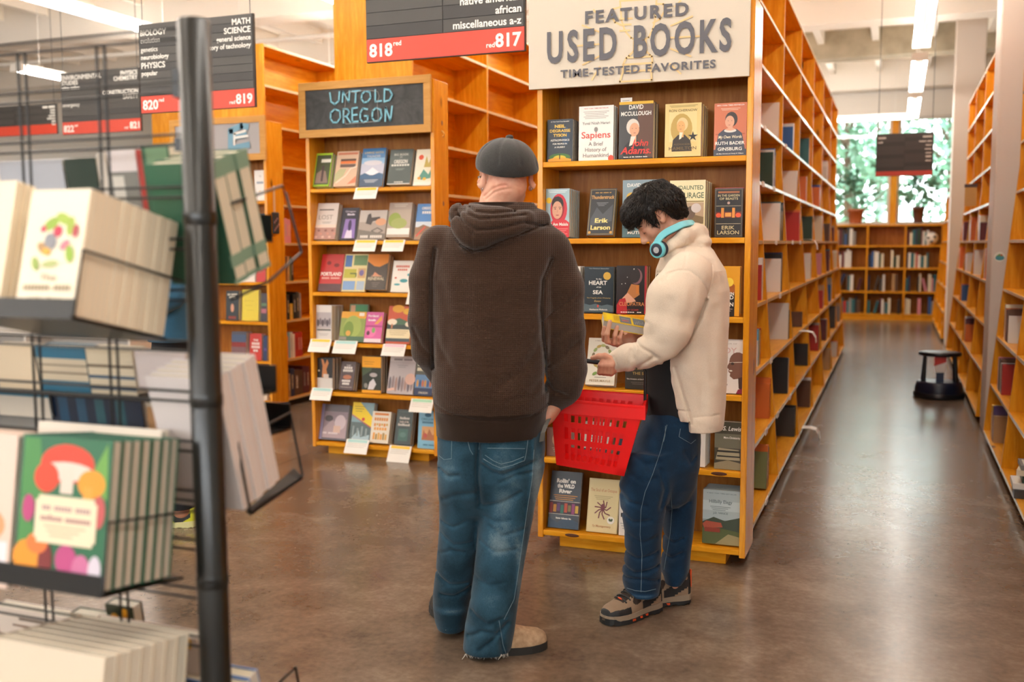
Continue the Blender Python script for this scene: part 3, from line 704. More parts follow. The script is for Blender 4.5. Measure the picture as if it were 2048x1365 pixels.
sm_ = C('#2c2a2a')
for a, b_ in ((-.10, .13), (.01, .15), (-.04, .06)): MB().ell((a, -.098, b_), (.024, .02, .024), 10, 6).build('spot', sm_, t)

# ------------------------------------------------------------------ face-out books
def pr_cover(p, w, h, els):
    for e in els:
        k = e[0]
        if k == 't':
            o = e[6] if len(e) > 6 else {}
            o = dict(o); f = o.pop('fit', None)
            p.text(e[1], e[2]*w, e[3]*h, e[4]*h, e[5], o.pop('al', 'c'), o.pop('b', .012), 1.0, f*w if f else None, **o)
        elif k == 'r': p.rect(e[1]*w, e[2]*h, e[3]*w, e[4]*h, e[5])
        elif k == 'e': p.ell(e[1]*w, e[2]*h, e[3]*w, e[4]*w, e[5], 18, e[6] if len(e) > 6 else 0)
        elif k == 'p': p.poly([(a*w, b*h) for a, b in e[1]], e[2])
        elif k == 'l': p.line([(a*w, b*h) for a, b in e[1]], e[2]*w, e[3])
        elif k == 'L':   # rows of small print: x0,x1,ztop,n,step,colour
            x0, x1, zt, nn, st_, c = e[1:7]
            for i in range(nn):
                q = ((i*37) % 11)/60; p.rect((x0+q*.5)*w, (zt-i*st_-.012)*h, (x1-q)*w, (zt-i*st_)*h, c)
        elif k == 'port':
            cx, cz, s, skin, hair, cl, side = e[1:8]
            p.poly([((cx-.34*s)*w, (cz-.62*s)*h), ((cx-.30*s)*w, (cz-.34*s)*h), ((cx-.12*s)*w, (cz-.22*s)*h), ((cx+.12*s)*w, (cz-.22*s)*h), ((cx+.32*s)*w, (cz-.36*s)*h), ((cx+.38*s)*w, (cz-.62*s)*h)], cl)
            p.rect((cx-.07*s)*w, (cz-.28*s)*h, (cx+.08*s)*w, (cz-.08*s)*h, skin)
            p.ell((cx+.03*s*side)*w, (cz+.03*s)*h, .20*s*w, .24*s*w, hair); p.ell((cx-.02*s*side)*w, (cz-.02*s)*h, .15*s*w, .20*s*w, skin)
            p.ell((cx-.07*s*side)*w, (cz+.0)*h, .014*s*w, .01*s*w, '#3a2a22', 8); p.ell((cx+.045*s*side)*w, (cz+.0)*h, .014*s*w, .01*s*w, '#3a2a22', 8)
            p.ell((cx-.03*s*side)*w, (cz-.085*s)*h, .04*s*w, .01*s*w, '#a05a4a', 8)
CPY = {}
def face_book(x, yf, zs, w, h, th, lean, colr, label, group, els, copies=0, base=None, page=PAPER, yaw=0, cat='book', inset=.0025):
    """a face-out book (front cover towards -y, spine at its left) with copies standing behind it"""
    cm = C(colr, .3); ln = R_(lean); N = copies+1; outs = []
    b = .0022
    mb = MB().box(0, w, 0, b, 0, h).box(0, w, th-b, th, 0, h).box(0, b, b, th-b, 0, h)
    me = mb.mesh('book', cm); pg = MB().box(b, w-inset, b, th-b, inset, h-inset).mesh('page_block', page)
    Rm = Matrix.Rotation(yaw, 3, 'Z') @ Matrix.Rotation(-ln, 3, 'X')
    for k in range(N):
        off = Rm @ Vector((0, k*(th+.0008), 0)); o = link('book', me, None, (x+off.x+(random.uniform(-.0013, .0013) if k else 0), yf+off.y, zs+N*(th+.0008)*sin(ln)+off.z+.0006))
        o.rotation_euler = Rm.to_euler(); link('page_block', pg, o)
        lab = label if k == 0 else '%s copy behind the %s' % (ORD[k+1], label)
        if len(lab.split()) > 16: lab = ' '.join(lab.split()[:16])
        tag(o, lab, cat, group if copies or True else None)
        if k == 0 and els:
            p = Print(.00012); pr_cover(p, w, h, els); p.build('cover_print', o, (0, -.0001, 0))
        outs.append(o); ALLB.append(o)
    return outs[0]
def px_book(endy, idx, xl, xr, ytop, lean, th, colr, label, els, copies=0, setback=.035, group='', page=PAPER, dz=0):
    yf = endy+setback; zs = EZ[idx]+dz; x0, x1 = x_at(xl, yf, zs), x_at(xr, yf, zs)
    cx_, hw_ = {FY: (-1.053, .45), OY: (-3.205, .442), LY: (-5.395, .442)}[endy]; x0 = max(x0, cx_-hw_); x1 = min(x1, cx_+hw_); w = x1-x0
    h = .2; ln = R_(lean); base = zs+(copies+1)*th*sin(ln)
    for _ in range(8):
        g = lambda q: proj((x0+w/2, yf+q*sin(ln), base+q*cos(ln)))[1]
        h += (ytop-g(h))/(g(h+.001)-g(h))*.001
    return face_book(x0, yf, zs, w, h, th, lean, colr, label, group, els, copies, page=page)
GW = '#f3efe6'; GOLD = '#e2b94a'
FG = 'face-out books on the featured case'
SHN = ['bottom', 'second', 'third', 'fourth', 'fifth', 'top']
def F(*a, **k): return px_book(FY, *a, group=FG, **k)
# top shelf
F(5, 1094, 1145, 239, 2, .022, '#16202c', 'small dark blue astronomy book, leftmost on the featured top shelf', [('t','#1 New York Times Bestseller',.5,.935,.022,GW,{'fit':.72}),('e',.72,.6,.16,.34,'#23405c'),('t','NEIL',.5,.80,.07,GOLD,{'fit':.42,'b':.04}),('t','DEGRASSE',.5,.695,.065,GOLD,{'fit':.8,'b':.03}),('t','TYSON',.5,.59,.065,GOLD,{'fit':.52,'b':.04}),('t','ASTROPHYSICS',.5,.48,.045,GW,{'fit':.74}),('t','FOR PEOPLE IN',.5,.40,.036,GW,{'fit':.55}),('t','A HURRY',.5,.32,.036,GW,{'fit':.42}),('e',.5,.10,.42,.14,'#3f6b2c'),('e',.5,.08,.25,.10,'#c8b52e'),('p',[(.05,0),(.95,0),(.95,.05),(.6,.09),(.5,.08),(.3,.09),(.05,.05)],'#e0961f'),('r',.48,.05,.52,.17,'#15120c')], copies=3)
F(5, 1157, 1226, 212, 2, .032, '#efe9e2', 'white paperback with large red one-word title on the featured top shelf', [('t','NEW YORK TIMES BESTSELLER',.5,.945,.02,'#c0504a',{'fit':.7}),('L',.13,.87,.90,5,.03,'#b9b2ac'),('t','Yuval Noah Harari',.5,.66,.05,'#7b7a78',{'fit':.8}),('e',.5,.565,.055,.07,'#8a8683'),('t','Sapiens',.5,.41,.12,'#d04a3c',{'fit':.84}),('t','A Brief',.5,.27,.07,'#8a8683',{'fit':.42}),('t','History of',.5,.165,.07,'#8a8683',{'fit':.62}),('t','Humankind',.5,.06,.07,'#8a8683',{'fit':.74}),('e',.94,.03,.08,.09,'#d2492f')], copies=1)
F(5, 1237, 1305, 203, 2, .05, '#33302f', 'thick dark biography with yellow top band and red script, featured top shelf', [('r',.55,.0,1,.95,'#5b3a2a'),('r',0,.95,1,1,'#e3b32c'),('t','DAVID',.5,.865,.075,GW,{'fit':.42,'b':.02}),('t','MCCULLOUGH',.5,.755,.07,GW,{'fit':.88,'b':.02}),('port',.44,.53,.95,'#d9a27e','#d8d0c4','#1c1a1b',-1),('p',[(.36,.39),(.50,.39),(.40,.24),(.31,.22)],'#e5ddd0'),('r',0,0,1,.02,'#22201f'),('t','John',.62,.22,.11,'#d8372c',{'fit':.5,'shear':.25,'b':.02}),('t','Adams.',.5,.085,.12,'#d8372c',{'fit':.9,'shear':.25,'b':.02}),('t','Winner of the Pulitzer Prize',.5,.022,.018,GW,{'fit':.7})], copies=1)
tg = thing('price_slip', 'small white paper slip sticking up behind the thick dark biography', 'paper slip', (x_at(1241, FY+.05, 2.03), FY+.052, z_at(212, -1.2, FY+.05)))
MB().box(0, x_at(1264, FY+.05, 2.03)-x_at(1241, FY+.05, 2.03), 0, .0006, 0, .032).build('slip', CARD, tg); pr = Print(); pr.rect(.008, .018, .04, .021, '#999999'); pr.rect(.012, .011, .036, .014, '#999999'); pr.build('slip_print', tg)
F(5, 1329, 1401, 207, 2, .055, '#dcc27a', 'pale yellow biography with oval portrait and black star, featured top shelf', [('r',.12,.28,.88,.84,'#e3cd8e'),('L',.12,.9,.965,2,.022,'#a89252'),('t','RON CHERNOW',.5,.845,.045,'#6c5630',{'fit':.78}),('e',.46,.52,.30,.42,'#b99a4c'),('port',.46,.58,.78,'#dba768','#d9c28a','#2f2417',1),('p',[(.41,.455),(.50,.45),(.46,.34),(.40,.32)],'#eee2c8'),('p',[(.78,.47),(.81,.40),(.92,.40),(.83,.36),(.87,.29),(.78,.335),(.69,.29),(.73,.36),(.64,.40),(.75,.40)],'#1d1a17'),('t','ALEXANDER',.5,.215,.03,'#6c5630',{'fit':.5}),('t','HAMILTON',.5,.125,.06,'#6c5630',{'fit':.76})], copies=2)
F(5, 1427, 1492, 206, 2, .028, '#c4683f', 'rust orange memoir with portrait of a person in dark robe, featured top shelf', [('t','NEW YORK TIMES BESTSELLER',.5,.945,.022,GW,{'fit':.84}),('L',.2,.8,.90,2,.025,'#e3b79c'),('r',.05,.4,.95,.42,'#a8552f'),('port',.5,.66,.95,'#d8a184','#3a2e2b','#3f4452',1),('e',.5,.47,.2,.07,'#d9d4cc'),('r',0,0,1,.12,'#3f4452'),('p',[(.05,.12),(.14,.42),(.3,.5),(.7,.5),(.86,.42),(.96,.12)],'#3f4452'),('e',.5,.475,.19,.06,'#d9d4cc'),('e',.5,.50,.14,.04,'#d8a184'),('t','My Own Words',.5,.33,.055,'#f0e2c4',{'fit':.72,'shear':.2}),('t','RUTH BADER',.5,.21,.06,GW,{'fit':.9}),('t','GINSBURG',.5,.10,.06,GW,{'fit':.74}),('t','with Mary Hartnett and Wendy W. Williams',.5,.03,.02,GW,{'fit':.84})], copies=1)
# fifth shelf
F(4, 1083, 1138, 378, 2, .03, '#9fb9c0', 'light blue memoir with portrait in red headscarf and yellow dot, featured fifth shelf', [('L',.1,.9,.965,2,.03,'#dbe6e6'),('e',.55,.58,.36,.62,'#c8283a'),('p',[(.1,0),(1,0),(1,.30),(.85,.36),(.3,.36),(.14,.25)],'#d02c38'),('e',.52,.60,.27,.46,'#8f1c28'),('e',.50,.70,.25,.28,'#241a18'),('e',.49,.56,.22,.36,'#d9a184'),('p',[(.28,.62),(.34,.76),(.56,.78),(.72,.66),(.72,.70),(.56,.84),(.36,.83),(.27,.72)],'#241a18'),('e',.40,.585,.035,.018,'#2a1a16'),('e',.60,.585,.035,.018,'#2a1a16'),('l',[(.34,.615),(.45,.622)],.02,'#2a1a16'),('l',[(.55,.622),(.66,.615)],.02,'#2a1a16'),('l',[(.50,.56),(.49,.51)],.015,'#b97a60'),('e',.50,.455,.07,.022,'#b0574d'),('e',.13,.76,.12,.12,'#e8c52e'),('t','I Am Malala',.6,.24,.06,GW,{'fit':.72,'b':.02}),('L',.25,.95,.18,4,.035,'#e88a86')], copies=4)
F(4, 1173, 1226, 378, 17, .045, '#2c3036', 'dark grey thriller tilted back with gold lettering, featured fifth shelf', [('r',.03,.02,.97,.98,'#9a8350'),('r',.05,.03,.95,.97,'#2d3137'),('t','FROM THE AUTHOR OF',.5,.90,.025,'#b78f4a',{'fit':.6}),('t','Thunderstruck',.5,.78,.075,'#d9a45e',{'fit':.86,'b':.02}),('p',[(.1,.35),(.3,.6),(.55,.45),(.9,.66),(.9,.3),(.1,.2)],'#4a5057'),('L',.28,.72,.7,3,.03,'#7d8288'),('t','Erik',.52,.27,.09,'#f0dc8c',{'fit':.5,'b':.03}),('t','Larson',.5,.12,.09,'#f0dc8c',{'fit':.74,'b':.03}),('e',.1,.06,.05,.05,'#c99a4e'),('e',.9,.06,.05,.05,'#c99a4e')], page=mat('yellowed_pages', '#c29a4e', .7))
F(4, 1244, 1322, 360, 2, .04, '#7f939c', 'grey-blue hardcover with gold dot, partly behind the dark curly head', [('p',[(0,0),(1,0),(1,.25),(.6,.32),(.3,.22),(0,.3)],'#4d6a70'),('t','DAVID GRANN',.12,.88,.06,GW,{'al':'l','fit':.8}),('e',.22,.70,.12,.12,'#d0a53c'),('t','MUTINY',.14,.06,.05,GW,{'al':'l','fit':.5})], copies=1)
F(4, 1338, 1409, 361, 2, .05, '#e4d9a8', 'cream history book with green lettering and painted scene, featured fifth shelf', [('t','UNDAUNTED',.5,.83,.075,'#4b5f45',{'fit':.88}),('t','COURAGE',.55,.68,.10,'#4b5f45',{'fit':.82}),('r',.04,.61,.96,.63,'#8a7440'),('r',.04,.22,.96,.6,'#b59a7c'),('p',[(.04,.22),(.96,.22),(.96,.34),(.7,.38),(.3,.33),(.04,.38)],'#7c6646'),('e',.35,.42,.12,.16,'#8a6038'),('e',.6,.42,.13,.18,'#6a5648'),('e',.75,.5,.14,.13,'#cfc4c0'),('r',0,0,1,.2,'#e0cf8e'),('L',.2,.8,.15,3,.04,'#8a7440')], copies=3)
F(4, 1428, 1484, 377, 2, .03, '#1c1614', 'black history book with red and gold lit columns, featured fifth shelf', [('r',.03,.02,.97,.98,'#6e5a34'),('r',.045,.03,.955,.97,'#191413'),('r',.12,.9,.88,.94,'#9a5c34'),('t','IN THE GARDEN',.5,.83,.045,'#c9b98c',{'fit':.78}),('t','OF BEASTS',.5,.765,.045,'#c9b98c',{'fit':.66}),('e',.5,.70,.05,.05,'#b4948a'),('r',.06,.635,.94,.642,'#b8a88a'),('r',.05,.4,.95,.52,'#6d1f12'),('r',.24,.4,.34,.60,'#d98c34'),('r',.63,.4,.73,.60,'#d98c34'),('e',.15,.45,.1,.08,'#e0542a'),('e',.85,.45,.1,.08,'#e0542a'),('r',.38,.42,.6,.5,'#e09a44'),('r',.06,.27,.94,.28,'#b8a88a'),('t','ERIK',.5,.16,.075,'#c9b98c',{'fit':.46}),('t','LARSON',.5,.06,.075,'#c9b98c',{'fit':.78})], copies=0)
px_book(FY, 4, 1428.5, 1485, 376, 2, .012, '#b3261f', 'red hardcover standing behind the black history book', [], setback=.068, group=FG)
# fourth shelf
F(3, 1100, 1160, 533, 2, .03, '#d8d2c8', 'pale grey stack partly behind the brown hooded sweater, featured fourth shelf', [('L',.1,.9,.9,6,.06,'#a9a49c')], copies=3)
F(3, 1168, 1226, 534, 2, .03, '#15222a', 'dark sea story paperback with gold round seal, featured fourth shelf', [('t','The National Bestseller',.5,.95,.02,'#a9b3b4',{'fit':.7}),('e',.78,.80,.13,.13,'#d0a53c'),('t','In the',.5,.72,.03,GW,{'fit':.18}),('t','HEART',.47,.61,.085,GW,{'fit':.62,'b':.02}),('t','of the',.5,.545,.03,GW,{'fit':.16}),('t','SEA',.47,.41,.08,GW,{'fit':.34,'b':.02}),('t','The Tragedy of the Whaleship',.5,.315,.024,'#c09a5a',{'fit':.82}),('t','Essex',.47,.24,.04,'#c09a5a',{'fit':.24,'shear':.2}),('p',[(0,.03),(1,.03),(1,.16),(.8,.19),(.6,.16),(.4,.2),(.2,.17),(0,.2)],'#51636b'),('e',.48,.15,.03,.05,'#d0493a'),('t','Nathaniel Philbrick',.5,.06,.032,GW,{'fit':.62})], copies=2)
F(3, 1232, 1292, 532, 2, .035, '#2a2120', 'dark biography with red shoulder figure and moon, featured fourth shelf', [('e',.66,.78,.2,.26,'#80585c'),('e',.60,.80,.19,.25,'#2a2120'),('e',.58,.93,.02,.02,GW,),('e',.36,.76,.014,.014,GW),('e',.3,.63,.014,.014,GW),('e',.18,.62,.014,.014,GW),('p',[(.35,.42),(.5,.62),(.72,.60),(.78,.4),(.6,.32)],'#b8763c'),('r',.66,.42,.76,.6,'#c8792c'),('p',[(.2,.32),(.38,.44),(.62,.30),(.66,.26),(.2,.2)],'#d9a184'),('p',[(.02,0),(.38,0),(.36,.2),(.3,.33),(.12,.3),(.02,.18)],'#b51a22'),('t','CLEOPATRA',.52,.17,.075,'#d08a52',{'fit':.84}),('t','STACY SCHIFF',.5,.065,.035,'#b9413a',{'fit':.5}),('t','AUTHOR OF',.5,.025,.018,GW,{'fit':.7}),('r',.94,0,1,1,'#a81f2b')], copies=1)
F(3, 1425, 1478, 533, 2, .05, '#e8a52a', 'orange and black survival story with yellow seal, beside the cream sweater', [('r',.0,.0,.82,.46,'#231d1b'),('p',[(0,.46),(.82,.46),(.82,.62),(.5,.75),(0,.7)],'#a85c1c'),('e',.60,.68,.17,.17,'#f0cf44'),('t','UNBROKEN',.40,.42,.06,GW,{'fit':.78,'b':.03}),('t','STAND',.45,.34,.075,GW,{'fit':.66,'b':.03}),('t','TAKEN',.45,.2,.075,GW,{'fit':.66,'b':.03}),('L',.1,.75,.15,3,.04,'#b9aea4')], copies=0)
# third shelf
F(2, 1170, 1228, 677, 17, .04, '#e3dccb', 'cream travel memoir tilted back, wreath on cover, above the red basket', [('t','A YEAR IN PROVENCE',.5,.93,.02,'#8a8074',{'fit':.55})]+[('e',.5+.30*cos(a*.5),.60+.24*sin(a*.5),.085,.05,['#b59a4a','#8a9a54','#7c6a4a','#a9b06a'][a%4],a*.5+1.57) for a in range(13)]+[('e',.3,.24,.09,.05,'#6f8f3c',.6),('e',.7,.26,.1,.05,'#a06a3a'),('L',.3,.7,.17,1,.03,'#9a9084'),('t','PETER MAYLE',.5,.07,.045,'#b09872',{'fit':.72})], page=PAPER2)
F(2, 1250, 1310, 716, 2, .05, '#3a362f', 'dark history book with gold capitals behind the basket handle', [('t','THE',.5,.86,.05,'#b59a54',{'fit':.2}),('t','PATH BETWEEN',.5,.62,.085,'#b59a54',{'fit':.9}),('t','THE SEAS',.55,.46,.085,'#b59a54',{'fit':.62}),('t','The Creation of the Panama Canal',.5,.30,.035,GW,{'fit':.9}),('L',.2,.8,.22,2,.05,'#77706a')], copies=0)
F(2, 1419, 1486, 682, 2, .035, '#ebe4df', 'white book with laughing profile portrait, right of the cream sweater', [('t','THE BOOK OF',.5,.93,.024,'#b9aea8',{'fit':.6}),('t','JOY',.55,.76,.11,'#d8b3ae',{'fit':.5}),('e',.84,.60,.26,.30,'#7a5242'),('p',[(.58,.58),(.50,.49),(.57,.46),(.56,.41),(.62,.38),(.60,.33),(.72,.27),(1,.30),(1,.75),(.8,.78),(.62,.70)],'#7a5242'),('p',[(.86,.30),(1,.32),(1,.05),(.88,.1)],'#4a3028'),('l',[(.6,.585),(1,.60)],.02,'#d8d0c4'),('e',.68,.565,.05,.04,'#3a2a24'),('e',.63,.43,.05,.022,GW),('p',[(.8,0),(1,0),(1,.1),(.86,.08)],'#8a2440'),('t','DALAI LAMA',.3,.22,.03,'#b9aea8',{'fit':.45}),('t','DESMOND TUTU',.3,.15,.03,'#b9aea8',{'fit':.5})], copies=2)
# second shelf
F(1, 1384, 1410, 848, 2, .03, '#e9e4dc', 'narrow white book behind dark jeans, featured second shelf', [], copies=3)
F(1, 1428, 1484, 845, 2, .045, '#4a4639', 'dark photo cover with white handwriting, featured second shelf right end', [('r',0,.45,1,.75,'#6e6a58'),('p',[(.05,.2),(.95,.2),(.9,.42),(.15,.45)],'#a2987c'),('r',.1,.36,.95,.4,'#2c2a24'),('r',.1,.26,.95,.29,'#2c2a24'),('p',[(0,0),(1,0),(1,.14),(.5,.2),(0,.12)],'#8f8468'),('t','C. S. Lewis',.52,.82,.09,GW,{'fit':.9,'shear':.25}),('t','Mere Christianity',.64,.65,.045,GW,{'fit':.6})])
F(1, 1093, 1148, 858, 2, .03, '#7a5246', 'brown book seen past the red basket, featured second shelf left end', [('e',.5,.6,.3,.3,'#b98a70'),('L',.2,.8,.3,3,.06,'#d9c4b0')], copies=1)
F(1, 1160, 1222, 850, 2, .03, '#cfc9c0', 'pale book behind the red basket, featured second shelf middle', [('r',0,0,1,.3,'#33363a'),('L',.15,.85,.8,4,.08,'#77726c')], copies=2)
F(1, 1236, 1300, 862, 2, .03, '#3a4150', 'dark blue book behind the basket and dark jeans, featured second shelf', [], copies=1)
# bottom shelf
F(0, 1095, 1156, 944, 15, .022, '#1d222b', 'dark river book with colourful band tilted back, featured bottom shelf', [('p',[(0,0),(1,0),(1,.12),(.6,.2),(.3,.1),(0,.18)],'#2b4258'),('t',"Rollin' on",.5,.80,.065,GW,{'fit':.62,'b':.05}),('t','the WILD',.5,.71,.065,GW,{'fit':.56,'b':.05}),('t','River',.5,.62,.065,GW,{'fit':.42,'b':.05}),('L',.12,.9,.58,3,.035,'#d08a2c'),('r',0,.465,1,.475,'#c9c4b8'),('r',0,.25,1,.465,'#3a2230')]+[('r',.02+.12*i,.26+.02*(i%3),.12+.12*i,.44-.03*(i%2),['#8a2f2a','#c98a2a','#5a3a6a','#2f6a5a','#b5482f','#7a6a3a','#8a3a6a','#c9a23a'][i]) for i in range(8)]+[('r',0,.24,1,.25,'#c9c4b8'),('t','Jimmie Rodgers, Jr.',.5,.16,.03,GW,{'fit':.5})])
oct_ = [('l',[(.5,.44),(.5+.13*cos(a),.42+.11*sin(a)*.7),(.5+.27*cos(a+.35),.42+.26*sin(a+.35)*.66)],.035,'#7a3a44') for a in [0,.75,1.2,1.95,2.5,3.2,3.9,4.6,5.4]]
F(0, 1172, 1233, 959, 14, .02, '#d8c48e', 'sand coloured book with purple octopus, featured bottom shelf', [('r',.04,.03,.96,.97,'#e0cf9c'),('t','The Soul of an Octopus',.5,.76,.055,'#c98a62',{'fit':.86}),('L',.2,.8,.68,3,.03,'#b9a878')]+oct_+[('e',.5,.47,.07,.11,'#7a3a44'),('e',.78,.24,.12,.12,'#efe9dc'),('e',.75,.245,.035,.05,'#4a5a3a',.5),('e',.81,.245,.035,.05,'#4a5a3a',-.5),('t','Sy Montgomery',.5,.1,.04,'#c08a5a',{'fit':.6})])
F(0, 1237, 1300, 992, 4, .03, '#e9e5de', 'white paperback with bold black letters half behind the jeans knee', [('t','THE',.15,.75,.06,'#4a4a4a',{'al':'l','fit':.2}),('t','BROTHERS',.05,.45,.10,'#2a2a2a',{'al':'l','fit':.8,'b':.03}),('L',.05,.6,.3,3,.06,'#7c8a96')])
F(0, 1404, 1478, 982, 3, .02, '#8d9a9a', 'landscape cover book with red barn, frontmost of its stack on the bottom shelf', [('r',0,.45,1,1,'#aab8bb'),('r',0,.62,1,.8,'#bccacc'),('t','A NEW YORK TIMES BESTSELLER',.5,.93,.02,'#6b7a7e',{'fit':.8}),('t','Hillbilly Elegy',.48,.76,.06,'#55646a',{'fit':.62}),('L',.2,.75,.70,3,.03,'#7f8d90'),('t','J.D. VANCE',.48,.56,.035,'#55646a',{'fit':.4}),('p',[(0,.40),(.3,.50),(.6,.44),(1,.52),(1,.2),(0,.2)],'#3f4a3c'),('p',[(0,0),(1,0),(1,.25),(.5,.3),(0,.3)],'#56603a'),('p',[(.35,0),(1,0),(1,.16),(.7,.2)],'#9a9068'),('p',[(0,.36),(.1,.42),(.5,.40),(.55,.32),(.05,.28)],'#a5503c'),('r',.06,.22,.48,.3,'#8a3a2c')], copies=6)

# ------------------------------------------------------------------ local-books case
OG = 'face-out books on the local books case'
def O(*a, **k): return px_book(OY, *a, group=OG, setback=k.pop('setback', .03), **k)
def e5(a): return 590+a/5.935
def f5(a): return 600+a/5.46
def g5(a): return 600+a/5.686
LN = 16
O(5, e5(190), e5(400), 307, LN, .03, '#9bbf2a', 'lime green edged guidebook with dark photo, local case top shelf', [('r',.06,.06,.94,.94,'#4a5238'),('r',.35,.72,.95,.82,'#e6e4d6'),('p',[(.1,.1),(.9,.1),(.7,.45),(.45,.5),(.15,.4)],'#8a7468'),('r',.45,.15,.58,.62,'#4a3a3c'),('r',0,.94,1,1,'#a8cc30'),('r',.0,.0,1,.05,'#8fb426')], copies=1)
O(5, e5(455), e5(715), 303, LN, .025, '#d9b79a', 'salmon map-like cover with dark title box, local case top shelf', [('r',.05,.9,.95,.96,'#c9785a'),('r',.2,.72,.9,.78,'#5a4038'),('r',.2,.64,.9,.72,'#e0793a'),('r',.2,.54,.9,.63,'#6a544a'),('p',[(0,.1),(.4,.3),(.5,.5),(.2,.5),(0,.35)],'#b9b58a'),('l',[(.1,.1),(.5,.3),(.7,.5),(.95,.55)],.05,'#e8d8c4'),('p',[(.6,.05),(1,.1),(1,.3)],'#d08060')], copies=1)
O(5, e5(755), e5(1030), 297, LN, .025, '#2f6fa6', 'blue cover with snowy volcano, local case top shelf', [('r',0,0,1,.3,'#4a5a70'),('r',0,.3,1,.6,'#c3c4d4'),('r',0,.6,1,.75,'#8cb4d6'),('e',.5,.62,.4,.1,'#d8d4dc'),('p',[(.05,.3),(.35,.42),(.5,.50),(.65,.44),(.95,.3)],'#eeeaf0'),('p',[(0,.3),(.2,.36),(.5,.28),(.8,.36),(1,.32),(1,.2),(0,.2)],'#3f5f80'),('t','LIVING WITH',.5,.86,.05,'#d8c48a',{'fit':.8}),('t','THUNDER',.5,.76,.06,'#d0d8e0',{'fit':.6}),('L',.2,.8,.18,3,.03,'#c9ccd4')])
O(5, e5(1090), e5(1360), 299, LN, .03, '#34403a', 'dark green cover with white lettering, local case top shelf', [('t','BIG BOOK',.5,.82,.06,'#d8d4c8',{'fit':.64}),('t','OF',.5,.76,.03,'#d8d4c8',{'fit':.1}),('t','OREGON',.5,.60,.10,'#e4e0d6',{'fit':.6,'b':.04}),('t','LEGENDS',.5,.52,.05,'#e4e0d6',{'fit':.8,'b':.03}),('L',.3,.7,.45,2,.03,'#8a948c'),('t','JOHN',.5,.05,.03,'#d8d4c8',{'fit':.4}),('r',0,0,1,.025,'#e4e0d6')], copies=1)
O(5, e5(1400), e5(1610), 299, LN, .02, '#e6dcc4', 'cream cover with orange sun and plants, local case top shelf right end', [('e',.3,.78,.14,.14,'#d9502c'),('p',[(.5,.5),(.6,.82),(.75,.6),(.9,.84),(.95,.5)],'#b9a04a'),('p',[(.3,.25),(.5,.45),(.8,.3),(.95,.48),(.95,.2),(.4,.15)],'#4f8a7a'),('e',.3,.2,.1,.08,'#e09a3a'),('e',.6,.18,.1,.08,'#e0b03a'),('r',0,0,1,.1,'#efe8da')])
O(4, e5(200), e5(470), 407, LN, .045, '#dcd0c8', 'thick pale cover with rubble photo below title, local case fifth shelf', [('r',0,0,1,.32,'#b0857a')]+[('e',.08+.11*i,.06+.09*((i*2)%3),.07,.05,['#d0a898','#8a5f58','#c08878'][i%3]) for i in range(9)]+[('r',0,.32,1,.4,'#e8d0c0'),('r',.1,.8,.8,.83,'#5a504c'),('t','LOST',.45,.55,.12,'#a89a90',{'fit':.68}),('L',.3,.75,.48,2,.03,'#a89a90')], copies=0)
O(4, e5(520), e5(720), 416, LN, .025, '#2c2a38', 'dark cover with purple waterfall glow, local case fifth shelf', [('p',[(.15,.05),(.9,.05),(.85,.65),(.25,.65)],'#8a70b0'),('p',[(.3,.05),(.75,.05),(.7,.3),(.4,.3)],'#d8cce0'),('e',.55,.45,.1,.3,'#3a2a50'),('t','Oregon',.5,.86,.05,'#c8c0d0',{'fit':.6}),('t','Ghosts',.55,.76,.06,'#e0d8e8',{'fit':.45})])
O(4, e5(735), e5(1060), 421, LN, .025, '#a89a90', 'grey cover with dark horse, local case fifth shelf', [('r',0,.6,1,1,'#c4bab2'),('p',[(.25,.55),(.3,.85),(.4,.9),(.45,.75),(.75,.78),(.8,.55),(.72,.5),(.7,.65),(.5,.62),(.45,.5)],'#4a4240'),('e',.8,.6,.2,.12,'#d09a78'),('l',[(.5,.3),(.7,.4),(.9,.3),(.7,.2),(.5,.3)],.04,'#6a625c'),('p',[(0,.0),(1,0),(1,.2),(0,.35)],'#7a726a'),('t','WILD HORSES',.5,.06,.09,'#e0d8d0',{'fit':.8})])
O(4, e5(1080), e5(1350), 406, LN, .04, '#b0a090', 'tan cover with green bush and white band, local case fifth shelf', [('r',0,.08,1,.26,'#eae6de'),('e',.3,.5,.28,.3,'#8fa04a'),('e',.5,.4,.35,.22,'#a0a860'),('r',0,.8,1,1,'#a8988c'),('L',.2,.8,.95,2,.05,'#d8d0c4')], copies=1)
O(4, e5(1410), e5(1660), 408, LN, .02, '#3a78b8', 'blue sky cover with white lettering, local case fifth shelf right end', [('r',0,0,1,.35,'#a08068'),('r',0,.35,1,.5,'#d0d8e0'),('p',[(0,.3),(.4,.42),(1,.3),(1,.15),(0,.15)],'#8a6a50'),('l',[(.1,.1),(.5,.35)],.08,'#c8503c'),('t','OREGON',.55,.84,.07,'#f0ece8',{'fit':.6,'b':.03}),('t','COAST',.55,.72,.07,'#f0ece8',{'fit':.55,'b':.03})])
O(3, f5(195), f5(440), 509, LN, .02, '#b8201e', 'bright red cover with white city lettering, local case fourth shelf', [('r',0,0,1,.2,'#5a3a3c'),('e',.35,.76,.1,.08,'#7a1614'),('e',.7,.7,.12,.08,'#7a1614'),('t','PORTLAND',.5,.42,.09,'#f0e4dc',{'fit':.92,'b':.04}),('t','HIDDEN HISTORY',.5,.33,.045,'#e0b0a4',{'fit':.8})])
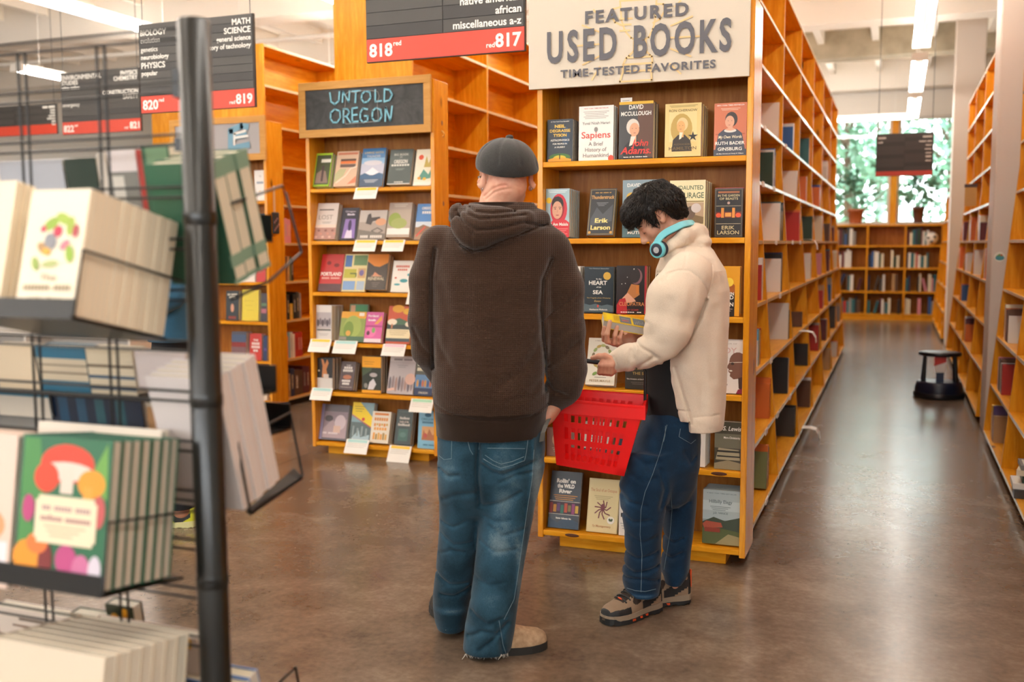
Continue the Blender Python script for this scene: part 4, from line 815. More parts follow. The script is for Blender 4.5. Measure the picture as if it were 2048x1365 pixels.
O(3, f5(450), f5(705), 509, LN, .02, '#e0cf96', 'map cover of coloured photo tiles, local case fourth shelf', [('r',.03,.66,.32,.97,'#4a70a8'),('r',.4,.7,.97,.97,'#6a8a5a'),('r',.03,.36,.55,.6,'#b5ae3e'),('r',.62,.36,.95,.62,'#c8a070'),('r',.03,.04,.55,.28,'#7fa0cc'),('r',.62,.04,.95,.28,'#a8b8c8'),('e',.78,.5,.1,.12,'#7a6a9a'),('l',[(.3,.48),(.55,.48),(.55,.4)],.05,'#5a6a3a')])
O(3, f5(705), f5(930), 509, LN, .035, '#4e4640', 'brown cover with orange sunset behind mountain, local case fourth shelf', [('r',0,.62,1,1,'#e08a34'),('p',[(0,.8),(.35,.66),(.6,.64),(1,.76),(1,.5),(0,.5)],'#4e4640'),('p',[(.3,.38),(.4,.5),(.6,.42),(.75,.38)],'#d08a6a'),('t','OREGON',.5,.36,.045,'#d8b090',{'fit':.5}),('t','RENEWAL',.5,.27,.08,'#e0d0b0',{'fit':.78}),('L',.3,.7,.2,3,.05,'#8a7a70')], copies=1)
O(3, f5(985), f5(1200), 522, LN, .025, '#e8e2d8', 'small white cover with teal whale and red lettering, local case fourth shelf', [('r',.04,.04,.96,.96,'#eee9e0'),('t','PACIFIC',.5,.78,.07,'#d0604a',{'fit':.7,'b':.03}),('t','TALES',.5,.68,.06,'#d0604a',{'fit':.5,'b':.03}),('e',.62,.36,.2,.09,'#4a9aa0'),('e',.3,.24,.16,.05,'#5aaab0'),('e',.85,.55,.08,.06,'#4a9aa0'),('e',.2,.45,.06,.04,'#d0604a')])
O(2, f5(155), f5(345), 611, 3, .045, '#e2dcd6', 'upright white book with group photo in grey, local case third shelf left end', [('r',.03,.35,.97,.8,'#b8b0b4')]+[('e',.12+.15*i,.5+.04*(i%2),.08,.2,['#5a5258','#7a7278'][i%2]) for i in range(6)]+[('t','BRIDGEMAN',.5,.28,.05,'#3a3a38',{'fit':.9,'b':.03}),('L',.2,.8,.2,2,.04,'#a8a29c')], copies=3)
px_book(OY, 2, f5(520), f5(720), 609, 10, .02, '#4a7a4a', 'taller green guidebook standing behind the yellow-banded guide, third shelf', [('r',.05,.7,.3,.97,'#d0a078'),('r',.35,.7,.95,.97,'#3f8a52')], setback=.1, group=OG)
O(2, f5(420), f5(690), 624, LN, .03, '#8a9a44', 'grass green guide with yellow band, local case third shelf', [('r',0,.78,1,1,'#e8a834'),('r',.72,.86,.92,.97,'#efe6d6'),('e',.5,.5,.35,.4,'#9aaa50'),('e',.35,.4,.2,.3,'#6f8a34'),('r',0,.0,1,.18,'#4a6a50'),('r',0,.06,.3,.16,'#8a8278'),('e',.35,.28,.1,.1,'#d09a40')])
O(2, f5(695), f5(880), 625, LN, .035, '#d0589a', 'hot pink cover with cartoon scene, local case third shelf', [('r',0,0,1,.12,'#e8d8e0'),('e',.35,.35,.3,.3,'#e070a8'),('e',.2,.3,.1,.12,'#5a2a3a'),('e',.5,.4,.1,.15,'#7aa05a'),('r',.0,.5,1,.56,'#a83a78'),('p',[(.5,.6),(.9,.9),(.95,.75),(.7,.6)],'#e09a50'),('t','Portland',.4,.84,.07,'#f4e4ec',{'fit':.6,'b':.03}),('t','Family',.35,.7,.07,'#f4e4ec',{'fit':.45,'b':.03})])
O(2, f5(930), f5(1190), 613, LN, .025, '#c8502a', 'red-orange cover with mushrooms and cream band, beside the brown sleeve', [('e',.4,.93,.25,.15,'#f0b03a'),('e',.8,.86,.2,.12,'#f0b83a'),('p',[(0,.6),(.5,.68),(1,.55),(1,.4),(0,.45)],'#4a6a50'),('r',0,.38,1,.5,'#33403e'),('e',.2,.57,.2,.12,'#efe0c8'),('r',.17,.40,.23,.52,'#c07a50'),('e',.9,.52,.15,.1,'#efe0c8'),('r',0,.14,1,.38,'#e8d8b0'),('L',.1,.9,.34,3,.05,'#a8946a'),('r',0,.05,1,.14,'#3f4a52')])
O(1, g5(175), g5(368), 717, 3, .04, '#25211f', 'dark cover with raised-arms figure and white foot, local case second shelf left', [('r',0,0,1,.38,'#dcd6d0'),('p',[(.3,.4),(.35,.75),(.25,.98),(.4,.95),(.5,.8),(.65,.97),(.75,.85),(.6,.65),(.7,.4)],'#c8804a'),('r',.4,.36,.75,.5,'#d8c8bc'),('e',.1,.6,.06,.06,'#e8dcc0')], copies=3)
O(1, g5(440), g5(600), 724, LN, .03, '#4a3436', 'small maroon paperback with white block lettering, local case second shelf', [('t','THE',.5,.84,.05,'#e8e0da',{'fit':.3}),('t','STAR',.5,.74,.08,'#f0e8e2',{'fit':.6,'b':.04}),('t','BOUND',.5,.64,.08,'#f0e8e2',{'fit':.7,'b':.04}),('e',.5,.45,.3,.14,'#b06a48'),('t','NORTH',.45,.28,.07,'#f0e8e2',{'fit':.6,'b':.04}),('t','ROAD',.45,.18,.07,'#f0e8e2',{'fit':.5,'b':.04}),('L',.1,.9,.1,1,.05,'#c8b8ac')], copies=1)
O(1, g5(705), g5(920), 714, 3, .03, '#2e3226', 'black and yellow cover with white face shape, local case second shelf', [('r',0,.70,1,1,'#f0a818'),('r',0,0,1,.08,'#f0a818'),('p',[(0,.45),(.5,.62),(.5,.7),(0,.7)],'#46563a'),('p',[(.3,.1),(.6,.1),(.75,.25),(.6,.4),(.4,.3)],'#d8d4d8'),('e',.6,.5,.2,.1,'#b0a8a8'),('e',.2,.2,.1,.12,'#8a8a84'),('L',.1,.65,.86,2,.06,'#a87410')], copies=2)
O(1, g5(985), g5(1280), 713, LN, .035, '#b4aaac', 'grey cover with line of standing figures, local case second shelf', [('r',0,.85,1,1,'#c8c0c0'),('t','BRAVE RIVER',.5,.88,.05,'#7a7074',{'fit':.7}),('L',.3,.7,.76,2,.05,'#8a8286')]+[('e',.08+.12*i,.25+.03*(i%2),.05,.26,['#6a6068','#8a7a7c','#a08078'][i%3]) for i in range(8)]+[('e',.85,.4,.2,.2,'#d0a898'),('p',[(0,.05),(.3,.1),(.25,.16),(0,.12)],'#e0b8a8')], copies=0)
O(1, g5(1290), g5(1500), 717, LN, .025, '#4a4a3e', 'olive and navy cover with figures, beside the brown sleeve', [('r',0,0,1,.2,'#1f2c50'),('r',.05,.78,.95,.88,'#d8d2bc'),('r',.05,.65,.95,.74,'#cfc9b2'),('r',0,.2,1,.55,'#5a80a8')]+[('e',.15+.14*i,.32,.06,.18,['#c08a3a','#2a4a7a','#b0603a'][i%3]) for i in range(6)]+[('t','OREGON',.5,.05,.05,'#e0d8c8',{'fit':.5})])
O(0, g5(195), g5(520), 810, LN, .025, '#5c545c', 'dusky house photo cover with lavender edge, local case bottom shelf left', [('r',0,0,.1,1,'#9490b4'),('r',.12,.05,.97,.8,'#8a7a84'),('p',[(.12,.3),(.4,.55),(.6,.5),(.97,.6),(.97,.05),(.12,.05)],'#a8949a'),('e',.72,.5,.2,.24,'#c8b8c0'),('r',.5,.2,.75,.4,'#d0b0a0'),('e',.3,.6,.15,.1,'#4a4448'),('t','THE LIBRARY',.4,.16,.05,'#d8ccd0',{'fit':.55})], copies=1)
O(0, g5(555), g5(800), 806, LN, .02, '#7fa0a8', 'yellow and grey cover with city photo, local case bottom shelf', [('r',0,0,1,.5,'#5a6a6c'),('p',[(0,1),(.35,1),(1,.62),(1,.38),(0,.7)],'#f0d01c'),('l',[(0,.68),(1,.36)],.03,'#c8403a'),('e',.55,.58,.07,.07,'#c83a2c'),('p',[(.1,.1),(.4,.3),(.5,.12),(.9,.2),(.9,.05),(.1,.03)],'#a8c0c8')]+[('r',.1+.2*i,.15,.18+.2*i,.4-.05*(i%2),'#8a9898') for i in range(4)]+[('L',.1,.6,.9,3,.06,'#7a6a20')], copies=1)
O(0, g5(790), g5(1000), 824, LN, .03, '#e0d6c4', 'cream cover with orange pattern rows, local case bottom shelf', [('r',.12,.88,.88,.95,'#d8803a'),('t','STREET',.5,.7,.1,'#d88a3a',{'fit':.75,'b':.05}),('t','ROOTS',.5,.40,.09,'#e09a44',{'fit':.7,'b':.05})]+[('r',.14+.13*i,.52+.03*(i%2),.24+.13*i,.62,['#d88a3a','#c8a04a'][i%2]) for i in range(6)]+[('r',.14+.13*i,.1,.24+.13*i,.32-.04*(i%2),['#e09a3a','#a88a4a','#d8a44a'][i%3]) for i in range(6)], copies=1)
O(0, g5(1065), g5(1250), 820, LN, .03, '#2f3d3a', 'dark green cover with pale lettering, local case bottom shelf', [('r',.1,.9,.9,.97,'#4a5a58'),('t','Mystery',.5,.72,.07,'#d8d0c8',{'fit':.6}),('t','Trails of the',.5,.62,.055,'#c8b8b0',{'fit':.55}),('t','Northwest',.5,.53,.07,'#d8d0c8',{'fit':.72}),('r',.2,.1,.8,.45,'#3f625c'),('e',.5,.28,.2,.14,'#557a74')], copies=1)
O(0, g5(1335), g5(1545), 822, 8, .02, '#7fb8d4', 'light blue cover with orange city drawing, local case bottom shelf right', [('e',.5,.88,.18,.1,'#3a6a8a'),('t','OREGON',.5,.74,.06,'#3a6a8a',{'fit':.7}),('t','STORIES',.5,.66,.05,'#3a6a8a',{'fit':.6}),('r',.2,.22,1,.58,'#d8a470'),('p',[(.2,.22),(.3,.5),(.45,.3),(.6,.52),(.8,.35),(1,.5),(1,.22)],'#b0704a'),('e',.4,.34,.1,.12,'#c05a50'),('t','SECOND EDITION',.6,.08,.035,'#3a6a8a',{'fit':.6})])
# shelf-talker cards
def shelf_card(xl, xr, yt, yb, idx, band_, label, tilt=.5):
    y = OY+.0015; zt = z_at(yt, -3.2, y); x0, x1 = x_at(xl, y, zt), x_at(xr, y, zt); w = x1-x0
    hh = zt-z_at(yb, -3.2, y-.02); L = hh/cos(tilt)*.97
    t = thing('shelf_card', label, 'shelf card', (x0, y, zt), (-tilt*-1*-1, 0, 0))
    MB().box(0, w, -.0008, 0, -L, 0).build('card', CARD, t, bevel=.0003)
    p = Print(.0002); p.rect(.012, -.022, w-.012, -.003, band_)
    for k in range(3): p.rect(.014, -.032-k*.012, w-.014-.015*(k == 2), -.0285-k*.012, '#c8c2b8')
    p.build('card_print', t, (0, -.0009, 0)); return t
YB, TB, GB, PB = '#f2c437', '#a9d3cf', '#9ed0ae', '#e6c2cc'
for xl, xr, yt, yb, i, b_, lb in [(712,757,375,399,5,YB,'white shelf card with yellow band under the blue volcano book'), (711,755,480,504,4,YB,'white shelf card with yellow band under the grey horse book'), (768,811,480,504,4,YB,'white shelf card with yellow band under the green bush book'),
    (817,862,583,608,3,YB,'white shelf card on the fourth shelf half hidden by the brown sleeve'), (622,664,682,709,2,YB,'white shelf card with yellow band at the left end of third shelf'), (670,716,684,710,2,TB,'white shelf card with pale teal band under the green guide'), (767,813,687,711,2,PB,'white shelf card with pinkish print under the mushroom cover'),
    (625,666,782,807,1,TB,'white shelf card with blue-green band at the left end of second shelf'), (823,868,793,819,1,GB,'white shelf card with green band beside the brown sweater hem'), (694,739,882,910,0,TB,'white shelf card with green band on the bottom shelf, left one'), (780,824,888,920,0,YB,'white shelf card with yellow band on the bottom shelf, right one')]:
    shelf_card(xl, xr, yt, yb, i, b_, lb)
# books on the case left of it
LG = 'face-out books on the case under the lettered board'
def Lb(*a, **k): return px_book(LY, *a, group=LG, setback=.03, **k)
Lb(5, 508, 531, 341, 4, .03, '#e9e4de', 'white book with small grey print under the lettered board', [('t','THE',.5,.78,.05,'#8a8684',{'fit':.2}),('t','HOUSE',.5,.55,.08,'#7a8aa0',{'fit':.6}),('e',.5,.3,.05,.05,'#e0b43c')], copies=1)
Lb(4, 506, 531, 428, 4, .03, '#2b2726', 'dark book with pale dots left of the strap, behind the wire rack', [('e',.5,.6,.25,.25,'#c8bcb0')], copies=1)
Lb(4, 470, 503, 425, 4, .03, '#8a3a34', 'brick red book behind the green stack, lettered board case', [])
Lb(3, 513, 531, 528, 4, .03, '#c02a22', 'bright red book on the shelf above the plain yellow book', [])
Lb(3, 478, 510, 520, 4, .03, '#e6ded6', 'white book on the shelf above the plain yellow book', [('L',.2,.8,.7,3,.08,'#b0a8a0')])
Lb(2, 452, 477, 582, 4, .045, '#22282a', 'black book with orange figure, left of the plain yellow book', [('t','THE FEATHER',.5,.84,.06,'#e4dccb',{'fit':.8,'b':.03}),('t','THIEF',.5,.75,.06,'#e4dccb',{'fit':.5,'b':.03}),('e',.5,.42,.13,.28,'#d8a084'),('r',.2,.05,.8,.14,'#8a3a30')], copies=1)
Lb(2, 484, 517, 580, 4, .03, '#e2cc34', 'plain yellow book on the lettered board case', [('L',.15,.7,.65,1,.1,'#c4ac24'),('L',.2,.6,.5,1,.1,'#c4ac24'),('L',.3,.7,.35,1,.1,'#c4ac24')], copies=2)
Lb(2, 521, 534, 587, 4, .03, '#3a3032', 'dark maroon book right of the plain yellow book', [('r',.1,.3,.9,.45,'#b06a78'),('r',.1,.55,.9,.65,'#5a7a5a')])
Lb(1, 463, 492, 664, 4, .04, '#54525e', 'book with blue, red and grey bands on the lettered board case', [('r',0,.45,1,.62,'#8a2f2c'),('r',0,.62,1,.9,'#4a5a78'),('r',0,.1,1,.45,'#7a5a5c')], copies=1)
Lb(1, 499, 523, 668, 4, .03, '#c23226', 'red book with white block letters on the lettered board case', [('t','THE',.5,.72,.07,'#efe2dc',{'fit':.4,'b':.04}),('t','CODE',.5,.58,.09,'#efe2dc',{'fit':.66,'b':.04}),('t','BREAK',.5,.45,.09,'#efe2dc',{'fit':.7,'b':.04}),('t','ER',.5,.32,.08,'#efe2dc',{'fit':.4,'b':.04})], copies=1)
Lb(1, 526, 534, 672, 4, .03, '#26305a', 'navy book with purple glow right of the red one', [('e',.5,.45,.4,.3,'#5a4a8a')])
Lb(0, 515, 534, 744, 4, .03, '#e0cdb8', 'cream book with teal dot at the foot of the lettered board case', [('e',.55,.45,.3,.25,'#4a9a8a'),('L',.2,.8,.85,2,.05,'#a08a78')])
# ================================================================== black wire book rack in the foreground
RY = 1.5; px0 = x_at(402, RY, 1.42)
RK = thing('wire_rack', 'black wire book rack with round steel post in front of the camera', 'book rack', (px0, RY, 0))
def cyl(r, z0, z1, n=20): return MB().lathe([(r, z0), (r, z1)], n)
ptop = z_at(38, px0, RY)
POSTM = mat('rack_post_metal', '#101313', .28, coat=.3)
MB().lathe([(.029, .02), (.029, ptop-.004), (.025, ptop)], 24).build('post', POSTM, RK)
for z in (z_at(437, px0, RY), z_at(800, px0, RY), z_at(1160, px0, RY)): MB().lathe([(.0295, -.012), (.0305, -.008), (.0305, .008), (.0295, .012)], 24).build('collar', POSTM, RK, (0, 0, z))
MB().lathe([(.029, .02), (.029, ptop)], 16).build('post', POSTM, RK, (-1.30, 0, 0))
MB().box(-.03, .03, -.32, .32, 0, .03).build('foot', BLACK, RK); MB().box(-.03, .03, -.32, .32, 0, .03).build('foot', BLACK, RK, (-1.30, 0, 0))
hw_ = MB().tube([(-1.28, 0, 0), (-.02, 0, 0)], .0027, 6).mesh('grid_wire', BLACK)
z0 = z_at(160, px0, RY); per = (z0-z_at(267, px0, RY))
k = 1
for i in range(-1, 16):
    z = z0-i*per
    for dz in (0, -.019):
        if .1 < z+dz < ptop: link('grid_wire', hw_, RK, (0, 0, z+dz))
vw = MB().tube([(0, 0, .12), (0, 0, ptop-.03)], .0027, 6).mesh('grid_wire', BLACK)
xg = x_at(203, RY, 1.5)-px0; dg = (x_at(203, RY, 1.5)-x_at(47, RY, 1.5))
for i in range(-1, 6):
    for dx in (0, .019):
        x = xg-i*dg+dx
        if -1.27 < x < -.04: link('grid_wire', vw, RK, (x, .004, 0))
cl = MB().box(-.008, .012, -.012, .012, -.012, .012).mesh('clip', BLACK)
for yy in (152, 182, 290): link('clip', cl, RK, (-.034, 0, z_at(yy, px0-.03, RY)))
def pocket(x0, x1, yf, zf, lean, dep, lip, wire_h, lab=None):
    """tray with a front lip, its sides a bent wire running back to the grid"""
    Rm = Matrix.Translation((x0-px0, yf-RY, zf)) @ Matrix.Rotation(-R_(lean), 4, 'X'); w = x1-x0
    mb = MB().box(-.004, w+.004, -.006, dep, -.006, -.001, 0, Rm).box(-.004, w+.004, -.008, -.003, -.006, lip, 0, Rm)
    tr = mb.build('tray', BLACK, RK)
    for x in (-.006, w+.006):
        MB().tube([Rm @ Vector((x, -.006, 0)), Rm @ Vector((x, -.006, wire_h)), Rm @ Vector((x, dep+.02, wire_h))], .0027, 6).build('pocket_wire', BLACK, tr)
yA = 1.26; CR = '#f4e6cd'
xa0, xa1 = x_at(28, yA, 1.3), x_at(147, yA, 1.3); zA = z_at(632, xa1, yA); nA = 16; thA = .0122; lnA = 14
hA = .215
flower = [('e',.5,.60,.42,.40,'#efe4cc'),('e',.42,.72,.14,.08,'#8fae3a',.5),('e',.62,.76,.14,.07,'#a0b844',-.4),('e',.75,.70,.07,.13,'#9ab040'),('e',.55,.66,.08,.08,'#c02a4a'),('e',.30,.68,.05,.05,'#c8405a'),('e',.36,.52,.14,.07,'#b08a5a',-.5),('e',.45,.58,.10,.12,'#8a8a90',.7),('e',.40,.50,.07,.05,'#e0a83a'),('e',.70,.55,.09,.06,'#d07a8a',.6),('e',.80,.48,.07,.12,'#8fb03a',.3),('e',.25,.40,.06,.10,'#93a850',.5),('e',.5,.40,.14,.05,'#b0b878',.1),('e',.85,.66,.05,.09,'#b0404a'),('t','The',.5,.27,.05,'#a8987c',{'fit':.28}),('t','BACKYARD BIRDS',.5,.19,.045,'#a8987c',{'fit':.8}),('t','and their blossoms',.5,.11,.03,'#b0a084',{'fit':.6})]
face_book(xa0, yA, zA-(nA+1)*(thA+.0008)*sin(R_(lnA)), xa1-xa0, hA, thA, lnA, CR, 'cream bird book with flower painting, frontmost in the upper rack pocket', 'cream bird books in the rack pocket', flower, nA, page=mat('pages_warm', '#fbe8cc', .8), inset=.0004)
pocket(xa0-.15, xa1, yA, zA-.001, lnA, .225, .028, .11)
# next stack to the left, cut by the frame
xb1 = x_at(5, yA, 1.3)
face_book(xb1-.135, yA-.005, zA-.04, .130, .232, .0122, lnA, '#f0e0c4', 'cream book at the left frame edge beside the bird books', 'cream books cut by the frame edge', [('e',.5,.6,.3,.3,'#c9b48c')], 12, page=mat('pages_warm', '#fbe8cc', .8))
# mushroom book
yB = 1.27; xm0, xm1 = x_at(22, yB, .9), x_at(202, yB, .9); zB = z_at(1188, xm1, yB); lnB = 9
mush = [('r',0,0,1,1,'#2c6a4a'),('p',[(.02,.02),(.2,.35),(.05,.6),(.3,.5),(.2,.98),(.02,.98)],'#4a8a4a'),('p',[(.75,.7),(.95,.98),(.98,.6)],'#6aa04a'),('e',.52,.82,.30,.17,'#d8452e'),('e',.52,.77,.30,.08,'#e8d4c8'),('r',.46,.62,.60,.80,'#e6d2c4'),('e',.30,.72,.14,.13,'#e0482c'),('e',.80,.70,.15,.12,'#ee9a2a'),('r',.72,.55,.82,.68,'#e8a03a'),('e',.12,.5,.07,.12,'#b8447a'),('e',.9,.52,.07,.14,'#c25a5a'),('e',.14,.17,.16,.15,'#e8962a'),('e',.35,.15,.08,.17,'#7a2c2c'),('e',.58,.18,.12,.13,'#b84a80'),('e',.75,.12,.1,.14,'#c6709a'),('e',.25,.27,.12,.09,'#e87a3a'),('e',.9,.14,.07,.12,'#d8d0dc'),('e',.05,.06,.05,.06,'#f0b83a'),('r',.24,.28,.86,.60,'#efe0c0'),('r',.21,.31,.89,.57,'#efe0c0'),('t','THE FOREST FLOOR',.55,.50,.032,'#b08a8a',{'fit':.54}),('t','mushroom companion',.55,.43,.04,'#a87878',{'fit':.56}),('L',.32,.78,.40,3,.03,'#cbb898')]
face_book(xm0, yB, zB-7*(.0243)*sin(R_(lnB)), xm1-xm0, z_at(888, xm1, yB+.03)-zB+.005, .0235, lnB, '#1f5d47', 'green mushroom book with floral cover, frontmost in the lower rack pocket', 'green mushroom books in the rack pocket', mush, 6, page=mat('pages_grey', '#cfc4b4', .8))
pocket(xm0-.16, xm1, yB, zB-.001, lnB, .2, .03, .12)
face_book(xm0-.16, yB-.005, zB-.03, .150, .27, .02, lnB, '#e8cdbd', 'pink cover at the left frame edge beside the mushroom book', 'pink books in the lower rack pocket', [('e',.6,.4,.3,.2,'#d8a070'),('r',.2,.1,.95,.3,'#ece4e8')], 3)
face_book(xm0-.14, 1.435, zB-.02, .30, z_at(868, xm1, 1.46)-zB+.02, .02, lnB, '#e6d8c6', 'tall cream book behind the mushroom books', 'rear book in the lower pocket', [], 0)
# bottom pocket: thick cream stack whose top shows
xc1 = x_at(205, 1.24, .45); zC = z_at(1345, xc1, 1.26)
face_book(xc1-.26, 1.22, zC-.26, .26, .25, .03, 10, '#ded0bb', 'cream book at the bottom frame edge, top of the lowest rack pocket', 'cream books in the lowest rack pocket', [('L',.2,.8,.7,4,.05,'#b0a088')], 6)
pocket(xc1-.26, xc1, 1.22, zC-.25, 10, .22, .03, .12)
# books on the rear side of the rack, their backs seen through the wires
def rear(xl, xr, yt, yb, y, th, colr, lab, lean=8, els=None, page=PAPER):
    z0 = z_at(yb, -1.5, y); x0, x1 = x_at(xl, y, z0), x_at(xr, y, z0); h = z_at(yt, (x0+x1)/2, y)-z0
    o = face_book(x0, y, z0, x1-x0, h, th, 0, colr, lab, 'books on the rear side of the wire rack', els or [], 0, page=page)
    o.rotation_euler = (R_(lean), 0, 0); return o
def shelf_rear(zpx, y, dep=.18):
    z = z_at(zpx, -1.4, y); tr = MB().box(-1.27, -.04, y-RY-.02, y-RY+dep, z-.008, z-.003).box(-1.27, -.04, y-RY+dep, y-RY+dep+.004, z-.008, z+.05).build('tray', BLACK, RK)
y = 1.60
rear(20, 146, 322, 470, y, .03, '#b7bac2', 'pale grey book on the rack rear behind the bird books')
rear(150, 212, 318, 470, y, .04, '#2a3a30', 'dark green book on the rack rear beside the pale grey one')
rear(215, 232, 308, 470, y, .03, '#cfc6ba', 'narrow cream book on the rack rear, upper row')
rear(236, 292, 302, 470, y, .03, '#dcd2d2', 'white book on the rack rear next to a red edge', els=[('r',0,0,1,.75,'#7c7a74'),('r',.1,.2,.5,.7,'#cfcac0')])
rear(294, 310, 300, 470, y, .03, '#a83a34', 'red edged book on the rack rear, upper row')
rear(313, 366, 290, 530, y, .05, '#2f5a44', 'green book on the rack rear just left of the post', els=[('r',.15,.72,.95,.98,'#6f8f6e'),('r',.15,.45,.95,.6,'#3f6a52'),('e',.5,.55,.2,.12,'#c86a34')])
shelf_rear(478, y)
rear(0, 80, 690, 790, y, .03, '#e0cdb0', 'cream book low on the rack rear at the frame edge')
rear(84, 182, 694, 790, y, .04, '#2f6a86', 'blue book low on the rack rear', els=[('r',0,.25,1,.75,'#cdbfa6'),('r',0,.4,1,.45,'#8a7a68'),('r',0,.58,1,.62,'#8a7a68')])
rear(184, 276, 698, 790, y, .04, '#d0c2a8', 'tan striped book low on the rack rear', els=[('r',0,.35,1,.42,'#34506a'),('r',0,.6,1,.66,'#6a5a4a'),('r',0,.1,1,.2,'#34506a')])
rear(279, 380, 704, 776, y, .01, '#d9ccc8', 'pale pink-white book low on the rack rear beside the post')
rear(0, 104, 758, 850, y+.04, .02, '#2c6f88', 'teal book below the cream one on the rack rear', els=[('r',0,0,1,.55,'#d6ccbc')])
rear(106, 290, 742, 858, y+.05, .03, '#16253a', 'big navy book low on the rack rear', els=[('r',.1,.05,.2,.5,'#1f4a66'),('r',.3,.05,.4,.5,'#2a5068'),('r',.5,.05,.6,.5,'#2f5a62'),('r',.72,.05,.82,.5,'#2f5a62')])
rear(300, 388, 800, 868, y+.05, .03, '#b98a5c', 'brown patterned book low on the rack rear beside the post', els=[('e',.45,.5,.12,.16,'#d9a05a'),('e',.8,.35,.12,.16,'#d08a44'),('r',0,.8,1,1,'#c9b8a0')])
shelf_rear(794, y); shelf_rear(872, y+.05)
rear(0, 150, 1222, 1310, y, .03, '#ddd0c4', 'pale book in the lowest rear row at the frame edge', els=[('r',.3,.6,1,.7,'#6a5a50'),('r',.2,.35,1,.42,'#7a5a48')])
rear(152, 225, 1228, 1320, y, .03, '#33402c', 'dark olive book in the lowest rear row', els=[('r',0,.7,1,1,'#d9c0a0')])
rear(228, 282, 1205, 1330, y+.02, .03, '#2f3626', 'black book with yellow flowers in the lowest rear row', els=[('e',.3,.75,.16,.2,'#d9951c'),('e',.7,.85,.16,.2,'#d9951c'),('e',.6,.5,.14,.18,'#c8901c')])
rear(196, 408, 1255, 1345, y-.03, .03, '#dcc8b8', 'pinkish book with yellow stroke in the lowest rear row', els=[('p',[(.55,.05),(.68,.05),(.85,.75),(.72,.7)],'#e0a31c'),('e',.9,.9,.05,.06,'#e0a31c'),('r',0,0,.6,.3,'#a87868')])
# rear pockets beyond the post: books face away from us, their spines towards +x
def rear_stack(n_, xr, y0, zb, th, w, h, lean, cov, spine, lab, group, bands=()):
    cm = C(cov, .4); b = .003
    me = MB().box(-w, 0, 0, b, 0, h).box(-w, 0, th-b, th, 0, h).box(-b, 0, b, th-b, 0, h, 1)
    for z0, z1 in bands: me.box(-b, .0004, -.0004, th+.0004, z0*h, z1*h, 2)
    me = me.mesh('book', [cm, C(spine, .5), C('#7f9c86', .5)]); pg = MB().box(-w+.003, -b, b, th-b, .003, h-.003).mesh('page_block', PAPER2)
    ln = R_(lean)
    for k in range(n_):
        o = link('book', me, None, (xr-.004*(k % 2), y0+k*(th+.001)*cos(ln), zb+k*(th+.001)*sin(ln))); o.rotation_euler = (ln, 0, 0); link('page_block', pg, o)
        tag(o, lab % ORD[k+1], 'book', group)
XR = -1.165
rear_stack(3, XR, 1.575, z_at(570, XR, 1.575), .038, .15, .235, 17, '#2f5f49', '#ddd2bb', 'green book with cream spine, %s from the grid, upper pocket right of the post', 'green books in the rear rack pocket', ((.0,.04),(.14,.24),(.86,1.0)))
rear_stack(6, XR, 1.575, z_at(1022, XR, 1.575), .021, .165, .275, 15, '#e6dcd8', '#e4d5ce', 'white paperback, %s from the grid, middle pocket right of the post', 'white books in the rear rack pocket')
rear_stack(2, XR, 1.61, z_at(1575, XR, 1.6), .03, .2, .235, 15, '#4a78b8', '#d8d2c8', 'blue and white book, %s from the grid, lowest pocket right of the post', 'blue books in the lowest rear pocket')
def end_wire(pts, name='pocket_wire'):
    P = []
    for px, py, y in pts:
        z = z_at(py, -1.0, y); x = x_at(px, y, z); z = z_at(py, x, y); P.append((x-px0, y-RY, z))
    MB().tube(P, .003, 7).build(name, BLACK, RK)
    return P
end_wire([(452,412,1.56),(472,404,1.57),(565,372,1.80),(572,388,1.80),(603,505,1.80)]); P = end_wire([(462,600,1.56),(540,562,1.58),(603,505,1.80)])
end_wire([(462,870,1.56),(474,882,1.57),(580,826,1.80),(605,952,1.80),(500,1025,1.57),(474,882,1.57)])
end_wire([(495,1450,1.56),(520,1400,1.57),(590,1336,1.80),(612,1440,1.80)])
def end_tray(p4_):
    P = []
    for px, py, y in p4_:
        z = z_at(py, -1.0, y); x = x_at(px, y, z); z = z_at(py, x, y); P.append((x-px0, y-RY, z))
    n = len(P); MB().add(P+[(a, b, c-.006) for a, b, c in P], [(0,1,2,3), (7,6,5,4), (0,4,5,1), (1,5,6,2), (2,6,7,3), (3,7,4,0)]).build('tray', BLACK, RK)
end_tray([(492,1020,1.57),(502,1026,1.57),(605,954,1.80),(588,936,1.80)])
# strap with a dark floral case hung on the lettered-board case
sx = -5.395+.471
t = thing('hanging_case', 'dark floral case on a pale strap hanging on the side of the lettered board case', 'case', (sx, LY+.10, 0))
za, zb, zc = z_at(372, sx, LY+.1), z_at(425, sx, LY+.1), z_at(468, sx, LY+.1)
MB().box(0, .004, -.012, .012, zb, za).build('strap', C('#d8b48c'), t)
MB().box(0, .02, -.045, .045, zc, zb).build('pouch', C('#1d1a1a'), t, bevel=.008)
mb = MB()
for k in range(7): mb.ell((.0205, -.03+.02*(k % 4), zc+.03+.018*k*.9), (.001, .008, .009), 8, 5)
mb.build('flower_print', C('#b98a8a'), t)

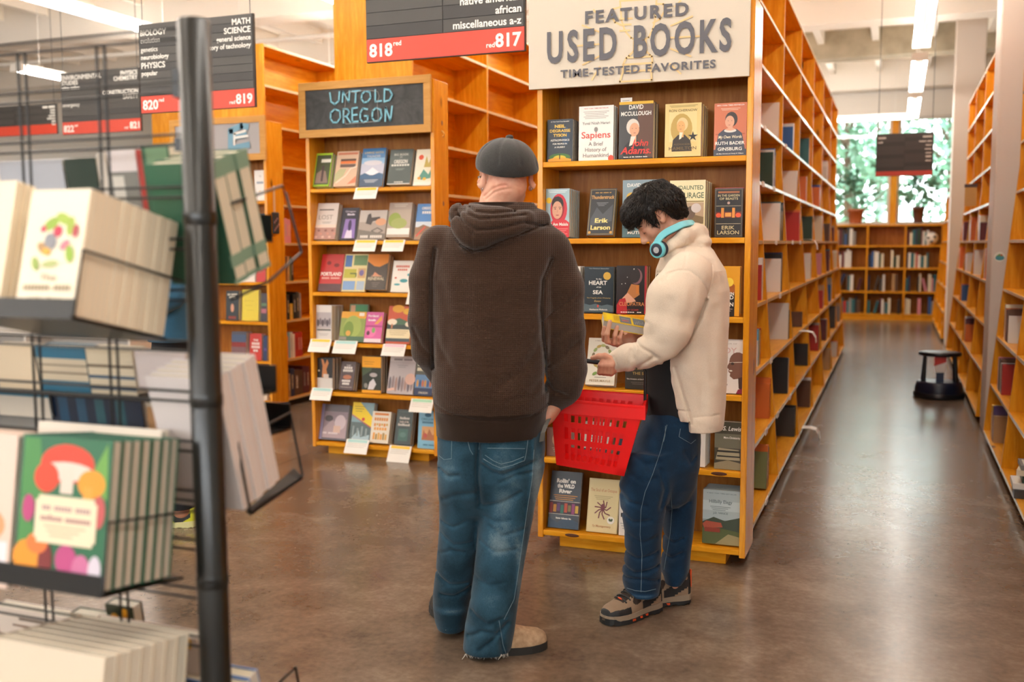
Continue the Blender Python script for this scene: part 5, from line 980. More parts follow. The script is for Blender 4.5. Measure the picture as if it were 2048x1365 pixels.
# kick-step stool in the right aisle
sxx, syy = .40, 9.86
t = thing('step_stool', 'black rolling step stool with red and white sticker, right aisle floor', 'stool', (sxx, syy, 0))
BP = mat('black_plastic', '#15171c', .35); NB = mat('navy_plastic', '#141d33', .35)
MB().lathe([(.205, .012), (.212, .03), (.205, .10), (.195, .135), (.185, .15), (.15, .155), (.001, .155)], 32).build('base', NB, t)
MB().lathe([(.213, .004), (.219, .012), (.219, .045), (.213, .052)], 32).build('bumper', BP, t)
MB().lathe([(.17, .385), (.182, .39), (.185, .405), (.178, .418), (.15, .424), (.001, .424)], 32, 0, Matrix.Diagonal((1, .8, 1, 1))).build('top_step', BP, t)
for a in (.6, 2.54, 3.74, 5.68): MB().tube([(.165*cos(a), .13*sin(a), .15), (.15*cos(a), .115*sin(a), .395)], [.022, .016], 8).build('leg', BP, t)
q = MB().box(-.05, .05, -.152, -.149, .27, .37).box(-.05, .05, -.152, -.149, .16, .2, 0); q = MB().box(-.05, .05, -.12, -.117, .30, .39).build('sticker', C('#c8352c'), t); MB().prism([(-.05,.30),(.05,.34),(.045,.25),(-.035,.24)], 1, -.1205, -.1165).build('sticker', C('#ece8e4'), t); MB().box(-.032, .034, -.12, -.117, .155, .242).build('sticker', C('#24324e'), t)
# label tabs curling off the shelf edges in the aisle
for px, py, i in ((1598, 643, 2), (1604, 823, 0), (1603, 500, 4)):
    z = ZK[i]; X = -1.05+hwz(z)
    y = 7.0
    for _ in range(8):
        a = proj((X, y, z))[0]; b_ = proj((X, y+.01, z))[0]; y += (px-a)/(b_-a)*.01
    t = thing('shelf_tab', 'white curled label tab sticking out of the aisle case, %s shelf up' % ORD[i+1], 'shelf tab', (X, y, z))
    mb = MB(); P = [(0,0,.012),(.06,0,.014),(.10,0,.004),(.12,0,-.03),(.125,0,-.07)]
    for (a0,_,c0),(a1,_,c1) in zip(P, P[1:]): mb.add([(a0,-.06,c0),(a1,-.06,c1),(a1,.06,c1),(a0,.06,c0),(a0,-.06,c0-.001),(a1,-.06,c1-.001),(a1,.06,c1-.001),(a0,.06,c0-.001)], [(0,1,2,3),(7,6,5,4),(0,4,5,1),(3,2,6,7)])
    mb.build('tab', CARD, t)
# ================================================================== people: distance-field modelling turned into one skin
from mathutils.bvhtree import BVHTree
def axis(lo, hi, step, fine=()):
    out = [lo]
    while out[-1] < hi:
        s = step
        for a, b, st_ in fine:
            if a <= out[-1] < b: s = min(s, st_)
        out.append(out[-1]+s)
    return np.array(out, np.float32)
class SDF:
    def __init__(s, xs, ys, zs):
        s.x, s.y, s.z = xs, ys, zs; s.V = np.full((len(xs), len(ys), len(zs)), .3, np.float32)
    def sl(s, lo, hi, m):
        r = []
        for a, l, h in ((s.x, lo[0], hi[0]), (s.y, lo[1], hi[1]), (s.z, lo[2], hi[2])):
            r.append(slice(max(int(np.searchsorted(a, l-m))-1, 0), int(np.searchsorted(a, h+m))+1))
        return tuple(r)
    def grid(s, q): return s.x[q[0]][:, None, None], s.y[q[1]][None, :, None], s.z[q[2]][None, None, :]
    def put(s, prim, k=.02, op='+'):
        lo, hi, f = prim; q = s.sl(lo, hi, k+.045); 
        if any(a.stop-a.start < 1 for a in q): return s
        d = f(*s.grid(q)).astype(np.float32); A = s.V[q]
        if op == '-': d = -d
        h = np.clip(.5+.5*((A-d) if op == '+' else (d-A))/k, 0, 1)
        s.V[q] = (A*(1-h)+d*h-k*h*(1-h)) if op == '+' else (A*(1-h)+d*h+k*h*(1-h)); return s
    def crease(s, pts, w, dep, vlo=-9, vhi=9, plane=True):
        """a fold line: groove (dep>0) or ridge (dep<0); measured in the u-z plane for the side vlo<v<vhi"""
        P = np.array(pts, float); lo, hi = P.min(0).copy(), P.max(0).copy()
        if plane: lo[1], hi[1] = vlo, vhi
        q = s.sl(lo, hi, 2.6*w); X, Y, Z = s.grid(q); best = None
        for a, b in zip(P, P[1:]):
            dx, dz = b[0]-a[0], b[2]-a[2]; dy = 0 if plane else b[1]-a[1]
            L = dx*dx+dz*dz+dy*dy+1e-9
            t = np.clip(((X-a[0])*dx+(Z-a[2])*dz+(0 if plane else (Y-a[1])*dy))/L, 0, 1)
            dd = (X-a[0]-t*dx)**2+(Z-a[2]-t*dz)**2
            if not plane: dd = dd+(Y-a[1]-t*dy)**2
            best = dd if best is None else np.minimum(best, dd)
        s.V[q] = s.V[q]+(dep*np.exp(-best/(w*w))).astype(np.float32); return s
    def wobble(s, amp, fr, seed, n=5, zs=1.0):
        rg = np.random.RandomState(seed); X, Y, Z = s.grid((slice(None),)*3); T = 0
        for i in range(n):
            a = rg.normal(size=3); a /= np.linalg.norm(a); f = fr*rg.uniform(.7, 1.5)
            T = T+np.sin((a[0]*X+a[1]*Y+a[2]*zs*Z)*f+rg.uniform(0, 6.3))*(1/n)
        s.V += (amp*T).astype(np.float32); return s
    def cut(s, f, k=.004):
        X, Y, Z = s.grid((slice(None),)*3); d = f(X, Y, Z).astype(np.float32); s.V = np.maximum(s.V, d); return s
    def nets(s):
        V = s.V; V[0], V[-1] = .3, .3; V[:, 0], V[:, -1] = .3, .3; V[:, :, 0], V[:, :, -1] = .3, .3
        S = V < 0; c = np.zeros([n-1 for n in S.shape], np.uint8)
        for i in (0, 1):
            for j in (0, 1):
                for k in (0, 1): c += S[i:S.shape[0]-1+i, j:S.shape[1]-1+j, k:S.shape[2]-1+k]
        I, J, K = np.nonzero((c > 0) & (c < 8)); n = len(I)
        idx = np.full(c.shape, -1, np.int32); idx[I, J, K] = np.arange(n)
        cor = [(i, j, k) for i in (0, 1) for j in (0, 1) for k in (0, 1)]
        val = {o: V[I+o[0], J+o[1], K+o[2]] for o in cor}
        acc = np.zeros((n, 3)); cnt = np.zeros(n)
        for a in cor:
            for ax in range(3):
                if a[ax]: continue
                b = list(a); b[ax] = 1; b = tuple(b); va, vb = val[a], val[b]
                m = (va < 0) != (vb < 0); t = np.where(m, va/np.where(m, va-vb, 1), 0)
                p = np.array(a, float)[None, :]+np.zeros((n, 3)); p[:, ax] += t
                acc[m] += p[m]; cnt[m] += 1
        f = acc/cnt[:, None]
        def lerp(ax, i, fr): return ax[i]+(ax[i+1]-ax[i])*fr
        v = np.stack([lerp(s.x, I, f[:, 0]), lerp(s.y, J, f[:, 1]), lerp(s.z, K, f[:, 2])], 1)
        F = []
        for ax in range(3):
            o1, o2 = [(1, 2), (2, 0), (0, 1)][ax]
            lo = [slice(None)]*3; hi = [slice(None)]*3; lo[ax] = slice(0, -1); hi[ax] = slice(1, None)
            A, B = S[tuple(lo)], S[tuple(hi)]; P = np.stack(np.nonzero(A != B), 1)
            fl = A[P[:, 0], P[:, 1], P[:, 2]]
            qd = []
            for d1, d2 in ((0, 0), (-1, 0), (-1, -1), (0, -1)):
                p = P.copy(); p[:, o1] += d1; p[:, o2] += d2; qd.append(idx[p[:, 0], p[:, 1], p[:, 2]])
            qd = np.stack(qd, 1); qd[~fl] = qd[~fl][:, ::-1]; F.append(qd)
        return v, np.concatenate(F)
def raw_mesh(name, v, f, mats, smooth=True):
    me = bpy.data.meshes.new(name); me.vertices.add(len(v)); me.vertices.foreach_set('co', np.asarray(v, np.float32).ravel())
    me.loops.add(f.size); me.loops.foreach_set('vertex_index', f.astype(np.int32).ravel()); me.polygons.add(len(f))
    me.polygons.foreach_set('loop_start', np.arange(0, f.size, 4, dtype=np.int32)); me.polygons.foreach_set('loop_total', np.full(len(f), 4, np.int32))
    me.polygons.foreach_set('use_smooth', np.full(len(f), smooth)); me.update(calc_edges=True)
    for m in (mats if isinstance(mats, (list, tuple)) else [mats]): me.materials.append(m)
    return me
# primitives: (lo, hi, f)
def rc(a, b, ra, rb, sq=1.0):
    a, b = np.array(a, float), np.array(b, float); m = max(ra, rb)
    def f(X, Y, Z):
        d = b-a; L = d@d+1e-12; t = np.clip(((X-a[0])*d[0]+(Y-a[1])*d[1]+(Z-a[2])*d[2])/L, 0, 1)
        return np.sqrt((X-a[0]-t*d[0])**2+(Y-a[1]-t*d[1])**2+(Z-a[2]-t*d[2])**2)-(ra+(rb-ra)*t)
    return np.minimum(a, b)-m, np.maximum(a, b)+m, f
def el(c, r, rot=None):
    c, r = np.array(c, float), np.array(r, float); m = r.max()
    Rm = np.array(rot.to_3x3()).T if rot is not None else np.eye(3)
    def f(X, Y, Z):
        q = [Rm[i, 0]*(X-c[0])+Rm[i, 1]*(Y-c[1])+Rm[i, 2]*(Z-c[2]) for i in range(3)]
        k0 = np.sqrt(sum((q[i]/r[i])**2 for i in range(3)))+1e-9; k1 = np.sqrt(sum((q[i]/r[i]**2)**2 for i in range(3)))+1e-9
        return k0*(k0-1)/k1
    e = r if rot is None else np.full(3, m); return c-e, c+e, f
def loft(sec, p=2.0):
    """sec rows: z, u, v, ru, rv (sorted by z)"""
    S = np.array(sorted(sec), float)
    lo = np.array([(S[:,1]-S[:,3]).min(), (S[:,2]-S[:,4]).min(), S[0,0]]); hi = np.array([(S[:,1]+S[:,3]).max(), (S[:,2]+S[:,4]).max(), S[-1,0]])
    def f(X, Y, Z):
        z = Z.ravel(); zi = np.clip(z, S[0,0], S[-1,0])
        # smooth (cubic-ish) interpolation between sections
        def ip(col):
            y = np.interp(zi, S[:,0], S[:,col]); return y[None, None, :]
        u, v, a, b = ip(1), ip(2), ip(3), ip(4)
        k = ((np.abs(X-u)/a)**p+(np.abs(Y-v)/b)**p)**(1/p)
        d = (k-1)*np.minimum(a, b)*np.ones_like(Z)
        dz = np.maximum(S[0,0]-Z, Z-S[-1,0]); return np.maximum(d, dz)
    return lo, hi, f
def chain(sd, pts, rs, k=.01):
    for i in range(len(pts)-1): sd.put(rc(pts[i], pts[i+1], rs[i], rs[i+1]), k)
class Person:
    def __init__(s, name, label, ux, D):
        s.D = D; s.u0 = ux; s.O = R3*ux+F3*D
        s.name, s.label = name, label
        s.cam = np.array([-ux, -D, CAMZ])
    def L(s, px, py, dd=0.0):
        r = ray(px, py); t = (s.D+dd)/(r@F3); p = C0+t*r; return np.array([(p-s.O)@R3, dd, p[2]])
    def S(s, px=1.0, dd=0.0): return px*(s.D+dd)/FPX
    def secs(s, rows, dd0=0):
        """rows: y, xl, xr, rv[, dd]"""
        out = []
        for r in rows:
            dd = dd0+(r[4] if len(r) > 4 else 0); a = s.L(r[1], r[0], dd); b = s.L(r[2], r[0], dd)
            out.append(((a[2]+b[2])/2, (a[0]+b[0])/2, dd, (b[0]-a[0])/2, r[3]))
        return out
    def link(s, name, me, parent):
        o = link(name, me, parent)
        if parent is None: o.location = tuple(s.O); o.rotation_euler = (0, 0, YAW)
        return o
    def trace(s, me_v, me_f, pts, r, lift=.0008, step=4, bv=None):
        """lay thin thread along a line of points on a surface"""
        if bv is None: bv = BVHTree.FromPolygons(me_v.tolist(), me_f.tolist())
        P = []; c = Vector(s.cam)
        for (x0, y0), (x1, y1) in zip(pts, pts[1:]):
            n_ = max(1, int(math.hypot(x1-x0, y1-y0)/step))
            for i in range(n_+(1 if (x1, y1) == tuple(pts[-1]) else 0)):
                q = s.L(x0+(x1-x0)*i/n_, y0+(y1-y0)*i/n_, 0); d = (Vector(q)-c).normalized(); h = bv.ray_cast(c, d)
                if h[0] is not None: P.append(h[0]-d*lift)
        return P
def wear_attr(me, v, blobs):
    w = np.zeros(len(v))
    for (c, rx, rz, a) in blobs: w = w+a*np.exp(-((v[:, 0]-c[0])/rx)**2-((v[:, 2]-c[2])/rz)**2)
    at = me.attributes.new('wear', 'FLOAT', 'POINT'); at.data.foreach_set('value', np.clip(w, 0, 1).astype(np.float32))

# ---- skin, cloth
def skin_mat(name, base, red):
    m = mat(name, base, .48); n = NT(m); v = n.mapped((1,1,1), rnd=False)
    n.l(n.ramp(n.noise(v, 22, 4), [(.35, red), (.6, base)]), n.b.inputs['Base Color'])
    n.b.inputs['Subsurface Weight'].default_value = .08; n.b.inputs['Subsurface Radius'].default_value = (.012, .005, .003); n.b.inputs['Subsurface Scale'].default_value = .5
    n.bump(n.noise(v, 260, 2), .06, .002); return m
SKIN_M = skin_mat('skin_pink', '#dca68c', '#cf8a72'); SKIN_B = skin_mat('skin_warm', '#dda88c', '#d0937a')
def denim(name, dark, mid, pale):
    m = mat(name, mid, .85, spec=.2); n = NT(m); v = n.mapped((1,1,1), rnd=False)
    at = n.n('ShaderNodeAttribute', attribute_name='wear'); nz = n.noise(v, 9, 6, .4, .6); fine = n.noise(n.mapped((1.6,1.6,.35), rnd=False), 420, 3)
    f = n.math('ADD', at.outputs['Fac'], n.math('MULTIPLY', n.math('SUBTRACT', nz, .5), .85)); f = n.math('ADD', f, n.math('MULTIPLY', n.math('SUBTRACT', fine, .5), .45))
    n.l(n.ramp(f, [(.0, dark), (.35, mid), (.95, pale)]), n.b.inputs['Base Color'])
    n.b.inputs['Sheen Weight'].default_value = .15; n.bump(fine, .25, .002); return m
DEN_M = denim('denim_washed', '#12303f', '#2b5064', '#93a7ae'); DEN_B = denim('denim_dark', '#0f2a42', '#1b4161', '#5f829b'); DEN_3 = denim('denim_shirt', '#2f5a76', '#3f6d8a', '#7599b0')
def knit(name, lo, hi, per, strength, rot=0.0, flat=False):
    m = mat(name, hi, .95, spec=.15); n = NT(m); tc = n.n('ShaderNodeTexCoord'); mp = n.n('ShaderNodeMapping'); n.l(tc.outputs['Object'], mp.inputs[0]); mp.inputs['Rotation'].default_value = (0, rot, 0)
    sx = n.n('ShaderNodeSeparateXYZ'); n.l(mp.outputs[0], sx.inputs[0]); k = 2*pi/per
    a = n.math('SINE', n.math('MULTIPLY', sx.outputs[0], k)); b = n.math('SINE', n.math('MULTIPLY', sx.outputs[2], k))
    w = n.math('MULTIPLY', a, b) if False else n.math('MAXIMUM', a, b)
    w = n.math('ADD', n.math('MULTIPLY', w, .5), .5); nz = n.noise(n.mapped((1,1,1), rnd=False), 5, 4); fz = n.noise(n.mapped((1,1,1), rnd=False), 350, 2)
    f = n.math('ADD', n.math('MULTIPLY', w, .0 if flat else .55), n.math('ADD', n.math('MULTIPLY', nz, .5), n.math('MULTIPLY', fz, .35)))
    n.l(n.ramp(f, [(.2, lo), (.95, hi)]), n.b.inputs['Base Color']); n.b.inputs['Sheen Weight'].default_value = .25
    n.bump(fz if flat else n.math('ADD', w, n.math('MULTIPLY', fz, .4)), strength, .0025); return m
WAF = knit('waffle_knit', '#1c120c', '#432f23', .0066, .6); RIBB = knit('brown_band', '#22160f', '#35251b', .004, .3, flat=True)
FLC = knit('cream_wool', '#d0bda8', '#f6e7d5', .004, .5, flat=True)
CAPM = knit('tweed', '#262728', '#5c5a57', .003, .5, flat=True)
TEE = mat('black_tee', '#101012', .9)

HEADP = {}
def head(sd, T, k=1.0, ears=True, ef=.35, ez=0.0, ey=0.0, ex=0.0):
    """head in its own frame (face +y, x right, z up, metres) placed by matrix T"""
    Rt = T.to_3x3()
    def P(x, y, z): q = T @ Vector((x*.01*k, y*.01*k, z*.01*k)); return (q.x, q.y, q.z)
    def E(c, r, kk=.02, op='+', rot=None):
        Rr = Rt.to_4x4() if rot is None else (Rt.to_4x4() @ rot.to_4x4()); sd.put(el(P(*c), [a*.01*k for a in r], Rr), kk, op)
    def G(a, b, ra, rb, kk=.012, op='+'): sd.put(rc(P(*a), P(*b), ra*.01*k, rb*.01*k), kk, op)
    E((0,-.8,3.6), (7.4,9.4,8.2)); E((0,3.0,-2.6), (5.9,6.2,7.6), .03)
    G((0,7.6,-9.0), (0,7.3,-8.6), 1.9, 1.9, .022); G((-4.8,1.2,-6.4), (-1.6,6.8,-9.2), 1.7, 1.5, .022); G((4.8,1.2,-6.4), (1.6,6.8,-9.2), 1.7, 1.5, .022)
    G((-3.6,7.9,2.5), (3.6,7.9,2.5), .8, .8, .012); E((-4.2,5.9,-1.6), (2.4,2.2,2.0), .02); E((4.2,5.9,-1.6), (2.4,2.2,2.0), .02)
    for s in (-1, 1): E((s*3.1,9.4,.6), (1.55,1.3,1.0), .012, '-')
    for s in (-1, 1): E((s*3.1,7.7,.6), (1.35,1.15,1.1), .006)
    G((0,8.6,1.4), (0,10.6,-2.5), .75, 1.05, .010); E((0,10.4,-2.9), (1.15,1.1,.95), .008)
    for s in (-1, 1): E((s*1.25,9.5,-3.1), (.75,.9,.65), .007)
    for s in (-1, 1): E((s*.65,10.1,-3.75), (.32,.45,.25), .003, '-')
    G((-1.7,8.5,-5.35), (1.7,8.5,-5.35), .5, .5, .006); G((0,9.0,-5.35), (0,9.0,-5.3), .6, .6, .008); G((-1.4,8.5,-6.35), (1.4,8.5,-6.35), .6, .6, .006); G((0,8.9,-6.35), (0,8.9,-6.35), .6, .6, .008)
    G((-2.2,8.95,-5.85), (2.2,8.95,-5.85), .22, .22, .003, '-')
    if ears:
        for s in (-1, 1):
            rot = Matrix.Rotation(s*-ef, 3, 'Z') @ Matrix.Rotation(.15, 3, 'X')
            E((s*(7.3+ef*.7+ex),-1.0-ef+ey,-.3+ez), (.7,1.9,3.2), .006, '+', rot); E((s*(7.0+ef*.5+ex),-.6+ey,-2.9+ez), (.7,1.0,1.0), .006)
            E((s*(7.95+ef*.7+ex),-.7-ef+ey,.1+ez), (.6,1.15,2.1), .004, '-', rot); E((s*(7.7+ex),-.1+ey,-1.0+ez), (.5,.6,.8), .004, '-')
    return P

def shoe(parent, O, toe, d, Ln, Wd, spec, name='shoe'):
    """shoe on the floor: toe tip (u,v) local, heading d; spec: upper(s,a)->material index, mats, sole style"""
    d = np.array(d, float); d /= np.linalg.norm(d)
    root = link(name, None, parent); root.empty_display_size = .05
    M = Matrix(((-d[1], -d[0], 0, toe[0]), (d[0], -d[1], 0, toe[1]), (0, 0, 1, 0), (0, 0, 0, 1)))  # x across, y from toe to heel
    root.matrix_local = M
    sk = [0, .02, .06, .14, .26, .4, .55, .7, .85, .95, .985, 1]; wk = [.08, .42, .66, .88, 1.0, .97, .82, .72, .74, .62, .40, .10]
    def w(s): return float(np.interp(s, sk, wk))*Wd/2
    hs, hv = spec['prof']
    def h(s): return float(np.interp(s, hs, hv))
    sole = spec['sole']
    def base(s): return float(np.interp(s, [0, .5, 1], sole))
    ns, na = 110, 60; vs = []; fs = []; mi = []
    for i in range(ns+1):
        s = i/ns
        for j in range(na+1):
            a = pi*j/na; ca, sa = cos(a), sin(a); e = .72
            x = -math.copysign(abs(ca)**e, ca)*w(s)*(1-.12*sa); z = base(s)*.9+(abs(sa)**e)*(h(s)-base(s)*.9)
            vs.append((x, s*Ln, z))
    for i in range(ns):
        for j in range(na):
            fs.append((i*(na+1)+j, (i+1)*(na+1)+j, (i+1)*(na+1)+j+1, i*(na+1)+j+1)); mi.append(spec['mi']((i+.5)/ns, (j+.5)/na))
    mb = MB(); o0 = 0
    mb.v = vs; mb.f = fs; mb.m = mi; mb.sm = [True]*len(fs)
    mb.build('upper', spec['mats'], root)
    # sole: outline extruded, lugs along the lower edge
    def ring(z, grow, lug=0):
        P = []
        for i in range(33):
            s = .5-.5*cos(pi*i/32); P.append((w(s)+grow, s*Ln, s))
        out = [(x, y, s) for x, y, s in P]+[(-x, y, s) for x, y, s in P[::-1]]
        return [(x, y, z(s)+(lug if (int(s*26) % 2) else 0)) for x, y, s in out]
    for nm, m, z0, z1, g, lug in spec['layers']:
        A = ring(z0, g, lug); B = ring(z1, g*.8); n_ = len(A); sb = MB()
        sb.add(A+B, [(i, i+n_, (i+1) % n_+n_, (i+1) % n_) for i in range(n_)]+[tuple(range(n_)), tuple(range(2*n_-1, n_-1, -1))]); sb.build(nm, m, root)
    if spec.get('lace'):
        lb = MB(); lm, ls0, ls1, nl = spec['lace']
        for k in range(nl):
            s = ls0+(ls1-ls0)*k/(nl-1); P = []
            for j in range(9):
                a = pi*(.28+.44*j/8); x = -math.copysign(abs(cos(a))**.72, cos(a))*w(s)*(1-.12*sin(a)); z = base(s)*.9+(sin(a)**.72)*(h(s)-base(s)*.9); P.append((x, (s+.018*(j/8-.5)*(1 if k % 2 else -1))*Ln, z+.0035))
            lb.tube(P, .0034, 6)
        lb.build('laces', lm, root)
    for e in spec.get('extra', []):
        e(root, w, h, base, Ln)
    return root
# ------------------------------------------------------------------ the man in the flat cap
m = Person('person', 'person in brown waffle hooded sweater, flat cap and faded jeans, seen from behind', -.065, 3.42)
L = m.L
# body (skin)
sd = SDF(axis(-.36, .36, .006, [(-.12, .14, .0035)]), axis(-.28, .36, .006, [(-.14, .14, .0035)]), axis(.0, 1.80, .012, [(.78, .9, .004), (1.44, 1.78, .0035)]))
hc = L(1012, 352, 0.0)
TH = Matrix.Translation(hc) @ Matrix.Rotation(R_(10), 4, 'Z') @ Matrix.Rotation(R_(-6), 4, 'X')
HPm = head(sd, TH, 1.02, ef=.8, ez=-1.2, ex=.75)
nk0 = HPm(0,-2.2,-4); chain(sd, [nk0, tuple(L(1002, 402, .0)), tuple(L(992, 440, .0))], [.064, .066, .075], .02)
sd.put(el(L(1014, 372, -.045), (.05, .035, .04)), .025)
for pts, w_, d_ in (([(968,392),(985,378),(1000,372),(1012,371)], .004, .0035), ([(972,398),(990,384),(1010,379),(1022,378)], .0035, .003), ([(1030,372),(1044,376)], .004, .0025)):
    sd.crease([L(*p, -.08) for p in pts], w_, d_, -.2, .0)
sh = [L(890, 500), L(1100, 510)]
sd.put(loft(m.secs([(460,930,1060,.07),(500,885,1105,.10),(600,885,1090,.11),(760,890,1075,.11),(850,890,1075,.11),(930,892,1075,.11)])), .03)
chain(sd, [sh[0], L(856, 610), L(862, 690, .02), L(895, 760, .2)], [.05, .04, .036, .028], .02)
chain(sd, [sh[1], L(1122, 610), L(1128, 725, .01), L(1122, 775, .03), L(1102, 820, .04)], [.055, .042, .038, .036, .030], .02)
# hands: right in its pocket, left in the sweater pouch
rp = L(1094, 832, .03)
chain(sd, [L(1103, 815, .04), rp, L(1070, 850, .02)], [.029, .027, .033], .012)
for i in range(4):
    b_ = L(1060+i*6, 866, .0+.014*i); chain(sd, [b_, b_+np.array([-.004, .004, -.035]), b_+np.array([-.008, .01, -.06+.008*(i in (0, 3))])], [.0095, .009, .008], .004)
chain(sd, [L(1078, 845, -.02), L(1072, 858, -.03), L(1068, 870, -.03)], [.011, .010, .009], .005)
lp = L(898, 762, .22); chain(sd, [L(893, 755, .2), lp+np.array([.03, .0, .0])], [.03, .03], .01)
for i in range(4):
    b_ = lp+np.array([.045, .004, .03-.02*i]); chain(sd, [b_, b_+np.array([.035, .008, -.006]), b_+np.array([.06-.006*abs(i-1), -.002, -.012])], [.0095, .009, .0078], .004)
chain(sd, [lp+np.array([.0, -.012, .02]), lp+np.array([.03, -.03, .03])], [.011, .009], .005)
ka, kb = L(918, 1060, .05), L(1005, 1090, -.04); aa, ab = np.array([-.215+.065+0, .16, .08]), np.array([-.10+.065, -.065, .08])
chain(sd, [L(925, 900), ka, aa], [.08, .055, .04], .03); chain(sd, [L(1035, 900), kb, ab], [.08, .055, .04], .03)
v, f = sd.nets(); body = m.link('person', raw_mesh('person', v, f, SKIN_M), None); tag(body, m.label, 'person'); MAN = body
print('man body', len(v))
# hooded sweater
sd = SDF(axis(-.36, .36, .0038), axis(-.27, .34, .005), axis(.70, 1.56, .0038))
tor = [(395,945,1060,.05,-.01),(415,935,1072,.085,-.01),(440,905,1098,.112,0),(470,880,1118,.13,0),(500,868,1122,.142,0),(560,862,1116,.15,0),(640,864,1108,.155,0),(720,864,1100,.158,0),(780,864,1098,.16,0),(812,868,1095,.152,0),(826,871,1092,.148,0),(850,873,1090,.150,0),(870,874,1088,.148,0)]
sd.put(loft(m.secs(tor), 2.25), .01)
chain(sd, [L(880,492), L(858,560), L(854,640,.0), L(859,700,.03), L(892,770,.2)], [.072, .066, .062, .060, .042], .018)
chain(sd, [L(1098,500), L(1124,575), L(1130,660,.0), L(1131,735,.02), L(1124,775,.035), L(1104,812,.06)], [.076, .074, .068, .070, .066, .036], .018)
sd.put(el(L(1140,740,.0), (.045,.06,.09)), .03)
# hood bag and collar roll
chain(sd, [L(912,438,.06), L(918,428,-.04), L(952,430,-.10), L(1000,440,-.125), L(1050,442,-.10), L(1082,440,-.03), L(1075,436,.06)], [.026,.032,.034,.032,.032,.03,.026], .012)
sd.put(el(L(975,452,-.135), (.125,.05,.062)), .03); sd.put(el(L(948,474,-.150), (.062,.036,.045)), .03)
sd.put(el(L(990,404,-.048), (.074,.045,.046)), .012)
sd.put(rc(L(998,380,-.005), L(1000,404,.0), .066, .064), .002, '-')
for pts, w_, d_ in (([(912,420),(928,445),(955,462),(1000,458),(1050,446),(1088,452)], .005, .008), ([(922,408),(936,430),(962,440),(1010,436),(1052,430)], .0045, .007), ([(940,415),(952,425),(985,428),(1030,424)], .005, .008),
    ([(893,446),(905,470),(925,490),(946,503),(970,498),(1010,480),(1060,462),(1094,449)], .006, .009), ([(944,470),(945,500)], .004, .004), ([(918,430),(930,455),(945,468)], .005, .006),
    ([(868,500),(861,560),(860,640),(861,700),(862,745)], .007, .014), ([(1104,520),(1086,560),(1082,620),(1086,680),(1092,730),(1092,790)], .007, .013), ([(1160,592),(1120,618),(1084,648)], .004, .004),
    ([(862,640),(880,700),(905,740)], .012, .004), ([(1095,640),(1075,700),(1040,745),(1000,770)], .014, .005), ([(880,560),(900,640),(890,720)], .02, .004), ([(1085,760),(1060,790),(1020,800)], .012, .004), ([(1094,770),(1108,790),(1135,800)], .007, .008), ([(1158,690),(1130,720),(1100,742)], .01, .006), ([(1165,640),(1140,665),(1112,680)], .012, .005), ([(822,660),(838,700),(858,720)], .008, .006),
    ([(868,815),(900,828),(950,838),(1010,841),(1060,836),(1096,818)], .004, .004), ([(930,560),(925,660),(935,760)], .03, .004), ([(1010,600),(1015,700),(1005,780)], .035, .004)):
    sd.crease([L(*p, -.12) for p in pts], w_, d_, -.4, .06)
sd.wobble(.0022, 38, 3); sd.wobble(.0012, 85, 4)
v, f = sd.nets(); hood = m.link('hooded_sweater', raw_mesh('hooded_sweater', v, f, [WAF, RIBB]), body)
zb = L(980, 836, -.15)[2]
pi_ = v[f].mean(1); sel = (pi_[:, 2] < zb+.004) & (np.abs(pi_[:, 0]-(L(980,830)[0])) < .195+0*pi_[:, 0])
lin_ = np.linalg.norm((pi_-np.array(L(990,402,-.05)))/np.array([.072, .07, .036]), axis=1) < 1.0
hood.data.polygons.foreach_set('material_index', (sel | lin_).astype(np.int32))
# pink shirt hem
sd = SDF(axis(-.25, .25, .006), axis(-.2, .2, .006), axis(.68, .9, .005))
sd.put(loft(m.secs([(858,876,1086,.141),(866,875,1084,.141),(900,876,1080,.140)], 0), 2.25), .01); u0_ = L(900, 860)[0]; zA_ = L(900, 886, -.14)[2]
sd.cut(lambda X, Y, Z: (zA_+.16*np.maximum(X-u0_, 0)+0*Y)-Z)
v, f = sd.nets(); m.link('shirt_hem', raw_mesh('shirt_hem', v, f, mat('pink_cotton', '#b5738c', .9)), body)
# jeans
sd = SDF(axis(-.30, .30, .0048), axis(-.26, .30, .006), axis(.015, .92, .0052))
sd.put(loft(m.secs([(790,884,1080,.12),(850,876,1090,.135,0),(900,876,1090,.140,-.004),(950,879,1084,.140,0),(985,882,1074,.125,.01),(1020,895,1050,.085,.01),(1035,915,1030,.05,.01)]), 2.2), .02)
lf = [(930,880,985,.115,.0),(1000,879,964,.100,.01),(1060,878,961,.088,.03),(1110,874,957,.082,.05),(1150,870,951,.080,.07),(1185,866,946,.082,.09),(1215,866,942,.085,.105),(1238,870,940,.088,.12),(1252,875,935,.088,.125)]
rt = [(930,968,1086,.118,-.0),(990,962,1074,.108,-.015),(1040,958,1066,.098,-.03),(1080,955,1058,.090,-.045),(1120,950,1050,.085,-.055),(1160,946,1043,.082,-.062),(1200,940,1037,.084,-.068),(1250,930,1031,.088,-.072),(1290,926,1025,.090,-.074),(1310,926,1018,.088,-.074)]
sd.put(loft(m.secs(lf), 2.1), .022); sd.put(loft(m.secs(rt), 2.1), .022)
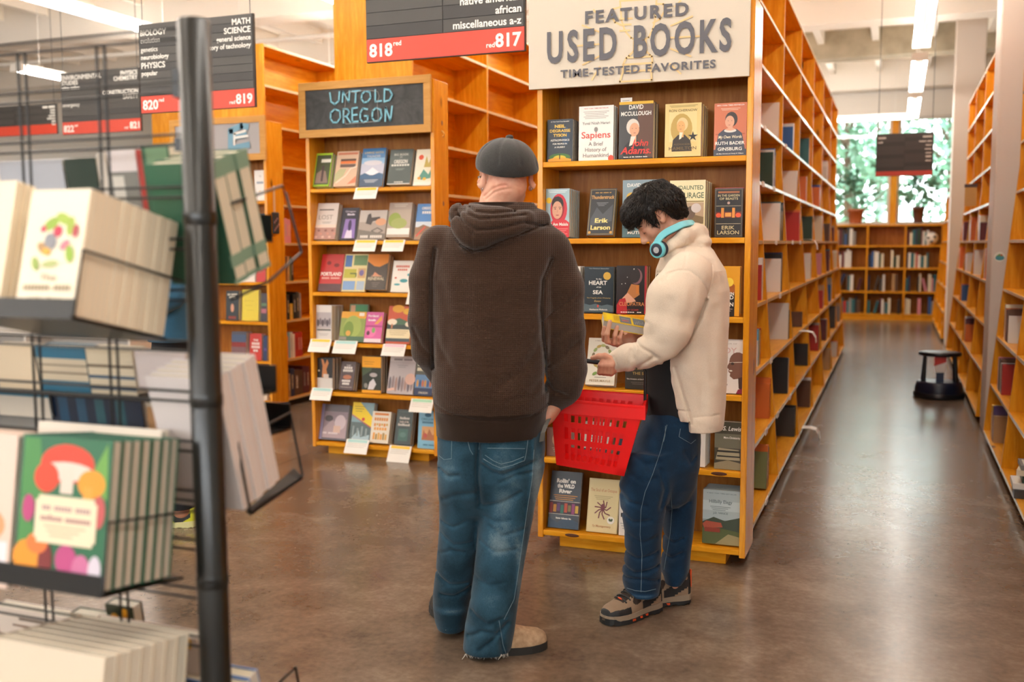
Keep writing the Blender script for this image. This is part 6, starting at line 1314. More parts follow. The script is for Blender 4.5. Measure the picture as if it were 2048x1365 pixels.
J = [([(957,862),(957,900),(955,950),(958,985),(960,1010)], .008, .012), ([(966,918),(985,931),(1003,936),(1026,930),(1050,916)], .0035, -.004), ([(964,925),(985,940),(1005,946),(1040,935),(1070,925)], .006, .006), ([(1000,962),(1030,948),(1065,945)], .007, .004), ([(878,945),(895,955),(918,950)], .007, .006), ([(885,1005),(915,990),(950,985)], .009, .004), ([(970,1012),(1005,1003),(1040,985)], .008, .005), ([(980,1052),(1005,1068),(1050,1058)], .006, .004), ([(962,1085),(990,1100),(1030,1096)], .006, .004), ([(968,1035),(990,1042),(1020,1038)], .006, .003),
     ([(882,1055),(905,1062),(930,1050)], .006, .004), ([(880,1082),(905,1100),(940,1098)], .006, .004), ([(874,1125),(900,1112),(925,1118)], .006, .004), ([(868,1172),(895,1190),(930,1190)], .007, .006), ([(878,1215),(905,1216),(936,1202)], .007, .006), ([(952,1155),(980,1165),(1010,1158)], .007, .003), ([(945,1222),(975,1240),(1008,1228)], .008, .006), ([(938,1268),(965,1252),(995,1258)], .007, .006), ([(995,1240),(1002,1265),(1006,1300)], .007, .006), ([(960,1290),(985,1270),(1015,1240)], .008, .007), ([(1068,880),(1064,960),(1052,1040),(1040,1120),(1030,1200)], .005, -.003)]
for pts, w_, d_ in J: sd.crease([L(*p, -.1) for p in pts], w_, d_*1.5, -.4, .25)
sd.wobble(.0016, 30, 8, zs=.5); sd.wobble(.0008, 90, 9, zs=.6)
# pocket patch, a touch proud
v, f = sd.nets()
me = raw_mesh('jeans', v, f, DEN_M); jeans = m.link('jeans', me, body)
B = lambda px, py, rx, rz, a: (L(px, py, -.1), rx, rz, a)
wear_attr(me, v, [B(1010,915,0.069,0.081,0.44), B(900,945,0.052,0.069,0.39), B(1008,1000,0.069,0.081,0.39), B(1076,1010,0.023,0.196,0.70), B(1005,1075,0.069,0.057,0.33), B(992,1120,0.057,0.138,0.23), B(1040,1150,0.018,0.138,0.41), B(905,880,0.057,0.057,0.23), B(915,1030,0.057,0.069,0.23), B(985,1200,0.069,0.057,0.18), B(970,1260,0.069,0.034,0.23), B(955,1290,0.069,0.023,0.18), B(900,1250,0.057,0.014,0.56), B(975,1312,0.081,0.009,0.72), B(908,1100,0.057,0.069,0.18), B(900,1190,0.057,0.034,0.18)])
bv = BVHTree.FromPolygons(v.tolist(), f.tolist())
STI = mat('denim_thread', '#8299a4', .9); sb = MB()
for pts in ([(1056,878),(1053,905),(1049,922)], [(966,918),(985,930),(1002,937),(1025,931),(1049,922)], [(970,911),(986,922),(1002,929),(1024,924),(1048,914)], [(975,897),(1050,898)], [(904,868),(903,900),(903,918),(888,920),(878,912)], [(935,868),(936,885),(940,900),(946,910)], [(1068,900),(1064,960),(1056,1010),(1046,1080),(1036,1150),(1028,1200),(1008,1240)], [(998,1242),(1002,1265),(1006,1290),(1012,1308)], [(960,870),(958,900)]):
    P = m.trace(v, f, pts, .001, .0012, 3, bv)
    if len(P) > 1: sb.tube(P, .00075, 5, cap=False)
sb.build('seam_stitching', STI, jeans)
# frayed hems
FR = mat('frayed_thread', '#cfc8bc', .95); fb = MB(); rg = random.Random(4)
for (xa, xb, yy, dd) in ((880, 938, 1251, .04), (930, 1016, 1309, -.16)):
    for k in range(60):
        px = rg.uniform(xa, xb); a = (px-(xa+xb)/2)/((xb-xa)/2); q = Vector(L(px, yy+4*(1-a*a), dd+.05*abs(a))); e = q+Vector((rg.uniform(-.008, .008), rg.uniform(-.004, .004), -rg.uniform(.003, .014)))
        fb.tube([q+Vector((0,0,.004)), (q+e)/2+Vector((rg.uniform(-.003,.003),0,0)), e], [.0009,.0008,.0004], 4, cap=False)
for (px, py, dd) in ((931, 1309, -.13), (1003, 1310, -.155), (898, 1251, .04)):
    q = Vector(L(px, py, dd)); fb.tube([q, q+Vector((-.004,0,-.008)), q+Vector((-.012,-.002,-.018))], [.002,.0016,.0006], 5)
tag(fb.build('frayed_hem', FR, jeans), kind='stuff')
# flat cap
cc = L(1013, 322, .0); sd = SDF(axis(cc[0]-.14, cc[0]+.14, .0036), axis(-.17, .21, .0045), axis(cc[2]-.1, cc[2]+.12, .0036))
rot = Matrix.Rotation(R_(6), 3, 'Y')
sd.put(el(cc+np.array([0, .005, -.008]), (.103, .128, .086), rot), .01); sd.put(el(cc+np.array([.006, -.01, -.03]), (.098, .112, .060), rot), .03)
zc_ = L(1010, 338, 0)[2]
sd.cut(lambda X, Y, Z: (zc_-.05*(X-cc[0])+.34*Y)-Z)
for a in range(8):
    t_ = a*pi/4+.42; e0 = cc+np.array([.008, -.005, .078]); pts = [e0+np.array([sin(t_)*.101*sin(q), -cos(t_)*.125*sin(q), -.086*(1-cos(q))]) for q in np.linspace(.1, 1.7, 9)]
    sd.crease(pts, .0055, .0055, plane=False)
sd.put(el(L(1019, 274.5, .0), (.014,.014,.008)), .002)
sd.put(el(cc+np.array([-.03, .135, -.045]), (.075,.06,.008), Matrix.Rotation(R_(14), 3, 'X')), .006)
sd.wobble(.0012, 60, 2)
v, f = sd.nets(); m.link('flat_cap', raw_mesh('flat_cap', v, f, CAPM), body)
MET = mat('silver', '#c8c8cc', .2, 1)
for nm, (x, y, z) in (('l', (-8.2,-1.6,-4.6)), ('r', (8.2,-1.6,-4.6))):
    q = Vector(HPm(x, y, z)); MB().tube([q+Vector((.0015*cos(a), .006*sin(a), .006*cos(a))) for a in [2*pi*i/14 for i in range(14)]], .0013, 6, closed=True).build('earring', MET, body)
gb = MB(); g0, g1, g2 = [Vector(HPm(*p)) for p in ((-7.9,-1.6,2.2), (-8.1,3.5,1.6), (-7.4,8.6,1.2))]
gb.tube([g0, g1, g2], [.0026,.003,.0035], 6); g3, g4 = Vector(HPm(7.9,-1.6,2.2)), Vector(HPm(7.4,8.6,1.2)); gb.tube([g3, g4], .003, 6); gb.tube([g2, Vector(HPm(-3.5,10,1.4)), Vector(HPm(0,10.6,1.8)), Vector(HPm(3.5,10,1.4)), g4], .0028, 6)
gb.build('glasses_frame', mat('glasses_black', '#151517', .3), body)
# grey strap hanging from the right pocket
P = [Vector(L(x, y, dd)) for x, y, dd in ((1098,838,-.06),(1092,850,-.085),(1086,866,-.095),(1083,884,-.09))]
stb = MB()
for p, q in zip(P, P[1:]):
    e = Vector((.008,0,.002)); stb.add([p-e, p+e, q+e, q-e, p-e+Vector((0,.002,0)), p+e+Vector((0,.002,0)), q+e+Vector((0,.002,0)), q-e+Vector((0,.002,0))], [(0,3,2,1),(4,5,6,7),(0,4,7,3),(1,2,6,5)])
stb.build('pocket_strap', mat('grey_webbing', '#5d5a55', .8), body)
# shoes
SUE = mat('tan_suede', '#b39678', .95); n = NT(SUE); n.l(n.ramp(n.noise(n.mapped((1,1,1)), 45, 5), [(.3, '#97785a'), (.7, '#c2a585')]), n.b.inputs['Base Color'])
SOLE = mat('dark_sole', '#22211f', .7)
moc = dict(prof=([0,.03,.1,.25,.4,.55,.7,.85,.97,1],[.03,.052,.064,.072,.086,.098,.095,.09,.088,.07]), sole=(.02,.022,.026), mats=[SUE, SOLE], mi=lambda s, a: 0, layers=[('sole', SOLE, lambda s: .0, lambda s: .026, .004, 0)])
shoe(body, None, (.118+.065, -.005), (.953, .30), .285, .112, moc)
moc2 = dict(moc); moc2['mats'] = [mat('dark_leather', '#1b1715', .5), SOLE]
shoe(body, None, (-.290+.065, .43-.02), (-.25, .97), .285, .108, moc2)
# ------------------------------------------------------------------ the youth with headphones
b = Person('person', 'person in cream wool jacket with turquoise headphones, reading a yellow book', .55, 3.78)
L = b.L
hc = L(1321, 437, 0.0)
# head frame: face towards -u, bowed down, turned slightly away
TB = Matrix.Translation(hc) @ Matrix.Rotation(R_(88), 4, 'Z') @ Matrix.Rotation(R_(-40), 4, 'X') @ Matrix.Rotation(R_(-4), 4, 'Y')
sd = SDF(axis(-.30, .24, .008, [(-.28, .13, .0027)]), axis(-.27, .27, .008, [(-.24, -.10, .0027), (-.1, .1, .0027)]), axis(0, 1.66, .012, [(.93, 1.14, .0027), (1.33, 1.66, .0027)]))
HPb = head(sd, TB, .97, ef=.3, ez=2.3, ey=1.3)
chain(sd, [HPb(0,-2.4,-4.5), tuple(L(1366, 486, 0)), tuple(L(1376, 520, 0))], [.055, .055, .068], .02)
sd.put(loft(b.secs([(520,1335,1415,.12),(560,1335,1430,.15),(640,1320,1425,.13),(740,1315,1415,.13),(840,1305,1392,.12),(900,1300,1388,.11)])), .02)
# far (right) arm and the hand under the book
chain(sd, [L(1375,555,.15), L(1345,640,.20), L(1318,690,.16), L(1283,684,.03)], [.05,.042,.036,.026], .015)
HB = -.02
chain(sd, [L(1283,684,.03), L(1262,682,.0), L(1240,683,-.01)], [.026,.026,.021], .012)
for pts, rr in (([(1240,690,.0),(1226,683,.0),(1208,680,-.06),(1207,668,-.088),(1208.5,655,-.092)], .0085), ([(1243,692,-.01),(1228,688,-.06),(1214,683,-.088),(1214.5,668,-.104),(1220,644,-.103)], .0092), ([(1248,693,-.02),(1238,691,-.065),(1229,686,-.09),(1230,671,-.105),(1234,655,-.104)], .0090), ([(1255,692,-.02),(1247,691,-.06),(1240,686,-.085),(1240,675,-.098),(1243.5,664,-.099)], .0082), ([(1262,680,.03),(1250,660,.075),(1246,641,.075),(1238,634,.06)], .0105)):
    chain(sd, [L(*p) for p in pts], [rr*1.1, rr*1.1, rr*1.05, rr, rr*.88], .004)
# near (left) arm and the hand on the basket handle
chain(sd, [L(1378,560,-.16), L(1345,650,-.19), L(1328,700,-.19), L(1262,716,-.18), L(1226,729,-.18)], [.050,.036,.032,.028,.026], .015)
chain(sd, [L(1228,731,-.18), L(1213,729,-.185)], [.028,.027], .01); sd.put(rc(L(1222,744,-.17), L(1206,737,-.175), .016, .017), .012)
chain(sd, [L(1221,719,-.20), L(1210,713,-.205), L(1198,713,-.20), L(1185,716.5,-.192)], [.0135,.0118,.0105,.0085], .006)
for i, x in enumerate((1201.5, 1209.5, 1217, 1224)):
    chain(sd, [L(x+5, 722, -.205), L(x, 731, -.213), L(x-1.5, 743+.8*i, -.198), L(x-2, 746+.6*i, -.172), L(x-2, 737, -.156)], [.0105,.0102,.0098,.0095,.008], .004)
la, fa = np.array([.512-.55, 3.726-3.78, .08]), np.array([.632-.55, .045, .08])
chain(sd, [L(1325, 890, -.06), L(1286, 1010, -.08), la], [.06,.045,.032], .02); chain(sd, [L(1352, 890, .06), L(1357, 1020, .066), fa], [.06,.045,.032], .02)
v, f = sd.nets(); body = b.link('person', raw_mesh('person', v, f, SKIN_B), None); tag(body, b.label, 'person'); BOY = body
print('boy body', len(v))
# tee
sd = SDF(axis(-.24, .2, .006), axis(-.2, .2, .006), axis(.72, 1.4, .006))
sd.put(loft(b.secs([(512,1326,1410,.10),(560,1312,1420,.15),(620,1302,1420,.15),(680,1294,1415,.15),(735,1289,1405,.15),(790,1290,1400,.15),(840,1294,1396,.15)]), 2.2), .01); sd.wobble(.002, 50, 4)
v, f = sd.nets(); b.link('tee_shirt', raw_mesh('tee_shirt', v, f, TEE), body)
# jacket
sd = SDF(axis(-.26, .26, .0038), axis(-.33, .33, .0048), axis(.70, 1.56, .0038))
sd.put(loft(b.secs([(486,1346,1404,.08),(500,1332,1424,.12),(516,1322,1432,.165),(540,1314,1446,.20),(580,1310,1455,.205),(640,1310,1454,.20),(700,1310,1451,.195),(750,1315,1449,.19),(800,1324,1447,.188),(840,1333,1443,.188),(868,1340,1437,.186)]), 2.3), .01)
chain(sd, [L(1376,552,-.165), L(1350,600,-.19), L(1337,660,-.205), L(1326,692,-.21)], [.088,.100,.088,.066], .02)
chain(sd, [L(1326,690,-.21), L(1290,706,-.20), L(1254,716,-.19), L(1236,722,-.183)], [.064,.056,.047,.041], .012); chain(sd, [L(1236,722,-.183), L(1227,726,-.18), L(1217,729,-.18)], [.036,.033,.0325], .006)
chain(sd, [L(1376,552,.165), L(1350,640,.20), L(1322,690,.17), L(1290,686,.05)], [.088,.085,.065,.045], .02)
# fold-over collar round the neck
chain(sd, [L(1334,508,-.075), L(1346,492,-.092), L(1368,474,-.085), L(1392,466,-.035), L(1398,468,.02), L(1385,478,.08), L(1350,500,.09)], [.018,.024,.028,.034,.034,.028,.02], .016)
sd.put(el(L(1400,484,-.01), (.042,.085,.03)), .02)
sd.put(rc(L(1352,456,0), L(1362,490,0), .056, .050), .006, '-')
# open front: hollow the front between the two edges
sd.put(rc(L(1285,560,0), L(1302,840,0), .062, .075), .01, '-')
ua, ub = L(1382,840,-.18)[0], L(1384,840,-.18)[0]; z1_, z2_ = L(1360,847,-.18)[2], L(1410,868,-.18)[2]
sd.cut(lambda X, Y, Z: np.where(X < ua, z1_+.05*(X-ua)*-1*0, z2_)+0*Y-Z)
JK = [([(1288,644),(1275,668),(1268,676),(1275,690),(1292,700),(1308,712)], .0055, .010), ([(1268,676),(1264,690),(1262,712)], .008, .006), ([(1326,722),(1350,712),(1370,690),(1386,660),(1400,630),(1410,600)], .007, .014), ([(1316,562),(1330,547),(1352,540),(1372,541),(1392,556),(1409,578),(1413,592)], .0035, .0045), ([(1361,540),(1370,510),(1382,480)], .003, .003), ([(1413,592),(1420,560),(1424,530)], .003, .003),
      ([(1352,738),(1362,775),(1374,815),(1383,850)], .005, .006), ([(1340,745),(1350,790),(1362,840)], .02, -.004), ([(1300,712),(1285,722),(1270,735)], .007, .006), ([(1258,700),(1250,720),(1248,738)], .008, .005), ([(1275,700),(1268,715),(1270,730)], .010, .005), ([(1330,600),(1318,640),(1300,665)], .018, .005), ([(1360,640),(1372,610),(1378,580)], .018, .004), ([(1430,620),(1420,680),(1425,760)], .02, .004), ([(1400,700),(1405,760),(1400,830)], .02, .004),
      ([(1334,824),(1380,824)], .003, .003), ([(1384,836),(1440,832)], .003, .002), ([(1345,508),(1360,498),(1385,492),(1410,494)], .004, .006)]
for pts, w_, d_ in JK: sd.crease([L(*p, -.18) for p in pts], w_, d_, -.4, .0)
for k in range(7):
    t_ = k/6; sd.crease([L(1213+t_*14, 713+t_*1.5-3, -.18), L(1222+t_*14, 741-t_*1, -.18)], .0022, .0028, -.4, .1)
for k in range(26): sd.crease([L(1336+k*4.0, 826 if k < 11 else 838, -.18), L(1338+k*4.0, 847 if k < 11 else 868, -.18)], .0016, .0014, -.4, .05)
sd.wobble(.0020, 36, 21); sd.wobble(.0009, 120, 22)
v, f = sd.nets(); b.link('wool_jacket', raw_mesh('wool_jacket', v, f, FLC), body)
# jeans
sd = SDF(axis(-.22, .22, .0045), axis(-.24, .24, .0055), axis(.03, .93, .005))
sd.put(loft(b.secs([(790,1300,1396,.14),(830,1289,1398,.15),(880,1272,1400,.155),(930,1262,1398,.15),(970,1272,1390,.12),(1000,1292,1375,.08),(1015,1310,1360,.05)]), 2.2), .02)
near = [(900,1262,1360,.105,-.06),(950,1244,1352,.105,-.075),(975,1237,1345,.102,-.08),(1016,1241,1332,.095,-.082),(1063,1249,1323,.088,-.080),(1112,1250,1321,.082,-.074),(1142,1245,1322,.084,-.068),(1165,1246,1321,.086,-.064),(1186,1252,1317,.084,-.060)]
far = [(900,1305,1399,.10,.06),(950,1316,1394,.098,.065),(1018,1329,1391,.09,.066),(1063,1327,1386,.085,.062),(1096,1325,1381,.082,.056),(1135,1322,1378,.084,.05),(1150,1324,1372,.084,.046),(1163,1326,1362,.08,.044)]
sd.put(loft(b.secs(near), 2.1), .02); sd.put(loft(b.secs(far), 2.1), .02)
for pts, w_, d_ in (([(1238,985),(1258,1005),(1290,1010)], .008, .005), ([(1242,1030),(1265,1045),(1300,1040)], .008, .005), ([(1320,940),(1330,980),(1322,1015)], .010, .007), ([(1248,1110),(1275,1120),(1315,1108)], .008, .005), ([(1246,1140),(1270,1150),(1318,1138)], .008, .007), ([(1250,1165),(1285,1160),(1318,1168)], .007, .006), ([(1300,830),(1320,900),(1312,960)], .02, .004), ([(1336,1100),(1360,1110),(1378,1100)], .007, .005), ([(1330,1135),(1355,1142),(1376,1130)], .008, .006), ([(1262,905),(1290,930),(1318,925)], .012, .005), ([(1255,950),(1285,962),(1310,955)], .010, .004), ([(1370,905),(1385,930),(1395,920)], .007, .004), ([(1335,1020),(1360,1035),(1388,1025)], .009, .004), ([(1260,1075),(1285,1085),(1312,1075)], .008, .003)):
    sd.crease([L(*p, -.15) for p in pts], w_, d_*1.5, -.4, .3)
sd.wobble(.0014, 34, 31, zs=.5); sd.wobble(.0008, 95, 32, zs=.6)
v, f = sd.nets(); me = raw_mesh('jeans', v, f, DEN_B); jeans = b.link('jeans', me, body)
B = lambda px, py, rx, rz, a: (L(px, py, -.1), rx, rz, a)
wear_attr(me, v, [B(1250,990,.03,.05,.5), B(1258,1040,.03,.05,.25), B(1275,930,.04,.06,.2), B(1300,880,.05,.06,.15), B(1284,1186,.06,.008,.6), B(1365,1000,.03,.06,.1)])
bv = BVHTree.FromPolygons(v.tolist(), f.tolist()); sb = MB()
for pts in ([(1334,850),(1322,900),(1305,950),(1290,985),(1282,1020),(1280,1070),(1284,1110),(1283,1150),(1282,1185)], [(1342,985),(1344,1020),(1340,1070),(1333,1110),(1328,1140)], [(1361,858),(1358,874),(1382,888),(1392,880)], [(1254,1177),(1270,1182),(1290,1184),(1312,1179)], [(1331,852),(1330,872),(1327,884)]):
    P = b.trace(v, f, pts, .001, .0012, 3, bv)
    if len(P) > 1: sb.tube(P, .0008, 5, cap=False)
sb.build('seam_stitching', STI, jeans)
# hair
c0 = Vector((0, -.010, .046)); 
hx = [hc[0]-.15, hc[0]+.13]; sd = SDF(axis(hx[0]-.02, hx[1], .0036), axis(-.12, .12, .0036), axis(hc[2]-.11, hc[2]+.19, .0036))
Ti = TB.inverted(); Rb = TB.to_3x3().to_4x4()
def HE(c, r, kk=.02, op='+'): q = TB @ Vector([x*.0097 for x in c]); sd.put(el(q, [x*.0097 for x in r], Rb), kk, op)
HE((0,-1.0,5.0), (8.9,10.6,9.2)); HE((0,5.6,8.6), (7.2,5.0,4.6), .03); HE((0,8.3,7.0), (6.4,3.2,3.0), .02); HE((0,-6.5,1.0), (7.2,4.6,6.6), .03)
Tn = np.array(Ti)
def hairline(X, Y, Z):
    x = (Tn[0,0]*X+Tn[0,1]*Y+Tn[0,2]*Z+Tn[0,3])/.0097; y = (Tn[1,0]*X+Tn[1,1]*Y+Tn[1,2]*Z+Tn[1,3])/.0097; z = (Tn[2,0]*X+Tn[2,1]*Y+Tn[2,2]*Z+Tn[2,3])/.0097
    zm = np.interp(y, [-12,-6,-3.4,-2.2,-.9,1.0,2.2,2.8,3.9,4.7,5.6,12], [-4.6,-4.4,-2.2,3.0,5.2,5.0,3.0,.4,.6,4.4,5.6,4.3])
    return (zm-z)*.0072
sd.cut(hairline); sd.wobble(.004, 75, 41); sd.wobble(.0025, 190, 42)
v, f = sd.nets(); HAIR = mat('dark_hair', '#17110d', .42, spec=.4); n = NT(HAIR); n.l(n.ramp(n.noise(n.mapped((1,1,1), rnd=False), 130, 3), [(.35, '#0e0a08'), (.75, '#2b1f17')]), n.b.inputs['Base Color'])
hair = b.link('hair', raw_mesh('hair', v, f, HAIR), body)
rg = np.random.RandomState(6); me = hair.data; nv = np.zeros(len(v)*3, np.float32); me.vertices.foreach_get('normal', nv); nv = nv.reshape(-1, 3)
crown = np.array(TB @ Vector((0, -.05, .125))); hb = MB(); pick = rg.choice(len(v), 5200); fw = np.array(TB.to_3x3() @ Vector((0, 1, 0))); dn = np.array(TB.to_3x3() @ Vector((0, 0, -1)))
for i in pick:
    p = v[i]; nn = nv[i]; loc = Ti @ Vector(p)
    d = p-crown; d = d-nn*(d@nn); d = d/(np.linalg.norm(d)+1e-6)+.45*rg.normal(size=3)
    if loc.y > .02: d = d+.6*fw+.2*dn
    d = d-nn*(d@nn); d /= np.linalg.norm(d); ln = rg.uniform(.016, .036)*(.55 if loc.z < .01 else 1); cu = rg.uniform(.1, .55)
    P = [p-nn*.003, p+nn*.004+d*ln*.35, p+nn*(.004+.004*cu)+d*ln*.72+dn*.001, p+nn*(.002-.006*cu)+d*ln+dn*.004]
    hb.tube([Vector(q) for q in P], [.0013, .0013, .0010, .0003], 3, cap=False)
tag(hb.build('hair_tufts', HAIR, hair), kind='stuff')
eb = MB(); el_ = MB()
for s in (-1, 1):
    eb.tube([Vector(HPb(s*1.6,9.15,2.55)), Vector(HPb(s*3.2,8.9,3.15)), Vector(HPb(s*4.9,7.7,2.8))], [.0026,.0030,.0012], 6)
    el_.tube([Vector(HPb(s*1.9,8.75,.1)), Vector(HPb(s*3.1,8.95,-.25)), Vector(HPb(s*4.3,8.35,.15))], [.0008,.0013,.0006], 5)
eb.build('eyebrow', HAIR, body); el_.build('eyelashes', HAIR, body)
tag(MB().tube([Vector(HPb(-1.6,8.95,-5.6)), Vector(HPb(0,9.45,-5.55)), Vector(HPb(1.6,8.95,-5.6))], [.003,.0052,.003], 8).tube([Vector(HPb(-1.3,8.95,-6.4)), Vector(HPb(0,9.4,-6.4)), Vector(HPb(1.3,8.95,-6.4))], [.003,.0056,.003], 8).build('lips', mat('lip_skin', '#b9776a', .45), body))
# headphones resting round the neck
CY = mat('turquoise_plastic', '#6cc3cf', .4); PADM = mat('dark_pad', '#1b2233', .6)
hp = thing('headphones', 'turquoise over-ear headphones hung round the neck above the cream jacket', 'headphones', tuple(b.O), (0, 0, YAW))
bp = [L(1313,488,-.105), L(1320,476,-.108), L(1331,466,-.108), L(1347,457.5,-.106), L(1366,449,-.088), L(1383,446,-.045), L(1389,448,.0), L(1381,454,.05), L(1360,466,.09), L(1338,482,.10)]
def ribbon(P, nrm, w_, t_):
    mb_ = MB(); vs = []
    for i, p in enumerate(P):
        p = Vector(p); d = Vector(P[min(i+1, len(P)-1)])-Vector(P[max(i-1, 0)]); d.normalize(); o = (p-Vector(nrm)); o -= d*o.dot(d); o.normalize(); s_ = d.cross(o)
        vs += [p+s_*w_/2+o*t_/2, p-s_*w_/2+o*t_/2, p-s_*w_/2-o*t_/2, p+s_*w_/2-o*t_/2]
    fs = [(i*4+j, i*4+(j+1) % 4, i*4+4+(j+1) % 4, i*4+4+j) for i in range(len(P)-1) for j in range(4)]+[(0,1,2,3), tuple(4*(len(P)-1)+q for q in (3,2,1,0))]
    return mb_.add(vs, fs)
def spline(P, n_=5):
    P = [np.array(p) for p in P]; out = []
    for i in range(len(P)-1):
        p0, p1, p2, p3 = P[max(i-1,0)], P[i], P[i+1], P[min(i+2, len(P)-1)]
        for k in range(n_): t_ = k/n_; out.append(.5*((2*p1)+(p2-p0)*t_+(2*p0-5*p1+4*p2-p3)*t_*t_+(3*p1-p0-3*p2+p3)*t_**3))
    return out+[P[-1]]
ctr = L(1356, 478, 0); SPB = spline(bp)
ribbon(SPB, ctr, .026, .009).build('headband', CY, hp, bevel=.002)
ribbon([np.array(p)+(np.array(ctr)-np.array(p))*.10 for p in SPB[6:-6]], ctr, .020, .010).build('band_pad', PADM, hp)
for c_, nrm in ((L(1315,500,-.112), Vector((-.62,-.75,-.12))), (L(1332,500,.10), Vector((-.5,.84,-.1)))):
    q = nrm.normalized().to_track_quat('Z', 'Y').to_matrix().to_4x4(); T = Matrix.Translation(c_) @ q @ Matrix.Diagonal((.76, .76, .8, 1))
    MB().lathe([(.034,-.018),(.0405,-.010),(.0415,0),(.0395,.007),(.034,.0105),(.031,.009)], 32, 0, T).build('ear_cup', CY, hp)
    MB().lathe([(.031,.0088),(.029,.0112),(.001,.0118)], 32, 0, T).build('cup_plate', PADM, hp)
    MB().lathe([(.039,-.034),(.041,-.026),(.038,-.018),(.02,-.018)], 32, 0, T).build('ear_pad', PADM, hp)
    wr = MB()
    for r0, r1 in ((.0125,.0155),(.0045,.0085)): wr.lathe([(r0,.0119),(r0,.0126),(r1,.0126),(r1,.0119)], 24, 0, T)
    wr.build('cup_emblem', C('#c9cdd2'), hp)
# the book in the hand
bk = L(1205, 655, -.095); w_ = .19; dpt = .125; th = .026
Rm = Matrix.Rotation(R_(-1.5), 4, 'Z') @ Matrix.Rotation(R_(10.5), 4, 'Y') @ Matrix.Rotation(R_(10), 4, 'X')
bo = MB().box(0, w_, 0, dpt, -.002, 0).box(0, w_, 0, dpt, th, th+.002).box(0, w_, dpt-.002, dpt, 0, th).build('book', C('#e9c426', .35), None)
T = Matrix.Translation(tuple(b.O)) @ Matrix.Rotation(YAW, 4, 'Z') @ Matrix.Translation(bk) @ Rm; bo.matrix_world = T
tag(bo, 'yellow book with grey panels held in the hand of the person in cream', 'book')
MB().box(.001, w_-.001, .0015, dpt-.002, .0002, th-.0002).build('page_block', mat('pages_grey2', '#b9b2a9', .8), bo)
p = Print(.0002); p.rect(.012,.03,.035,.10,'#f2d312'); p.rect(.062,.012,.105,.108,'#6d737c'); p.rect(.113,.012,.158,.108,'#6d737c'); p.rect(.07,.04,.095,.055,'#c8606a'); p.rect(.068,.07,.098,.074,'#b9bcc2')
for k in range(5): p.rect(.04+.0042*k,.02,.0418+.0042*k,.10,'#b99a1c'); p.rect(.119+.007*k,.02,.1215+.007*k,.05+.01*(k % 3),'#a9adb4')
o = p.build('cover_print', bo, (0, 0, th+.0021)); o.rotation_euler = (-pi/2, 0, 0); o.scale = (1, 1, 1); o.matrix_local = Matrix.Translation((0, 0, th+.0021)) @ Matrix.Rotation(-pi/2, 4, 'X')
# red shopping basket
RED = mat('red_plastic', '#f40a0c', .34); BLK = mat('handle_black', '#101014', .4)
def bpt(px, py, F): r = ray(px, py); t_ = F/(r@F3); q = C0+t_*r; return Vector(q)
FF = 3.55
tl, tr_ = bpt(1101, 799, FF+.02), bpt(1287.5, 814, FF-.04); bl, br_ = bpt(1112, 932, FF+.03), bpt(1247, 955, FF-.02)
ex = (tr_-tl); ex.z = 0; ex.normalize(); ey = Vector((-ex.y, ex.x, 0)); dep = .215
bas = thing('shopping_basket', 'red plastic shopping basket with black handle held by the person in cream', 'basket', tuple((bl+br_)/2))
base_ = (bl+br_)/2
def loc(v_): return v_-base_
up = Vector((0, 0, .008))
BT = [tl, tr_, tr_+ey*dep+up, tl+ey*dep+up]; ins = (tr_-br_).length*0
sw_ = ex*.018; BB = [bl+ey*.015, br_+ey*.015, br_+ey*(dep-.03)+up, bl+ey*(dep-.03)+up]
def panel(b0, b1, t1, t0, ncol, name, margin):
    mb = MB(); nrm = (b1-b0).cross(t0-b0).normalized(); th_ = .0025
    def P(s, t): return (b0*(1-s)+b1*s)*(1-t)+(t0*(1-s)+t1*s)*t
    def quad(s0, s1, t0_, t1_, g=0.0):
        c = [P(s0, t0_), P(s1, t0_), P(s1, t1_), P(s0, t1_)]; A = [loc(q+nrm*(th_/2+g)) for q in c]; B_ = [loc(q-nrm*(th_/2+g)) for q in c]
        mb.add(A+B_, [(0,1,2,3),(7,6,5,4),(0,4,5,1),(1,5,6,2),(2,6,7,3),(3,7,4,0)])
    rows_t = [(.0,.11),(.345,.425),(.60,.68),(.90,1.0)]
    for t0_, t1_ in rows_t: quad(0, 1, t0_, t1_)
    quad(0, margin, .0, 1.0); quad(1-margin, 1, 0, 1.0)
    pit = (1-2*margin)/ncol
    for k in range(ncol+1):
        s = margin+pit*k; quad(max(s-pit*.20, 0), min(s+pit*.20, 1), .1, .92, .0004)
    quad(0, 1, .97, 1.0, .004)
    return mb.build(name, RED, bas)
panel(BB[0], BB[1], BT[1], BT[0], 9, 'side_panel', .12); panel(BB[1], BB[2], BT[2], BT[1], 6, 'side_panel', .12); panel(BB[2], BB[3], BT[3], BT[2], 9, 'side_panel', .12); panel(BB[3], BB[0], BT[0], BT[3], 6, 'side_panel', .12)
mb = MB(); mb.add([loc(q) for q in BB]+[loc(q+Vector((0,0,.003))) for q in BB], [(3,2,1,0),(4,5,6,7),(0,1,5,4),(1,2,6,5),(2,3,7,6),(3,0,4,7)]); mb.build('base', RED, bas)
